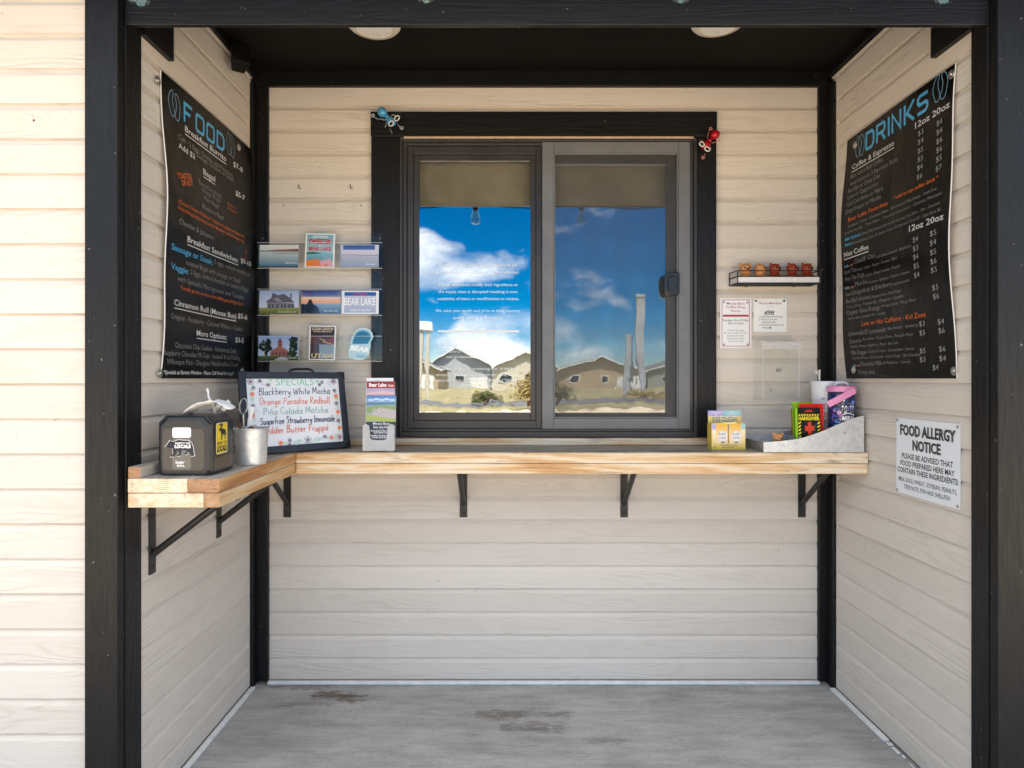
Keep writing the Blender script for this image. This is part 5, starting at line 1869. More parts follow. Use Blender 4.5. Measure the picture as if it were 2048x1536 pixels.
# ------------------------------------------------------------------ whiteboard and the things on the short run
def build_left_things():
    # specials board, standing diagonally in the corner and leaning back
    B0, B1 = Vector((-0.976, 2.285, ZT)), Vector((-0.660, 2.566, ZT))
    U = (B1 - B0).normalized()
    Nf = Vector((U.y, -U.x, 0))
    W, H = (B1 - B0).length, 0.312
    V = (Vector((0, 0, 1)) - Nf * 0.19).normalized()
    O = B0 + Vector((0, 0, 0.004))
    fn = frame_fn(O, U, V)
    r = thing('specials_whiteboard', 'small framed whiteboard with hand-lettered drink specials leaning in the counter corner', 'whiteboard', (O.x, O.y, ZT))

    def rrect(w, h, rad, x=0.0, y=0.0):
        pts = []
        for cx, cy, a0 in ((x + w - rad, y + rad, -90), (x + w - rad, y + h - rad, 0), (x + rad, y + h - rad, 90), (x + rad, y + rad, 180)):
            for i in range(6):
                a = R(a0 + 90 * i / 5)
                pts.append((cx + rad * math.cos(a), cy + rad * math.sin(a)))
        return pts
    bw = 0.026
    m = MB()
    o, i_ = rrect(W, H, 0.018), rrect(W - 2 * bw, H - 2 * bw, 0.006, bw, bw)
    n = len(o)
    vs = [fn(u, v, 0.012) for u, v in o] + [fn(u, v, 0.010) for u, v in i_] + [fn(u, v, -0.010) for u, v in o] + [fn(u, v, -0.010) for u, v in i_]
    fs = []
    for k in range(n):
        l = (k + 1) % n
        fs += [(k, l, n + l, n + k), (2 * n + k, 3 * n + k, 3 * n + l, 2 * n + l), (k, 2 * n + k, 2 * n + l, l), (n + k, n + l, 3 * n + l, 3 * n + k)]
    m.add(vs, fs)
    obj('frame', m, 'navyframe', r, bevel=0.0025)
    for cu, cv in ((0, 0), (W, 0), (0, H), (W, H)):
        m = MB()
        su, sv = (1 if cu == 0 else -1), (1 if cv == 0 else -1)
        m.prism([(cu - su * 0.002, cv - sv * 0.002), (cu + su * 0.032, cv - sv * 0.002), (cu + su * 0.032, cv + sv * 0.010), (cu + su * 0.010, cv + sv * 0.032), (cu - su * 0.002, cv + sv * 0.032)], fn, -0.0115, 0.0128)
        obj('corner_cap', m, 'blackplastic', r, bevel=0.004, segs=3)
    m = MB()
    m.tube([fn(u, v, 0.0) for u, v in catmull([(W * 0.46, H + 0.001), (W * 0.49, H + 0.011), (W * 0.58, H + 0.014), (W * 0.67, H + 0.012), (W * 0.70, H + 0.001)], 5)], 0.005, 8)
    m.box(0, 0.001, 0, 0.001, 0, 0.001, mtx=Matrix.Translation(fn(W * 0.5, H * 0.9, -0.008)))
    obj('handle', m, 'blackplastic', r, smooth=True)
    fw = frame_fn(O, U, V, lambda u, v: 0.004)
    sh = Sheet(fw)
    x0, x1, y0, y1 = bw - 0.002, W - bw + 0.002, bw - 0.002, H - bw + 0.002
    sh.add([sh.fn(x0, y0, 0), sh.fn(x1, y0, 0), sh.fn(x1, y1, 0), sh.fn(x0, y1, 0)], [(0, 1, 2, 3)], hx('e9ecf2'))
    sh.add([sh.fn(x0, y0, -0.008), sh.fn(x1, y0, -0.008), sh.fn(x1, y1, -0.008), sh.fn(x0, y1, -0.008)], [(3, 2, 1, 0)], hx('888888'))
    iw, ih = x1 - x0, y1 - y0
    PU, OR, GR, PLUM, BK = hx('3d3550'), hx('e8743a'), hx('7fae95'), hx('6a2a58'), hx('4b4652')
    q = lambda a, b: (x0 + a * iw, y0 + b * ih)
    # heading
    gl = hx('8fcfa8')
    a = q(0.30, 0.895)
    hand(sh, 'SPECIALS', a[0], a[1], 0.024, iw * 0.42, gl, 0.0042, jit=0.0, slant=0.0, seed=2)
    for i in range(15):
        t = i / 14
        p = q(0.27 + 0.46 * t, 0.865 - 0.025 * math.sin(math.pi * t))
        sh.disc(p[0], p[1], 0.0011, BK, 6)
    for t, a, b, w, col, sd in (('Blackberry White Mocha', 0.12, 0.755, 0.77, PU, 1), ('Orange Paradise Redbull', 0.12, 0.61, 0.76, OR, 2), ('Pin~a Colada Matcha', 0.15, 0.465, 0.70, GR, 3),
                                ('Sugarfree Strawberry lemonade', 0.115, 0.325, 0.80, PU, 4), ('Udder Butter Frappe\'', 0.155, 0.19, 0.68, OR, 5)):
        p = q(a, b)
        hand(sh, t, p[0], p[1], 0.0265, iw * w, col, 0.0024 if col != GR else 0.0021, seed=sd)

    def flower(a, b, s, col):
        p = q(a, b)
        for k in range(5):
            an = 1.256 * k + a * 9
            sh.stroke([(p[0], p[1]), (p[0] + s * math.cos(an - 0.35), p[1] + s * math.sin(an - 0.35)), (p[0] + s * 1.1 * math.cos(an), p[1] + s * 1.1 * math.sin(an)), (p[0] + s * math.cos(an + 0.35), p[1] + s * math.sin(an + 0.35))], 0.0013, col, closed=True)
        sh.disc(p[0], p[1], s * 0.3, hx('55304c'), 7)

    def leaf(a, b, an, s=0.013):
        p = q(a, b)
        d = Vector((math.cos(an), math.sin(an)))
        e = Vector((-d.y, d.x))
        P = Vector(p)
        sh.poly([tuple(P), tuple(P + d * s * 0.5 + e * s * 0.28), tuple(P + d * s), tuple(P + d * s * 0.5 - e * s * 0.28)], hx('a9dcb4'))

    def curl(a, b, s, f):
        p = q(a, b)
        sh.stroke([(p[0] + s * (k / 8) * math.cos(f + k * 0.7), p[1] + s * (k / 8) * math.sin(f + k * 0.7)) for k in range(9)], 0.0011, hx('8cc7b0'), smooth=2)

    def orange(a, b):
        p = q(a, b)
        sh.disc(p[0], p[1], 0.0085, hx('f0a184'), 14)
        sh.disc(p[0] - 0.001, p[1] + 0.001, 0.006, hx('ea7f55'), 12)
        sh.stroke([(p[0], p[1]), (p[0] + 0.003, p[1] + 0.002)], 0.0012, hx('f6c6ac'))
    for a, b, s, c in ((0.045, 0.945, 0.011, PLUM), (0.935, 0.945, 0.011, PLUM), (0.14, 0.955, 0.006, PLUM), (0.22, 0.9, 0.007, PLUM), (0.80, 0.935, 0.006, PLUM), (0.77, 0.895, 0.006, BK), (0.07, 0.86, 0.007, BK),
                       (0.055, 0.6, 0.007, BK), (0.06, 0.30, 0.007, PLUM), (0.935, 0.80, 0.007, BK), (0.945, 0.60, 0.008, BK), (0.95, 0.33, 0.008, PLUM), (0.95, 0.08, 0.011, hx('b02050')), (0.40, 0.075, 0.007, BK), (0.395, 0.02, 0.005, PLUM),
                       (0.59, 0.065, 0.013, PLUM), (0.78, 0.10, 0.006, PLUM)):
        flower(a, b, s, c)
    for a, b in ((0.055, 0.765), (0.045, 0.46), (0.945, 0.71), (0.955, 0.465), (0.955, 0.22), (0.305, 0.045), (0.855, 0.075)):
        orange(a, b)
    for a, b, an in ((0.24, 0.94, 0.9), (0.25, 0.95, 2.0), (0.745, 0.92, 1.2), (0.72, 0.94, 0.6), (0.04, 0.68, 0.7), (0.05, 0.66, 1.8), (0.03, 0.82, 0.4), (0.95, 0.64, 1.0), (0.95, 0.28, 0.6), (0.33, 0.04, 0.3), (0.36, 0.03, 0.0), (0.53, 0.06, 3.0),
                     (0.65, 0.06, 0.2), (0.82, 0.07, 2.8), (0.89, 0.085, 0.4), (0.9, 0.06, 0.1), (0.5, 0.055, 2.8), (0.94, 0.16, 1.0)):
        leaf(a, b, an)
    for a, b, s, f in ((0.17, 0.93, 0.012, 0), (0.10, 0.935, 0.009, 2), (0.05, 0.53, 0.012, 1), (0.05, 0.38, 0.012, 4), (0.86, 0.925, 0.012, 2), (0.94, 0.4, 0.012, 1), (0.95, 0.53, 0.011, 3), (0.46, 0.04, 0.012, 0), (0.70, 0.05, 0.012, 3)):
        curl(a, b, s, f)
    for a, b, k in ((0.065, 0.52, 4), (0.07, 0.37, 4), (0.925, 0.52, 4), (0.93, 0.40, 4), (0.44, 0.05, 6), (0.69, 0.085, 5), (0.87, 0.125, 5), (0.16, 0.90, 5), (0.84, 0.89, 5)):
        for i in range(k):
            p = q(a + 0.014 * i, b + 0.008 * math.sin(i * 1.3))
            sh.disc(p[0], p[1], 0.001, BK, 6)
    p0, p1 = q(0.42, 0.03), q(0.9, 0.06)
    sh.stroke([p0, ((p0[0] * 2 + p1[0]) / 3, p0[1] - 0.004), ((p0[0] + p1[0] * 2) / 3, p0[1] + 0.010), p1], 0.0016, hx('8cc7b0'), smooth=6)
    obj('writing_panel', sh, 'gloss', r, smooth='keep')

    # napkin dispenser
    x0, x1, y0, y1, z0, z1 = -1.040, -0.878, 1.838, 1.995, ZT + 0.0005, 1.2205
    r = thing('napkin_dispenser', 'black countertop napkin dispenser with bear and moose stickers', 'dispenser', ((x0 + x1) / 2, (y0 + y1) / 2, z0))
    ch = 0.022
    prof = [(x0 + 0.006, z0), (x1 - 0.006, z0), (x1, z0 + 0.008), (x1, z1 - ch), (x1 - ch, z1), (x0 + ch, z1), (x0, z1 - ch), (x0, z0 + 0.008)]
    m = MB()
    rings = ((y0, 0.010), (y0 + 0.012, 0.0), (y1 - 0.012, 0.0), (y1, 0.010))
    vs = []
    cx, cz = (x0 + x1) / 2, (z0 + z1) / 2
    for y, ins in rings:
        for x, z in prof:
            vs.append((x + (ins if x < cx else -ins), y, z if z == z0 else z + (ins if z < cz else -ins)))
    n = len(prof)
    fs = [tuple(range(n)), tuple(range(4 * n - 1, 3 * n - 1, -1))]
    for k in range(3):
        for i in range(n):
            j = (i + 1) % n
            fs.append((k * n + i, (k + 1) * n + i, (k + 1) * n + j, k * n + j))
    m.add(vs, fs)
    obj('housing', m, 'blackplastic', r, bevel=0.005, segs=3)
    m = MB()
    fp = lambda u, v, d: Vector((u, y0 - d, v))
    m.prism(rrect(0.124, 0.125, 0.012, x0 + 0.018, z0 + 0.014), fp, -0.004, 0.0012)
    face = obj('face_plate', m, 'smoke', r, bevel=0.001)
    m = MB()
    m.prism(rrect(0.055, 0.092, 0.006, x0 + 0.048, z0 + 0.019), fp, 0.0013, 0.0017)
    obj('window_slot', m, simple('smoky_window', (0.11, 0.105, 0.095), 0.12), face)
    m = MB()
    m.prism(rrect(0.055, 0.030, 0.006, x0 + 0.048, z0 + 0.112), fp, 0.0018, 0.0022)
    obj('napkin_view', m, 'paper', face)
    # bear sticker
    sh = Sheet(lambda u, v, d: Vector((x0 + 0.026 + u * 0.088, y0 - 0.0024 - d, z0 + 0.056 + v * 0.050)))
    bearo = [(0.0, 0.58), (0.06, 0.66), (0.1, 0.78), (0.14, 0.88), (0.18, 0.96), (0.24, 0.9), (0.32, 0.9), (0.45, 1.0), (0.6, 0.97), (0.78, 0.96), (0.9, 0.82), (0.95, 0.55), (0.97, 0.3), (1.0, 0.1), (0.96, 0.04), (0.86, 0.04), (0.88, 0.14), (0.78, 0.3), (0.76, 0.14), (0.66, 0.12), (0.68, 0.22), (0.74, 0.34),
             (0.58, 0.4), (0.56, 0.2), (0.54, 0.06), (0.42, 0.03), (0.42, 0.1), (0.48, 0.18), (0.42, 0.36), (0.36, 0.1), (0.3, 0.0), (0.18, 0.0), (0.2, 0.08), (0.28, 0.14), (0.27, 0.36), (0.26, 0.5), (0.1, 0.52)]
    sh.poly([(0.5 + (u - 0.5) * 1.04, 0.5 + (v - 0.5) * 1.06) for u, v in bearo], hx('d8d8da'))
    sh.poly(bearo, hx('34333a'))
    fitn = lambda t, u, v, cap, fit, col, b: sh.text(t, u, v, cap, col, 'C', fit=fit, bold=b)
    fitn('RESPECT THE', 0.6, 0.74, 0.10, 0.5, hx('f0f0f0'), 0.03)
    fitn('LOCALS', 0.6, 0.52, 0.17, 0.54, hx('f0f0f0'), 0.06)
    obj('bear_sticker', sh, 'matte', r, smooth='keep')
    sh = Sheet(lambda u, v, d: Vector((x0 + 0.055 + u * 0.034, y0 - 0.0024 - d, z0 + 0.027 + v * 0.018)))
    sh.text('bear', 0.48, 0.5, 0.5, hx('d0d0d0'), 'C', fit=0.8, bold=0.05)
    sh.text('lake.', 0.56, 0.0, 0.4, hx('d0d0d0'), 'C', fit=0.7, bold=0.05)
    obj('word_sticker', sh, 'matte', r, smooth='keep')
    # moose sticker on the right side
    sh = Sheet(lambda u, v, d: Vector((x1 + 0.0008 + d, y0 + 0.028 + u, z0 + 0.058 + v)))
    sw, sv = 0.074, 0.094
    sh.slab(sw, sv, 0.0004, hx('d9dcd6'), hx('d9dcd6'), r=0.006)
    sh.poly(rrect(sw - 0.004, sv - 0.004, 0.005, 0.002, 0.002), hx('eacb12'))
    MK = hx('17150f')
    moose = [(0.40, 0.86), (0.36, 0.92), (0.30, 0.9), (0.27, 0.98), (0.34, 0.98), (0.38, 0.95), (0.46, 0.985), (0.56, 0.97), (0.6, 0.9), (0.52, 0.87), (0.47, 0.85), (0.52, 0.8), (0.64, 0.8), (0.76, 0.77), (0.84, 0.74), (0.88, 0.64), (0.86, 0.52), (0.89, 0.42), (0.84, 0.42), (0.81, 0.56),
             (0.76, 0.6), (0.72, 0.44), (0.68, 0.44), (0.7, 0.62), (0.58, 0.6), (0.5, 0.42), (0.46, 0.42), (0.5, 0.6), (0.44, 0.44), (0.40, 0.44), (0.44, 0.64), (0.38, 0.68), (0.36, 0.75), (0.28, 0.72), (0.23, 0.75), (0.3, 0.82)]
    sh.poly([(u * sw, v * sv) for u, v in moose], MK)
    sh.text('RESPECT THE', sw / 2, sv * 0.30, sv * 0.085, MK, 'C', fit=sw * 0.84, bold=0.04)
    sh.text('LOCALS', sw / 2, sv * 0.08, sv * 0.17, MK, 'C', fit=sw * 0.86, bold=0.07)
    obj('moose_sticker', sh, 'print', r, smooth='keep')
    m = MB()
    m.box(x1 - 0.002, x1 + 0.0009, y0 + 0.020, y1 - 0.018, z0 + 0.010, z0 + 0.052)
    obj('clear_side_panel', m, 'smoke', r, bevel=0.001)

    # napkin pulled up out of the top
    t = MB()
    rows, cols = 9, 7
    vs = []
    for i in range(rows):
        s = i / (rows - 1)
        for j in range(cols):
            w = j / (cols - 1)
            x = -0.985 + 0.135 * s + 0.01 * math.sin(5 * w)
            y = 1.868 + 0.085 * w + 0.012 * s
            z = z1 - 0.002 + 0.036 * math.sin(math.pi * min(1.0, s * 0.95)) ** 0.8 + 0.004 * math.sin(7 * w + 4 * s) + (0.012 * s if s > 0.6 else 0)
            vs.append((x, y, z))
    fs = [(i * cols + j, i * cols + j + 1, (i + 1) * cols + j + 1, (i + 1) * cols + j) for i in range(rows - 1) for j in range(cols - 1)]
    t.add(vs, fs)
    o = obj('paper_napkin', t, 'paper', smooth=True)
    so = o.modifiers.new('ply', 'SOLIDIFY')
    so.thickness = 0.0012
    tag(o, 'white paper napkin pulled up out of the black dispenser top', 'napkin')
    m = MB()
    for p, a, l in (((-0.935, 1.965, z1 + 0.014), (-0.022, 0.006, 0.062), 0.0055), ((-0.938, 1.972, z1 + 0.012), (0.052, 0.0, 0.024), 0.008), ((-0.905, 1.96, z1 + 0.008), (0.018, 0.01, 0.03), 0.009)):
        p, a = Vector(p), Vector(a)
        b = a.normalized()
        u = Vector((0.3, 1, 0.1)).cross(b).normalized()
        w = b.cross(u)
        vs = []
        for k in range(6):
            s = k / 5
            c = p + a * s + u * 0.003 * math.sin(9 * s)
            vs += [c + u * l + w * 0.002 * math.sin(6 * s), c + w * l * 0.5, c - u * l, c - w * l * 0.4]
        fs = [(4 * k + i, 4 * k + (i + 1) % 4, 4 * k + 4 + (i + 1) % 4, 4 * k + 4 + i) for k in range(5) for i in range(4)] + [(0, 1, 2, 3), (23, 22, 21, 20)]
        m.add(vs, fs)
    m.bar((-0.93, 1.966, z1 - 0.004), (-0.93, 1.966, z1 + 0.016), 0.006, n=8)
    tag(obj('crumpled_wrapper', m, 'paper', bevel=0.001), 'crumpled white straw wrapper on top of the black napkin dispenser', 'wrapper')

    # galvanised bucket
    bx, by = -0.868, 2.098
    r = thing('metal_bucket', 'small galvanised bucket of utensils in front of the specials whiteboard', 'bucket', (bx, by, ZT + 0.0005))
    m = MB()
    m.lathe([(0.0468, 0.0), (0.0475, 0.002), (0.0480, 0.010), (0.0545, 0.118), (0.0535, 0.118), (0.0470, 0.010), (0.001, 0.006)], (bx, by, ZT + 0.0005), 40, cap1=True)
    obj('shell', m, 'galv', r, smooth=True)
    m = MB()
    m.tube([(bx + 0.0558 * math.cos(2 * math.pi * k / 36), by + 0.0558 * math.sin(2 * math.pi * k / 36), ZT + 0.1195) for k in range(36)], 0.0028, 8, closed=True)
    obj('rolled_rim', m, 'galv', r, smooth=True)
    # scissors ring handles, straw, wooden sticks stand in the bucket
    m = MB()
    c = Vector((bx - 0.032, by + 0.012, ZT + 0.193))
    ring = [c + Vector((0.013 * math.cos(a), 0.004 * math.sin(a), 0.026 * math.sin(a))) for a in [2 * math.pi * k / 24 for k in range(24)]]
    m.tube(ring, 0.0024, 8, closed=True)
    m.tube([c + Vector((0.0, 0, -0.026)), c + Vector((0.001, 0.0, -0.06)), c + Vector((0.004, 0.002, -0.15))], 0.0034, 8)
    tag(obj('ring_handled_tongs', m, 'steel', smooth=True), 'metal tongs with an oval ring end standing in the galvanised bucket', 'tongs')
    m = MB()
    p0, p1 = Vector((bx - 0.030, by + 0.01, ZT + 0.02)), Vector((bx - 0.010, by + 0.028, ZT + 0.19))
    d = (p1 - p0).normalized()
    u = Vector((1, 0.2, 0)).normalized()
    w = d.cross(u).normalized()
    vs = []
    for k in range(9):
        s = k / 8
        cc = p0 + (p1 - p0) * s
        ww = 0.0062 + (0.002 if k == 8 else 0) + 0.0006 * math.sin(k * 2.3)
        vs += [cc + u * ww, cc + w * 0.003, cc - u * ww, cc - w * 0.003]
    m.add(vs, [(4 * k + i, 4 * k + (i + 1) % 4, 4 * k + 4 + (i + 1) % 4, 4 * k + 4 + i) for k in range(8) for i in range(4)] + [(0, 1, 2, 3), (35, 34, 33, 32)])
    tag(obj('wrapped_straw', m, 'paper'), 'paper-wrapped straw leaning in the galvanised bucket beside the whiteboard', 'straw')
    m = MB()
    m.bar((bx - 0.03, by - 0.01, ZT + 0.10), (bx + 0.012, by - 0.02, ZT + 0.124), 0.009, 0.0075, 10)
    m.bar((bx - 0.037, by - 0.004, ZT + 0.10), (bx - 0.034, by - 0.012, ZT + 0.137), 0.007, 0.006, 10)
    tag(obj('brown_packet_roll', m, 'stick', smooth=True), 'brown rolled stick end showing over the bucket rim', 'stick')

    # brochure holder with its leaflets
    hx0, hx1, hy = -0.575, -0.450, 2.440
    r = thing('brochure_holder', 'clear acrylic brochure stand on the counter left of the window', 'holder', (-0.51, hy, ZT + 0.0005))
    m = MB()
    zb = ZT + 0.0045
    m.box(hx0, hx1, hy + 0.052, hy + 0.055, zb + 0.002, zb + 0.255)
    m.box(hx0 + 0.001, hx1 - 0.001, hy + 0.0005, hy + 0.0515, zb, zb + 0.002)
    for x in (hx0, hx1 - 0.002):
        m.add([(x, hy + 0.0005, zb + 0.0025), (x + 0.002, hy + 0.0005, zb + 0.0025), (x + 0.002, hy + 0.0515, zb + 0.0025), (x, hy + 0.0515, zb + 0.0025), (x, hy + 0.0005, zb + 0.095), (x + 0.002, hy + 0.0005, zb + 0.095), (x + 0.002, hy + 0.0515, zb + 0.17), (x, hy + 0.0515, zb + 0.17)],
              [(0, 3, 2, 1), (4, 5, 6, 7), (0, 1, 5, 4), (1, 2, 6, 5), (2, 3, 7, 6), (3, 0, 4, 7)])
    obj('stand_body', m, 'acrylic', r)
    m = MB()
    fh = lambda u, v, d: Vector((hx0 + u, hy - d, zb + v))
    wv = hx1 - hx0
    m.prism([(0, 0), (wv, 0), (wv, 0.098), (wv - 0.012, 0.105), (wv - 0.026, 0.098), (wv - 0.03, 0.05), (wv - 0.04, 0.04), (0.04, 0.04), (0.03, 0.05), (0.026, 0.098), (0.012, 0.105), (0, 0.098)], fh, -0.0, 0.002)
    obj('front_lip', m, 'frosted', r)  # clear lip with its glare put into the colour
    for x in (hx0 + 0.014, hx1 - 0.028):
        m = MB()
        m.box(x, x + 0.018, hy - 0.001, hy + 0.05, ZT + 0.0005, ZT + 0.004)
        obj('foot', m, 'acrylic_edge', r)

    def leaflet(dy, w, h, dx, lab, draw, lean=0.08):
        s = Sheet(frame_fn((hx0 + 0.006 + dx, hy + dy, zb + 0.003), (1, 0, 0), (0, lean, 1)))
        s.slab(w, h, 0.005, hx('eef0f2'), hx('d5d8da'))
        draw(s, w, h)
        tag(obj('brochure', s, 'print', smooth='keep'), lab, 'brochure', 'brochures in the counter stand')
    leaflet(0.032, 0.108, 0.282, -0.004, 'white brochure at the very back of the counter stand', lambda s, w, h: s.text('Map', w * 0.42, h * 0.955, 0.006, hx('b8bcc0'), 'C'))

    def d2(s, w, h):
        s.rect(0, h * 0.62, w, h * 0.9, hx('d9c4d2'), hx('a9a6c4'))
        s.poly([(0, h * 0.83), (w * 0.6, h * 0.86), (w, h * 0.83), (w, h * 0.78), (0, h * 0.79)], hx('e0b9c0'))
        s.rect(0, h * 0.9, w, h, hx('a3272b'), hx('8f1d22'))
        s.text('Bear Lake', w * 0.08, h * 0.925, 0.0135, hx('f6f0f0'), fit=w * 0.62, bold=0.04)
        s.text('Utah', w * 0.76, h * 0.925, 0.008, hx('f6f0f0'), fit=w * 0.2, bold=0.02)
    leaflet(0.022, 0.112, 0.268, 0.0, 'brochure with a red Bear Lake banner, middle of the counter stand', d2)

    def d3(s, w, h):
        s.rect(0, h * 0.5, w, h, hx('9fb77c'), hx('6f9ac6'))
        s.rect(0, h * 0.87, w, h, hx('8fb4dc'), hx('3f7dbd'))
        for i in range(5):
            s.disc(w * (0.15 + 0.18 * i), h * (0.92 + 0.015 * (i % 2)), w * 0.1, hx('c9d8e8'), 10, ry=h * 0.02)
        s.poly([(0, h * 0.82), (w, h * 0.84), (w, h * 0.875), (0, h * 0.875)], hx('5f7f96'))
        s.poly([(0, h * 0.78), (w * 0.5, h * 0.82), (w, h * 0.8), (w, h * 0.74), (0, h * 0.7)], hx('86a25f'))
        s.poly([(0, h * 0.62), (w * 0.45, h * 0.78), (w, h * 0.74), (w, h * 0.54), (w * 0.3, h * 0.55)], hx('b9b2b4'))
        rn = random.Random(8)
        for i in range(46):
            a, b = rn.uniform(0.08, 0.95), rn.uniform(0.58, 0.76)
            s.rect(w * a, h * b, w * (a + rn.uniform(0.02, 0.06)), h * (b + 0.008), hx(rn.choice(('e4e2e2', '8d8890', '6f6a74', 'cfc9c4'))))
        s.poly([(0, h * 0.56), (w, h * 0.51), (w, h * 0.57), (w * 0.3, h * 0.62), (0, h * 0.64)], hx('a8b45e'))
        s.rect(0, 0, w, h * 0.515, hx('2a3140'), hx('303a4c'))
        for t, v, f, c in (('Moose Buns', 0.46, 0.56, 0.0095), ('Bear Lake Utah', 0.395, 0.52, 0.0095), ('Handcrafted Coffee & Sweet', 0.335, 0.72, 0.007), ('Rolls Baked Daily', 0.30, 0.5, 0.007), ('Breakfast Sandwiches and', 0.245, 0.7, 0.007), ('Burritos Every Morning', 0.21, 0.6, 0.007), ('Order at the Window', 0.155, 0.64, 0.007), ('7am to 2pm', 0.12, 0.4, 0.007)):
            s.text(t, w * 0.52, h * v, c, hx('e6e8ec'), 'C', fit=w * f, bold=0.01)
    leaflet(0.010, 0.116, 0.212, 0.003, 'brochure with an aerial photo over a navy panel, front of the counter stand', d3)


# ------------------------------------------------------------------ things on the right end of the counter
def build_right_things():
    zt = ZT + 0.0005
    # yellow counter display with two boxes
    x0, x1, y0 = 0.812, 0.948, 2.517
    r = thing('collagen_display', 'yellow cardboard counter display carton with a lilac and teal header', 'display', ((x0 + x1) / 2, y0, zt))
    W = x1 - x0
    m = MB()
    d = 0.055
    H = 0.104
    m.box(x0, x1, y0 + 0.0015, y0 + 0.003, zt, zt + 0.09)
    m.box(x0, x0 + 0.0015, y0 + 0.003, y0 + d, zt, zt + H)
    m.box(x1 - 0.0015, x1, y0 + 0.003, y0 + d, zt, zt + H)
    m.box(x0 + 0.0015, x1 - 0.0015, y0 + 0.003, y0 + d, zt, zt + 0.002)
    obj('tray_walls', m, simple('yellow_card', hx('d9bd52'), 0.5, var=0.04), r)
    sh = Sheet(frame_fn((x0, y0, zt), (1, 0, 0), (0, 0, 1)))
    face = [(0, 0), (W, 0), (W, H), (W * 0.86, H * 1.02), (W * 0.78, H * 0.98), (W * 0.72, H * 1.07), (W * 0.5, H * 1.05), (W * 0.42, H * 1.06), (W * 0.3, H * 1.02), (0, H)]
    sh.prism(face, sh.fn, -0.0012, 0.0, col=hx('ecd684'))
    sh.rect(W * 0.01, H * 0.01, W * 0.99, H * 0.76, hx('e3c24a'), hx('f2e6c6'))
    sh.rect(W * 0.01, H * 0.76, W * 0.5, H * 0.99, hx('c3b3d8'), hx('a9a3d8'))
    sh.rect(W * 0.5, H * 0.76, W * 0.99, H * 0.99, hx('a9cfd6'), hx('7cc6cf'))
    for a in (0.13, 0.53):
        sh.rect(W * a, H * 0.24, W * (a + 0.34), H * 1.0, hx('f0dcc4'), hx('e8b21e'))
        sh.disc(W * (a + 0.2), H * 0.52, W * 0.14, hx('e4e4ea'), 20, ry=H * 0.2)
        for i, t in enumerate(('BUEEE', 'COLLEGIAN')):
            sh.text(t, W * (a + 0.19), H * (0.56 - 0.14 * i), 0.0085, hx('4b4640'), 'C', fit=W * 0.2, bold=0.004)
        sh.disc(W * (a + 0.2), H * 0.28, W * 0.07, hx('7d6a4a'), 10, ry=H * 0.03)
    sh.rect(W * 0.475, H * 0.24, W * 0.515, H * 0.97, hx('a87f1c'))
    sh.text('TREATMENT CARDS', W * 0.5, H * 0.14, 0.006, hx('5f5748'), 'C', fit=W * 0.5)
    sh.text('INDIVIDUAL', W * 0.5, H * 0.06, 0.006, hx('5f5748'), 'C', fit=W * 0.35)
    sh.disc(W * 0.09, H * 0.09, 0.0045, hx('b79a35'), 12)
    obj('front_panel', sh, 'print', r, smooth='keep')
    sh = Sheet(frame_fn((x0 + 0.004, y0 + d - 0.004, zt + 0.002), (1, 0, 0), (0, 0.06, 1)))
    W2, H2 = W * 1.0, 0.152
    sh.slab(W2, H2, 0.0012, hx('e9cf74'), hx('d9bd52'))
    sh.rect(0, H2 * 0.45, W2, H2 * 0.85, hx('e4b93a'), hx('ecd484'))
    sh.rect(W2 * 0.14, H2 * 0.68, W2 * 0.84, H2 * 0.85, hx('ecd9a0'), hx('f0e6cc'))
    sh.rect(0, H2 * 0.85, W2 * 0.46, H2, hx('b7a6d6'), hx('a8a6dc'))
    sh.rect(W2 * 0.46, H2 * 0.85, W2, H2, hx('86b9c8'), hx('9fd0d2'))
    sh.text('BUEEE COLLEGIAN', W2 * 0.5, H2 * 0.70, 0.0195, hx('56504a'), 'C', fit=W2 * 0.72, bold=0.01)
    for a, t, v in ((0.25, 'SUNSCREEN', 0.93), (0.25, 'SPF', 0.875), (0.73, 'FACIAL', 0.93), (0.73, 'TREATMENTS', 0.875)):
        sh.text(t, W2 * a, H2 * v, 0.0055, hx('e9ecf4'), 'C', bold=0.01)
    obj('header_card', sh, 'print', r, smooth='keep')

    # galvanised sloped tray
    tx0, tx1, ty0, ty1 = 0.986, 1.3765, 2.430, 2.645
    r = thing('galvanised_tray', 'galvanised sheet-metal tray with swooping sides and three bins on the counter end', 'tray', (1.18, 2.53, zt))
    top = [(0, 0.038), (0.07, 0.043), (0.15, 0.055), (0.23, 0.082), (0.30, 0.112), (0.35, 0.132), (0.3905, 0.142)]
    side = [(0, 0), (0.3905, 0)] + [(u, v) for u, v in reversed(catmull(top, 4))]
    for yy in (ty0, ty1 - 0.0015):
        m = MB()
        m.prism(side, lambda u, v, dd: Vector((tx0 + u, yy + dd, zt + v)), 0, 0.0015)
        obj('side_panel', m, 'galv', r)
    m = MB()
    m.box(tx0, tx0 + 0.0015, ty0 + 0.0015, ty1 - 0.0015, zt, zt + 0.037)
    m.box(tx1 - 0.0015, tx1, ty0 + 0.0015, ty1 - 0.0015, zt, zt + 0.141)
    m.box(tx0 + 0.0015, tx1 - 0.0015, ty0 + 0.0015, ty1 - 0.0015, zt + 0.001, zt + 0.0025)
    m.box(tx0 + 0.150, tx0 + 0.1515, ty0 + 0.002, ty1 - 0.002, zt + 0.0025, zt + 0.055)
    m.box(tx0 + 0.258, tx0 + 0.2595, ty0 + 0.002, ty1 - 0.002, zt + 0.0025, zt + 0.094)
    obj('divider', m, 'galvdark', r)
    m = MB()
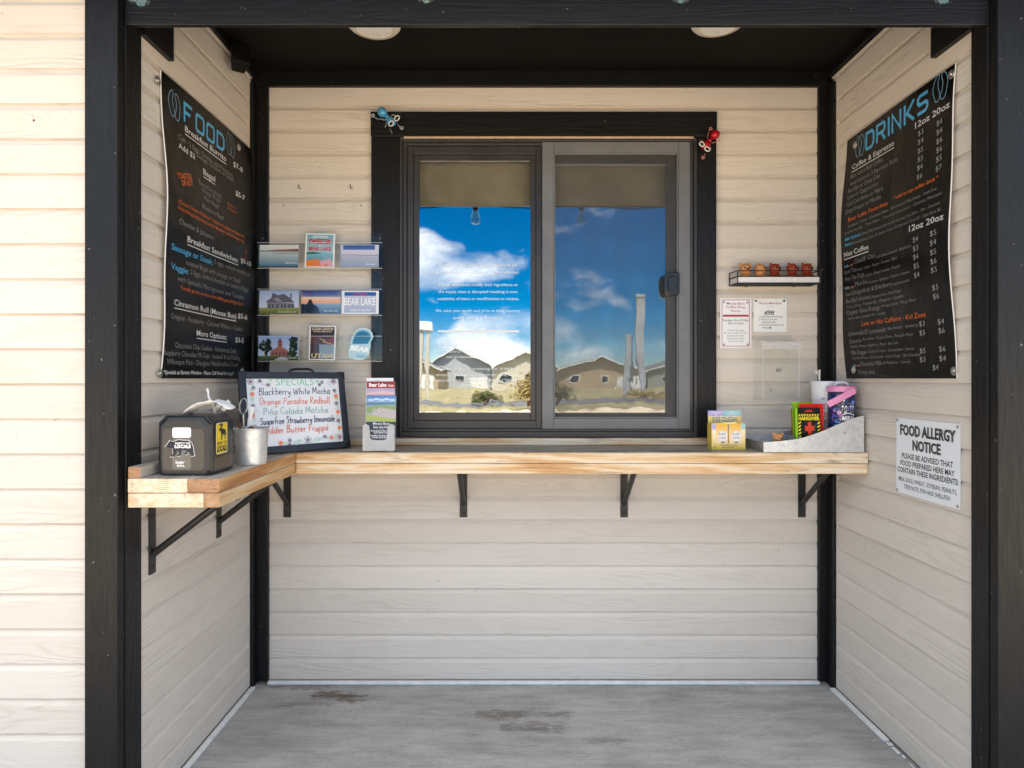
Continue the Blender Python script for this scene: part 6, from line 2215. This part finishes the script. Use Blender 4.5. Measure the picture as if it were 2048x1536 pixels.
    for px, py in ((1690, 866), (1568, 888), (1562, 901)):
        c = at(px, py, ty0)
        m.bar((c.x, ty0 + 0.0005, c.z), (c.x, ty0 - 0.002, c.z), 0.0045 if px > 1600 else 0.002, n=10)
    obj('rivet', m, 'steel', r)

    # sugar packets lying in the low bin
    for i, (x, y, z, rz, lab) in enumerate(((1.045, 2.53, 0.031, 0.5, 'white printed packet lying on top in the low bin of the tray'), (1.085, 2.52, 0.0265, 0.75, 'white printed packet lying under the other in the low bin of the tray'))):
        mt = Matrix.Translation((x, y, zt + z)) @ Matrix.Rotation(rz, 4, 'Z') @ Matrix.Rotation(R(-10 + 4 * i), 4, 'X')
        sh = Sheet(lambda u, v, dd: mt @ Vector((u - 0.035, v - 0.045, dd + 0.003 * math.sin(math.pi * u / 0.07) * math.sin(math.pi * v / 0.09))))
        sh.slab(0.07, 0.09, 0.002, hx('d6d8de'), hx('c3c6cc'), 4, 4)
        for a, b in ((0.012, 0.02), (0.04, 0.06)):
            sh.rect(a, b, a + 0.02, b + 0.014, hx('5a4a44'))
        sh.stroke([(0.005, 0.045), (0.065, 0.05)], 0.0016, hx('4c4f58'))
        sh.stroke([(0.005, 0.012), (0.065, 0.014)], 0.0012, hx('4c4f58'))
        tag(obj('sugar_packet', sh, 'print', smooth='keep'), lab, 'packet', 'packets in the tray')

    # remedy packets in the middle bin
    def packet(x, y, w, h, face, lab, draw=None, rz=0.0, lean=0.05, roll=0.0):
        U = Vector((math.cos(rz), math.sin(rz), roll)).normalized()
        Nn = Vector((U.y, -U.x, 0))
        V = Vector((0, 0, 1)) - Nn * lean - Vector((U.x, U.y, 0)) * roll
        bul = lambda u, v: (0.0 if draw else 0.005) * math.sin(math.pi * min(1, max(0, u / w))) * math.sin(math.pi * min(1, max(0, v / h)))
        s = Sheet(frame_fn((x, y, zt + 0.004), U, V, bul))
        s.slab(w, h, 0.004, face, face, 6, 8)
        if draw:
            draw(s, w, h)
        tag(obj('remedy_packet', s, 'gloss', smooth='keep'), lab, 'packet', 'remedy packets in the middle bin')

    def haz(s, w, h):
        K, Yl = hx('0d0d0c'), hx('f0e016')
        s.rect(0, 0, w * 0.10, h, hx('8cc11c'))
        s.poly([(w * 0.36, h * 0.90), (w * 0.46, h * 0.945), (w * 0.64, h * 0.945), (w * 0.74, h * 0.90)], hx('d02a22'))
        for i in range(8):
            a = 0.12 + 0.105 * i
            s.poly([(w * a, h * 0.805), (w * (a + 0.055), h * 0.805), (w * (a + 0.1), h * 0.85), (w * (a + 0.045), h * 0.85)], Yl)
        for side in (0.12, 0.88):
            for i in range(8):
                b = 0.03 + 0.082 * i
                s.poly([(w * side, h * b), (w * (side + 0.1), h * (b + 0.038)), (w * (side + 0.1), h * (b + 0.076)), (w * side, h * (b + 0.038))], Yl)
        s.text('HANGOVER', w * 0.55, h * 0.705, h * 0.082, Yl, 'C', fit=w * 0.82, bold=0.04)
        s.poly([(w * 0.26, h * 0.2), (w * 0.84, h * 0.66), (w * 0.84, h * 0.42), (w * 0.66, h * 0.2)], hx('3c3f42'))
        s.rect(w * 0.50, h * 0.36, w * 0.63, h * 0.66, hx('d8452a'))
        s.rect(w * 0.38, h * 0.45, w * 0.75, h * 0.57, hx('d8452a'))
        s.text('kit', w * 0.55, h * 0.27, h * 0.065, hx('9ec226'), 'C', bold=0.03)
    packet(1.139, 2.520, 0.09, 0.160, hx('b3181c'), 'dark red remedy packet at the very back of the middle bin', rz=0.02)
    packet(1.134, 2.500, 0.082, 0.188, hx('8cc11c'), 'lime green remedy packet standing tallest in the middle bin', rz=0.03)
    packet(1.149, 2.480, 0.094, 0.183, hx('e02019'), 'bright red remedy packet right behind the striped HANGOVER one', rz=0.0, roll=-0.02)
    packet(1.124, 2.458, 0.102, 0.167, hx('101010'), 'black and yellow hazard-striped HANGOVER packet at the front of the bin', haz, rz=0.04)

    # white tumbler
    cx, cy = 1.308, 2.588
    r = thing('white_tumbler', 'white lidded tumbler with red lettering standing behind the navy one', 'tumbler', (cx, cy, zt + 0.003))
    m = MB()
    hh = 0.272
    rad = lambda z: 0.042 + 0.016 * min(1, z / hh)
    m.lathe([(0.036, 0.0), (0.041, 0.003), (rad(0.1), 0.1), (rad(0.2), 0.2), (rad(hh), hh - 0.003), (rad(hh) - 0.002, hh), (rad(hh) - 0.004, hh - 0.004), (0.03, hh - 0.008)], (cx, cy, zt + 0.003), 48)
    obj('cup', m, 'nylon', r, smooth=True)
    wrap = lambda ox, oy, a0, rf: (lambda u, v, dd: Vector((ox + (rf(v) + dd) * math.sin(a0 + u), oy - (rf(v) + dd) * math.cos(a0 + u), zt + 0.003 + v)))
    sh = Sheet(wrap(cx, cy, -1.12, rad))
    RD, BL = hx('cf5a52'), hx('7f93c4')
    for t, u, v, cap, fit, col in (('SWEET', 0.45, 0.196, 0.009, 0.3, BL), ('MAKE', 0.35, 0.158, 0.021, 0.5, RD), ('TODAY', 0.62, 0.126, 0.021, 0.75, RD), ('WOW', 0.75, 0.10, 0.018, 0.55, RD)):
        sh.text(t, u, v, cap, col, 'C', fit=fit, bold=0.04)
    for u, v in ((-0.02, 0.175), (0.05, 0.12), (0.55, 0.09), (0.2, 0.105), (0.8, 0.2)):
        sh.stroke([(u - 0.05, v), (u, v - 0.008), (u + 0.05, v), (u + 0.025, v + 0.004), (u, v), (u - 0.025, v + 0.004)], 0.0022, hx('d8929a'), closed=True)
    obj('cup_lettering', sh, 'matte', r, smooth='keep')
    m = MB()
    m.tube([(cx - 0.036, cy - 0.01, zt + 0.16), (cx - 0.028, cy - 0.004, zt + hh + 0.05)], 0.004, 10)
    tag(obj('straw', m, 'white', smooth=True), 'white straw standing up out of the white tumbler', 'straw')
    m = MB()
    p0 = Vector((cx - 0.031, cy - 0.012, zt + hh + 0.004))
    vs = []
    for k in range(7):
        s = k / 6
        c = p0 + Vector((-0.012 * s - 0.002, -0.003, 0.042 * s))
        w = 0.003 + 0.009 * s
        vs += [c + Vector((w, 0.002, 0.002)), c + Vector((0, 0.004 + 0.003 * s, 0)), c + Vector((-w, 0.001 * math.sin(k), 0)), c + Vector((0, -0.004 - 0.002 * s, 0))]
    m.add(vs, [(4 * k + i, 4 * k + (i + 1) % 4, 4 * k + 4 + (i + 1) % 4, 4 * k + 4 + i) for k in range(6) for i in range(4)])
    tag(obj('straw_wrapper', m, 'clearfilm', smooth=True), 'clear crinkled straw wrapper beside the straw in the white tumbler', 'wrapper')

    # navy tumbler
    cx, cy = 1.3185, 2.487
    r = thing('navy_tumbler', 'navy floral tumbler with a pink lid and white faith lettering', 'tumbler', (cx, cy, zt + 0.003))
    rf = lambda v: 0.0495 if v > 0.03 else 0.047
    m = MB()
    m.lathe([(0.044, 0.0), (0.047, 0.003), (0.047, 0.03), (0.0495, 0.034), (0.0495, 0.226), (0.046, 0.229)], (cx, cy, zt + 0.003), 48)
    body = obj('cup', m, simple('navy_coat', hx('17244f'), 0.3, var=0.3, nscale=28), r, smooth=40)
    m = MB()
    m.lathe([(0.05, 0.2295), (0.0535, 0.231), (0.0535, 0.2515), (0.05, 0.2545), (0.02, 0.255)], (cx, cy, zt + 0.003), 48)
    obj('lid', m, 'pink', r, smooth=40)
    m = MB()
    m.tube([(cx - 0.03 + 0.0 * k, cy + 0.01, 0) for k in range(0)] or [(cx - 0.02, cy + 0.012, zt + 0.254), (cx - 0.012, cy + 0.012, zt + 0.268), (cx + 0.012, cy + 0.012, zt + 0.272), (cx + 0.028, cy + 0.012, zt + 0.266), (cx + 0.034, cy + 0.012, zt + 0.255)], 0.006, 10)
    obj('lid_loop', m, 'nylon', r, smooth=True)
    sh = Sheet(wrap(cx, cy, -0.95, rf))
    rnd = random.Random(4)
    for i in range(80):
        u, v = rnd.uniform(-0.4, 2.0), rnd.uniform(0.04, 0.222)
        c = hx(rnd.choice(('2f4fae', '3f6fc8', '5a3f9a', '8a4f9e', '24407e', '6fa3d8', 'c07fb4')))
        k = rnd.choice((0, 0, 1))
        if k:
            for a in range(5):
                an = a * 1.256 + i
                sh.disc(u + 0.085 * math.cos(an), v + 0.0044 * math.sin(an), 0.06, c, 7, ry=0.0031)
        else:
            an = rnd.uniform(0, 6.28)
            sh.stroke([(u, v), (u + 0.2 * math.cos(an), v + 0.011 * math.sin(an)), (u + 0.3 * math.cos(an + 0.6), v + 0.018 * math.sin(an + 0.6))], 0.0035, c, smooth=3)
    for u, v, c in ((0.15, 0.055, '7fd0dc'), (0.42, 0.052, 'd9a3cc'), (0.33, 0.15, 'd9a3cc'), (1.3, 0.19, '4f86d8')):
        for a in range(5):
            an = a * 1.256
            sh.disc(u + 0.1 * math.cos(an), v + 0.005 * math.sin(an), 0.07, hx(c), 7, ry=0.0035)
    wt = hx('f3f3f5')
    hand(sh, 'faith', 0.42, 0.150, 0.05, 0.98, wt, 0.0048, jit=0.0, slant=2.0, seed=9)
    sh.stroke([(0.36, 0.128), (0.4, 0.120), (0.5, 0.140), (0.9, 0.147), (1.4, 0.140)], 0.0026, wt, smooth=4)
    sh.text('MAKES ALL', 0.95, 0.120, 0.016, wt, 'C', fit=0.85, bold=0.02)
    sh.text('THINGS', 0.95, 0.104, 0.011, wt, 'C', fit=0.5, bold=0.02)
    sh.text('POSSIBLE', 0.9, 0.076, 0.022, wt, 'C', fit=1.15, bold=0.02)
    obj('printed_wrap', sh, 'print', r, smooth='keep')
    m = MB()
    a, b = Vector((cx - 0.078, cy - 0.047, zt + 0.184)), Vector((cx + 0.020, cy - 0.062, zt + 0.241))
    d = (b - a).normalized()
    w = Vector((d.z, 0, -d.x)).normalized() * -0.0125
    nrm = d.cross(w).normalized() * 0.0012
    pts = [a + (b - a) * (k / 8) + Vector((0, -0.004 * math.sin(math.pi * k / 8), 0)) for k in range(9)]
    vs = []
    for p in pts:
        vs += [p + w + nrm, p - w + nrm, p - w - nrm, p + w - nrm]
    m.add(vs, [(4 * k + i, 4 * k + (i + 1) % 4, 4 * k + 4 + (i + 1) % 4, 4 * k + 4 + i) for k in range(8) for i in range(4)] + [(0, 1, 2, 3), (35, 34, 33, 32)])
    m.bar(b + Vector((0, 0.002, 0)), (cx + 0.022, cy - 0.045, zt + 0.247), 0.004, n=8)
    obj('carry_strap', m, 'pink', r, bevel=0.0008)


# ------------------------------------------------------------------ ornaments, lamps, speaker, leaf
def build_ornaments():
    def ant(name, lab, pts, body, wire, sc):
        """pts: photo px of abdomen, waist, head; two eyes; coil ends and legs."""
        Y = 2.682
        P = lambda x, y, d=0.0: at(x, y, Y) + Vector((0, d, 0))
        r = thing(name, lab, 'ornament', P(*pts['waist']), 0, 'ant ornaments on the window casing')
        a, w, h = P(*pts['abdomen']), P(*pts['waist']), P(*pts['head'], -0.006)
        ax = (a - w).normalized()
        rot = ax.to_track_quat('Z', 'Y').to_matrix()
        m = MB()
        m.ell(a, (0.021 * sc, 0.021 * sc, 0.0235 * sc), 20, 14, mtx=rot)
        obj('abdomen', m, body, r, smooth=True)
        m = MB()
        m.ell(w, 0.0098 * sc, 16, 10)
        m.bar(a, h, 0.0022 * sc, n=8)
        obj('waist', m, body, r, smooth=True)
        m = MB()
        m.ell(h, (0.0205 * sc, 0.0195 * sc, 0.0225 * sc), 20, 14, mtx=rot)
        hd = obj('head', m, body, r, smooth=True)
        for ex, ey in pts['eyes']:
            e = P(ex, ey, -0.030)
            m = MB()
            er = Matrix.Rotation(R(pts['turn']), 3, 'Y')
            ring = [e + er @ Vector((0.0125 * sc * math.cos(t), -0.001, 0.0088 * sc * math.sin(t))) for t in [2 * math.pi * k / 22 for k in range(22)]]
            m.tube(ring, 0.0023 * sc, 7, closed=True)
            ey_ = obj('eye_ring', m, 'white', r, smooth=True)
            m = MB()
            m.ell(e + Vector((0, 0.001, 0)), 0.0074 * sc, 14, 10)
            obj('eye_bead', m, 'eye', ey_, smooth=True)
        for k, path in enumerate(pts['legs']):
            m = MB()
            q = [P(x, y, -0.002 - 0.004 * math.sin(i)) for i, (x, y) in enumerate(path)]
            m.tube([Vector(v) for v in _smooth3(q)], 0.0015, 6)
            obj('leg', m, wire, r, smooth=True)
        for x, y in pts['coils']:
            c = P(x, y, -0.004)
            m = MB()
            m.tube([c + Vector((0.0062 * sc * math.cos(t), -0.0004 * k, 0.0062 * sc * math.sin(t))) for k, t in enumerate([2 * math.pi * q / 14 for q in range(15)])], 0.0024 * sc, 7)
            obj('coil', m, wire if body != 'redmetal' else 'wire_red', r, smooth=True)
        return r
    ant('ant_ornament', 'light blue metal ant ornament on the top corner of the window casing', {'turn': -48, 'abdomen': (764.5, 224.5), 'waist': (774.5, 234), 'head': (783, 244.5), 'eyes': ((796.5, 242.5), (785, 253)),
        'legs': (((773, 239), (769, 241), (762, 238.5), (757, 239), (750, 235)), ((783, 236), (785, 231), (789, 231.5), (796, 237)), ((774, 240), (773.5, 248), (770.5, 255.5)), ((794, 247), (799, 253), (802, 256)), ((780, 257), (783, 264), (785, 268))),
        'coils': ((746.5, 232.5), (804, 257))}, 'bluemetal', 'wire_pale', 0.98)
    ant('ant_ornament', 'red metal ant ornament on the right casing of the window', {'turn': 35, 'abdomen': (1430, 269.5), 'waist': (1419.5, 281), 'head': (1410.5, 292), 'eyes': ((1399.5, 294), (1410, 303.5)),
        'legs': (((1416, 279), (1414, 276), (1416, 268), (1418, 262)), ((1412, 284), (1406, 284), (1400, 281)), ((1423, 286), (1427, 286), (1433, 284), (1440, 280)), ((1419, 287), (1419.5, 294), (1421.5, 300)), ((1410, 308), (1408, 312))),
        'coils': ((1420.5, 258.5), (1405, 316))}, 'redmetal', 'wire_red', 0.92)
    # two disc lamps on the porch ceiling
    for x, y, lab in ((-0.513, 2.352, 'round ivory disc lamp on the dark porch ceiling above the blue ant'), (0.780, 2.335, 'round ivory disc lamp on the dark porch ceiling above the red ant')):
        r = thing('ceiling_lamp', lab, 'lamp', (x, y, ZC - 0.0005), 0, 'disc lamps on the porch ceiling')
        m = MB()
        m.lathe([(0.1, 0.0), (0.1, -0.006), (0.092, -0.014), (0.07, -0.019), (0.066, -0.016)], (x, y, ZC - 0.0005), 48)
        obj('trim_ring', m, 'lamp_ring', r, smooth=True)
        m = MB()
        m.lathe([(0.066, -0.0165), (0.05, -0.021), (0.02, -0.0225), (0.004, -0.0228)], (x, y, ZC - 0.0005), 40)
        obj('lens', m, 'lamp_lens', r, smooth=True)
    # cafe string along the header
    r = thing('string_lights', 'string of clear cafe bulbs hanging along the front header board', 'string lights', (0.1, 1.6, 2.35))
    xs = [-1.62, -0.954, -0.218, 0.442, 1.12, 1.8]
    m = MB()
    pts = []
    for i in range(len(xs) - 1):
        for k in range(8):
            t = k / 8
            pts.append((xs[i] + (xs[i + 1] - xs[i]) * t, 1.60, 2.43 - 0.04 * math.sin(math.pi * t)))
    pts.append((xs[-1], 1.60, 2.43))
    m.tube([(-2.4, 1.62, 2.62)] + pts + [(2.6, 1.62, 2.62)], 0.004, 6)
    obj('cable', m, 'blackplastic', r, smooth=True)
    for x, dz in zip(xs, (0, -0.006, 0.002, 0.002, 0, 0)):
        m = MB()
        m.lathe([(0.006, 2.432 + dz), (0.016, 2.425 + dz), (0.017, 2.385 + dz), (0.0135, 2.378 + dz)], (x, 1.60, 0), 20)
        so = obj('socket', m, 'blackplastic', r, smooth=True)
        m = MB()
        m.lathe([(0.013, 2.378 + dz), (0.016, 2.368 + dz), (0.026, 2.345 + dz), (0.0305, 2.324 + dz), (0.027, 2.303 + dz), (0.014, 2.294 + dz), (0.002, 2.2915 + dz)], (x, 1.60, 0), 24)
        obj('bulb', m, 'bulb', so, smooth=True)
    # black speaker in the upper corner
    r = thing('corner_speaker', 'small black speaker mounted in the upper left corner of the porch', 'speaker', (-1.07, 2.50, 2.56))
    mt = Matrix.Translation((-1.066, 2.46, 2.588)) @ Matrix.Rotation(R(35), 4, 'Z') @ Matrix.Rotation(R(-14), 4, 'X') @ Matrix.Scale(0.78, 4)
    spk = simple('dull_black_plastic', (0.004, 0.004, 0.0045), 0.55, spec=0.25)
    m = MB()
    m.add([mt @ Vector(p) for p in ((-0.045, -0.045, -0.055), (0.045, -0.045, -0.055), (0.03, 0.045, -0.05), (-0.03, 0.045, -0.05), (-0.045, -0.045, 0.06), (0.045, -0.045, 0.06), (0.03, 0.045, 0.055), (-0.03, 0.045, 0.055))],
          [(0, 3, 2, 1), (4, 5, 6, 7), (0, 1, 5, 4), (1, 2, 6, 5), (2, 3, 7, 6), (3, 0, 4, 7)])
    obj('cabinet', m, spk, r, bevel=0.005, segs=3)
    m = MB()
    m.box(-0.038, 0.038, -0.049, -0.0455, -0.047, 0.052, mtx=mt)
    obj('grille', m, spk, r, bevel=0.002)
    m = MB()
    m.bar(mt @ Vector((0, 0.046, 0)), (-1.1, 2.52, 2.61), 0.009, n=10)
    m.bar((-1.112, 2.52, 2.605), (-1.098, 2.52, 2.605), 0.02, n=14)
    obj('mount', m, spk, r)
    # grit swept against the back wall, and a cap set in the slab
    rnd = random.Random(21)
    m = MB()
    for i in range(230):
        if i < 150:
            x, y = rnd.uniform(-1.05, 1.33), 2.70 - abs(rnd.gauss(0, 0.03))
        elif i < 200:
            x, y = rnd.gauss(-0.72, 0.16), rnd.gauss(2.56, 0.06)
        else:
            x, y = rnd.uniform(-0.9, 1.2), rnd.uniform(2.15, 2.66)
        q = rnd.uniform(0.0008, 0.0026)
        vs = [(x + q * math.cos(a) * rnd.uniform(0.6, 1.3), y + q * math.sin(a) * rnd.uniform(0.6, 1.3), 0.0004) for a in (0, 1.57, 3.14, 4.71)] + [(x, y, q * 0.9)]
        m.add(vs, [(0, 1, 4), (1, 2, 4), (2, 3, 4), (3, 0, 4), (3, 2, 1, 0)])
    tag(obj('grit', m, simple('dark_grit', (0.09, 0.07, 0.055), 0.9, var=0.5, nscale=9)), kind='stuff')
    m = MB()
    m.lathe([(0.023, 0.0004), (0.022, 0.0022), (0.018, 0.003), (0.004, 0.0032)], (-0.015, 2.378, 0), 28, cap0=False)
    tag(obj('floor_cap', m, simple('grey_cap', (0.2, 0.21, 0.2), 0.6, var=0.3, nscale=90), smooth=True), 'small grey round cap set nearly flush in the porch slab', 'cap')
    # a dry leaf on the slab
    m = MB()
    c = at(1703, 1407, 2.62 * 0.966)
    m.add([(1.352, 2.548, 0.002), (1.366, 2.560, 0.008), (1.380, 2.556, 0.016), (1.372, 2.546, 0.006), (1.362, 2.540, 0.003)], [(0, 1, 3, 4), (1, 2, 3)])
    o = obj('dry_leaf', m, simple('tan_dry_leaf', (0.5, 0.38, 0.25), 0.8))
    so = o.modifiers.new('body', 'SOLIDIFY')
    so.thickness = 0.0008
    tag(o, 'small tan dry leaf on the white strip along the right wall base', 'leaf')


def _smooth3(q):
    out = []
    N = len(q)
    for i in range(N - 1):
        p0, p1, p2, p3 = q[max(0, i - 1)], q[i], q[i + 1], q[min(N - 1, i + 2)]
        for k in range(4):
            t = k / 4
            out.append(0.5 * ((2 * p1) + (p2 - p0) * t + (2 * p0 - 5 * p1 + 4 * p2 - p3) * t * t + (3 * p1 - p0 - 3 * p2 + p3) * t ** 3))
    out.append(q[-1])
    return out


build_ground()
build_kiosk()
build_across()
build_counter()
build_menus()
build_rack()
build_left_things()
build_back_wall_things()
build_right_things()
build_ornaments()
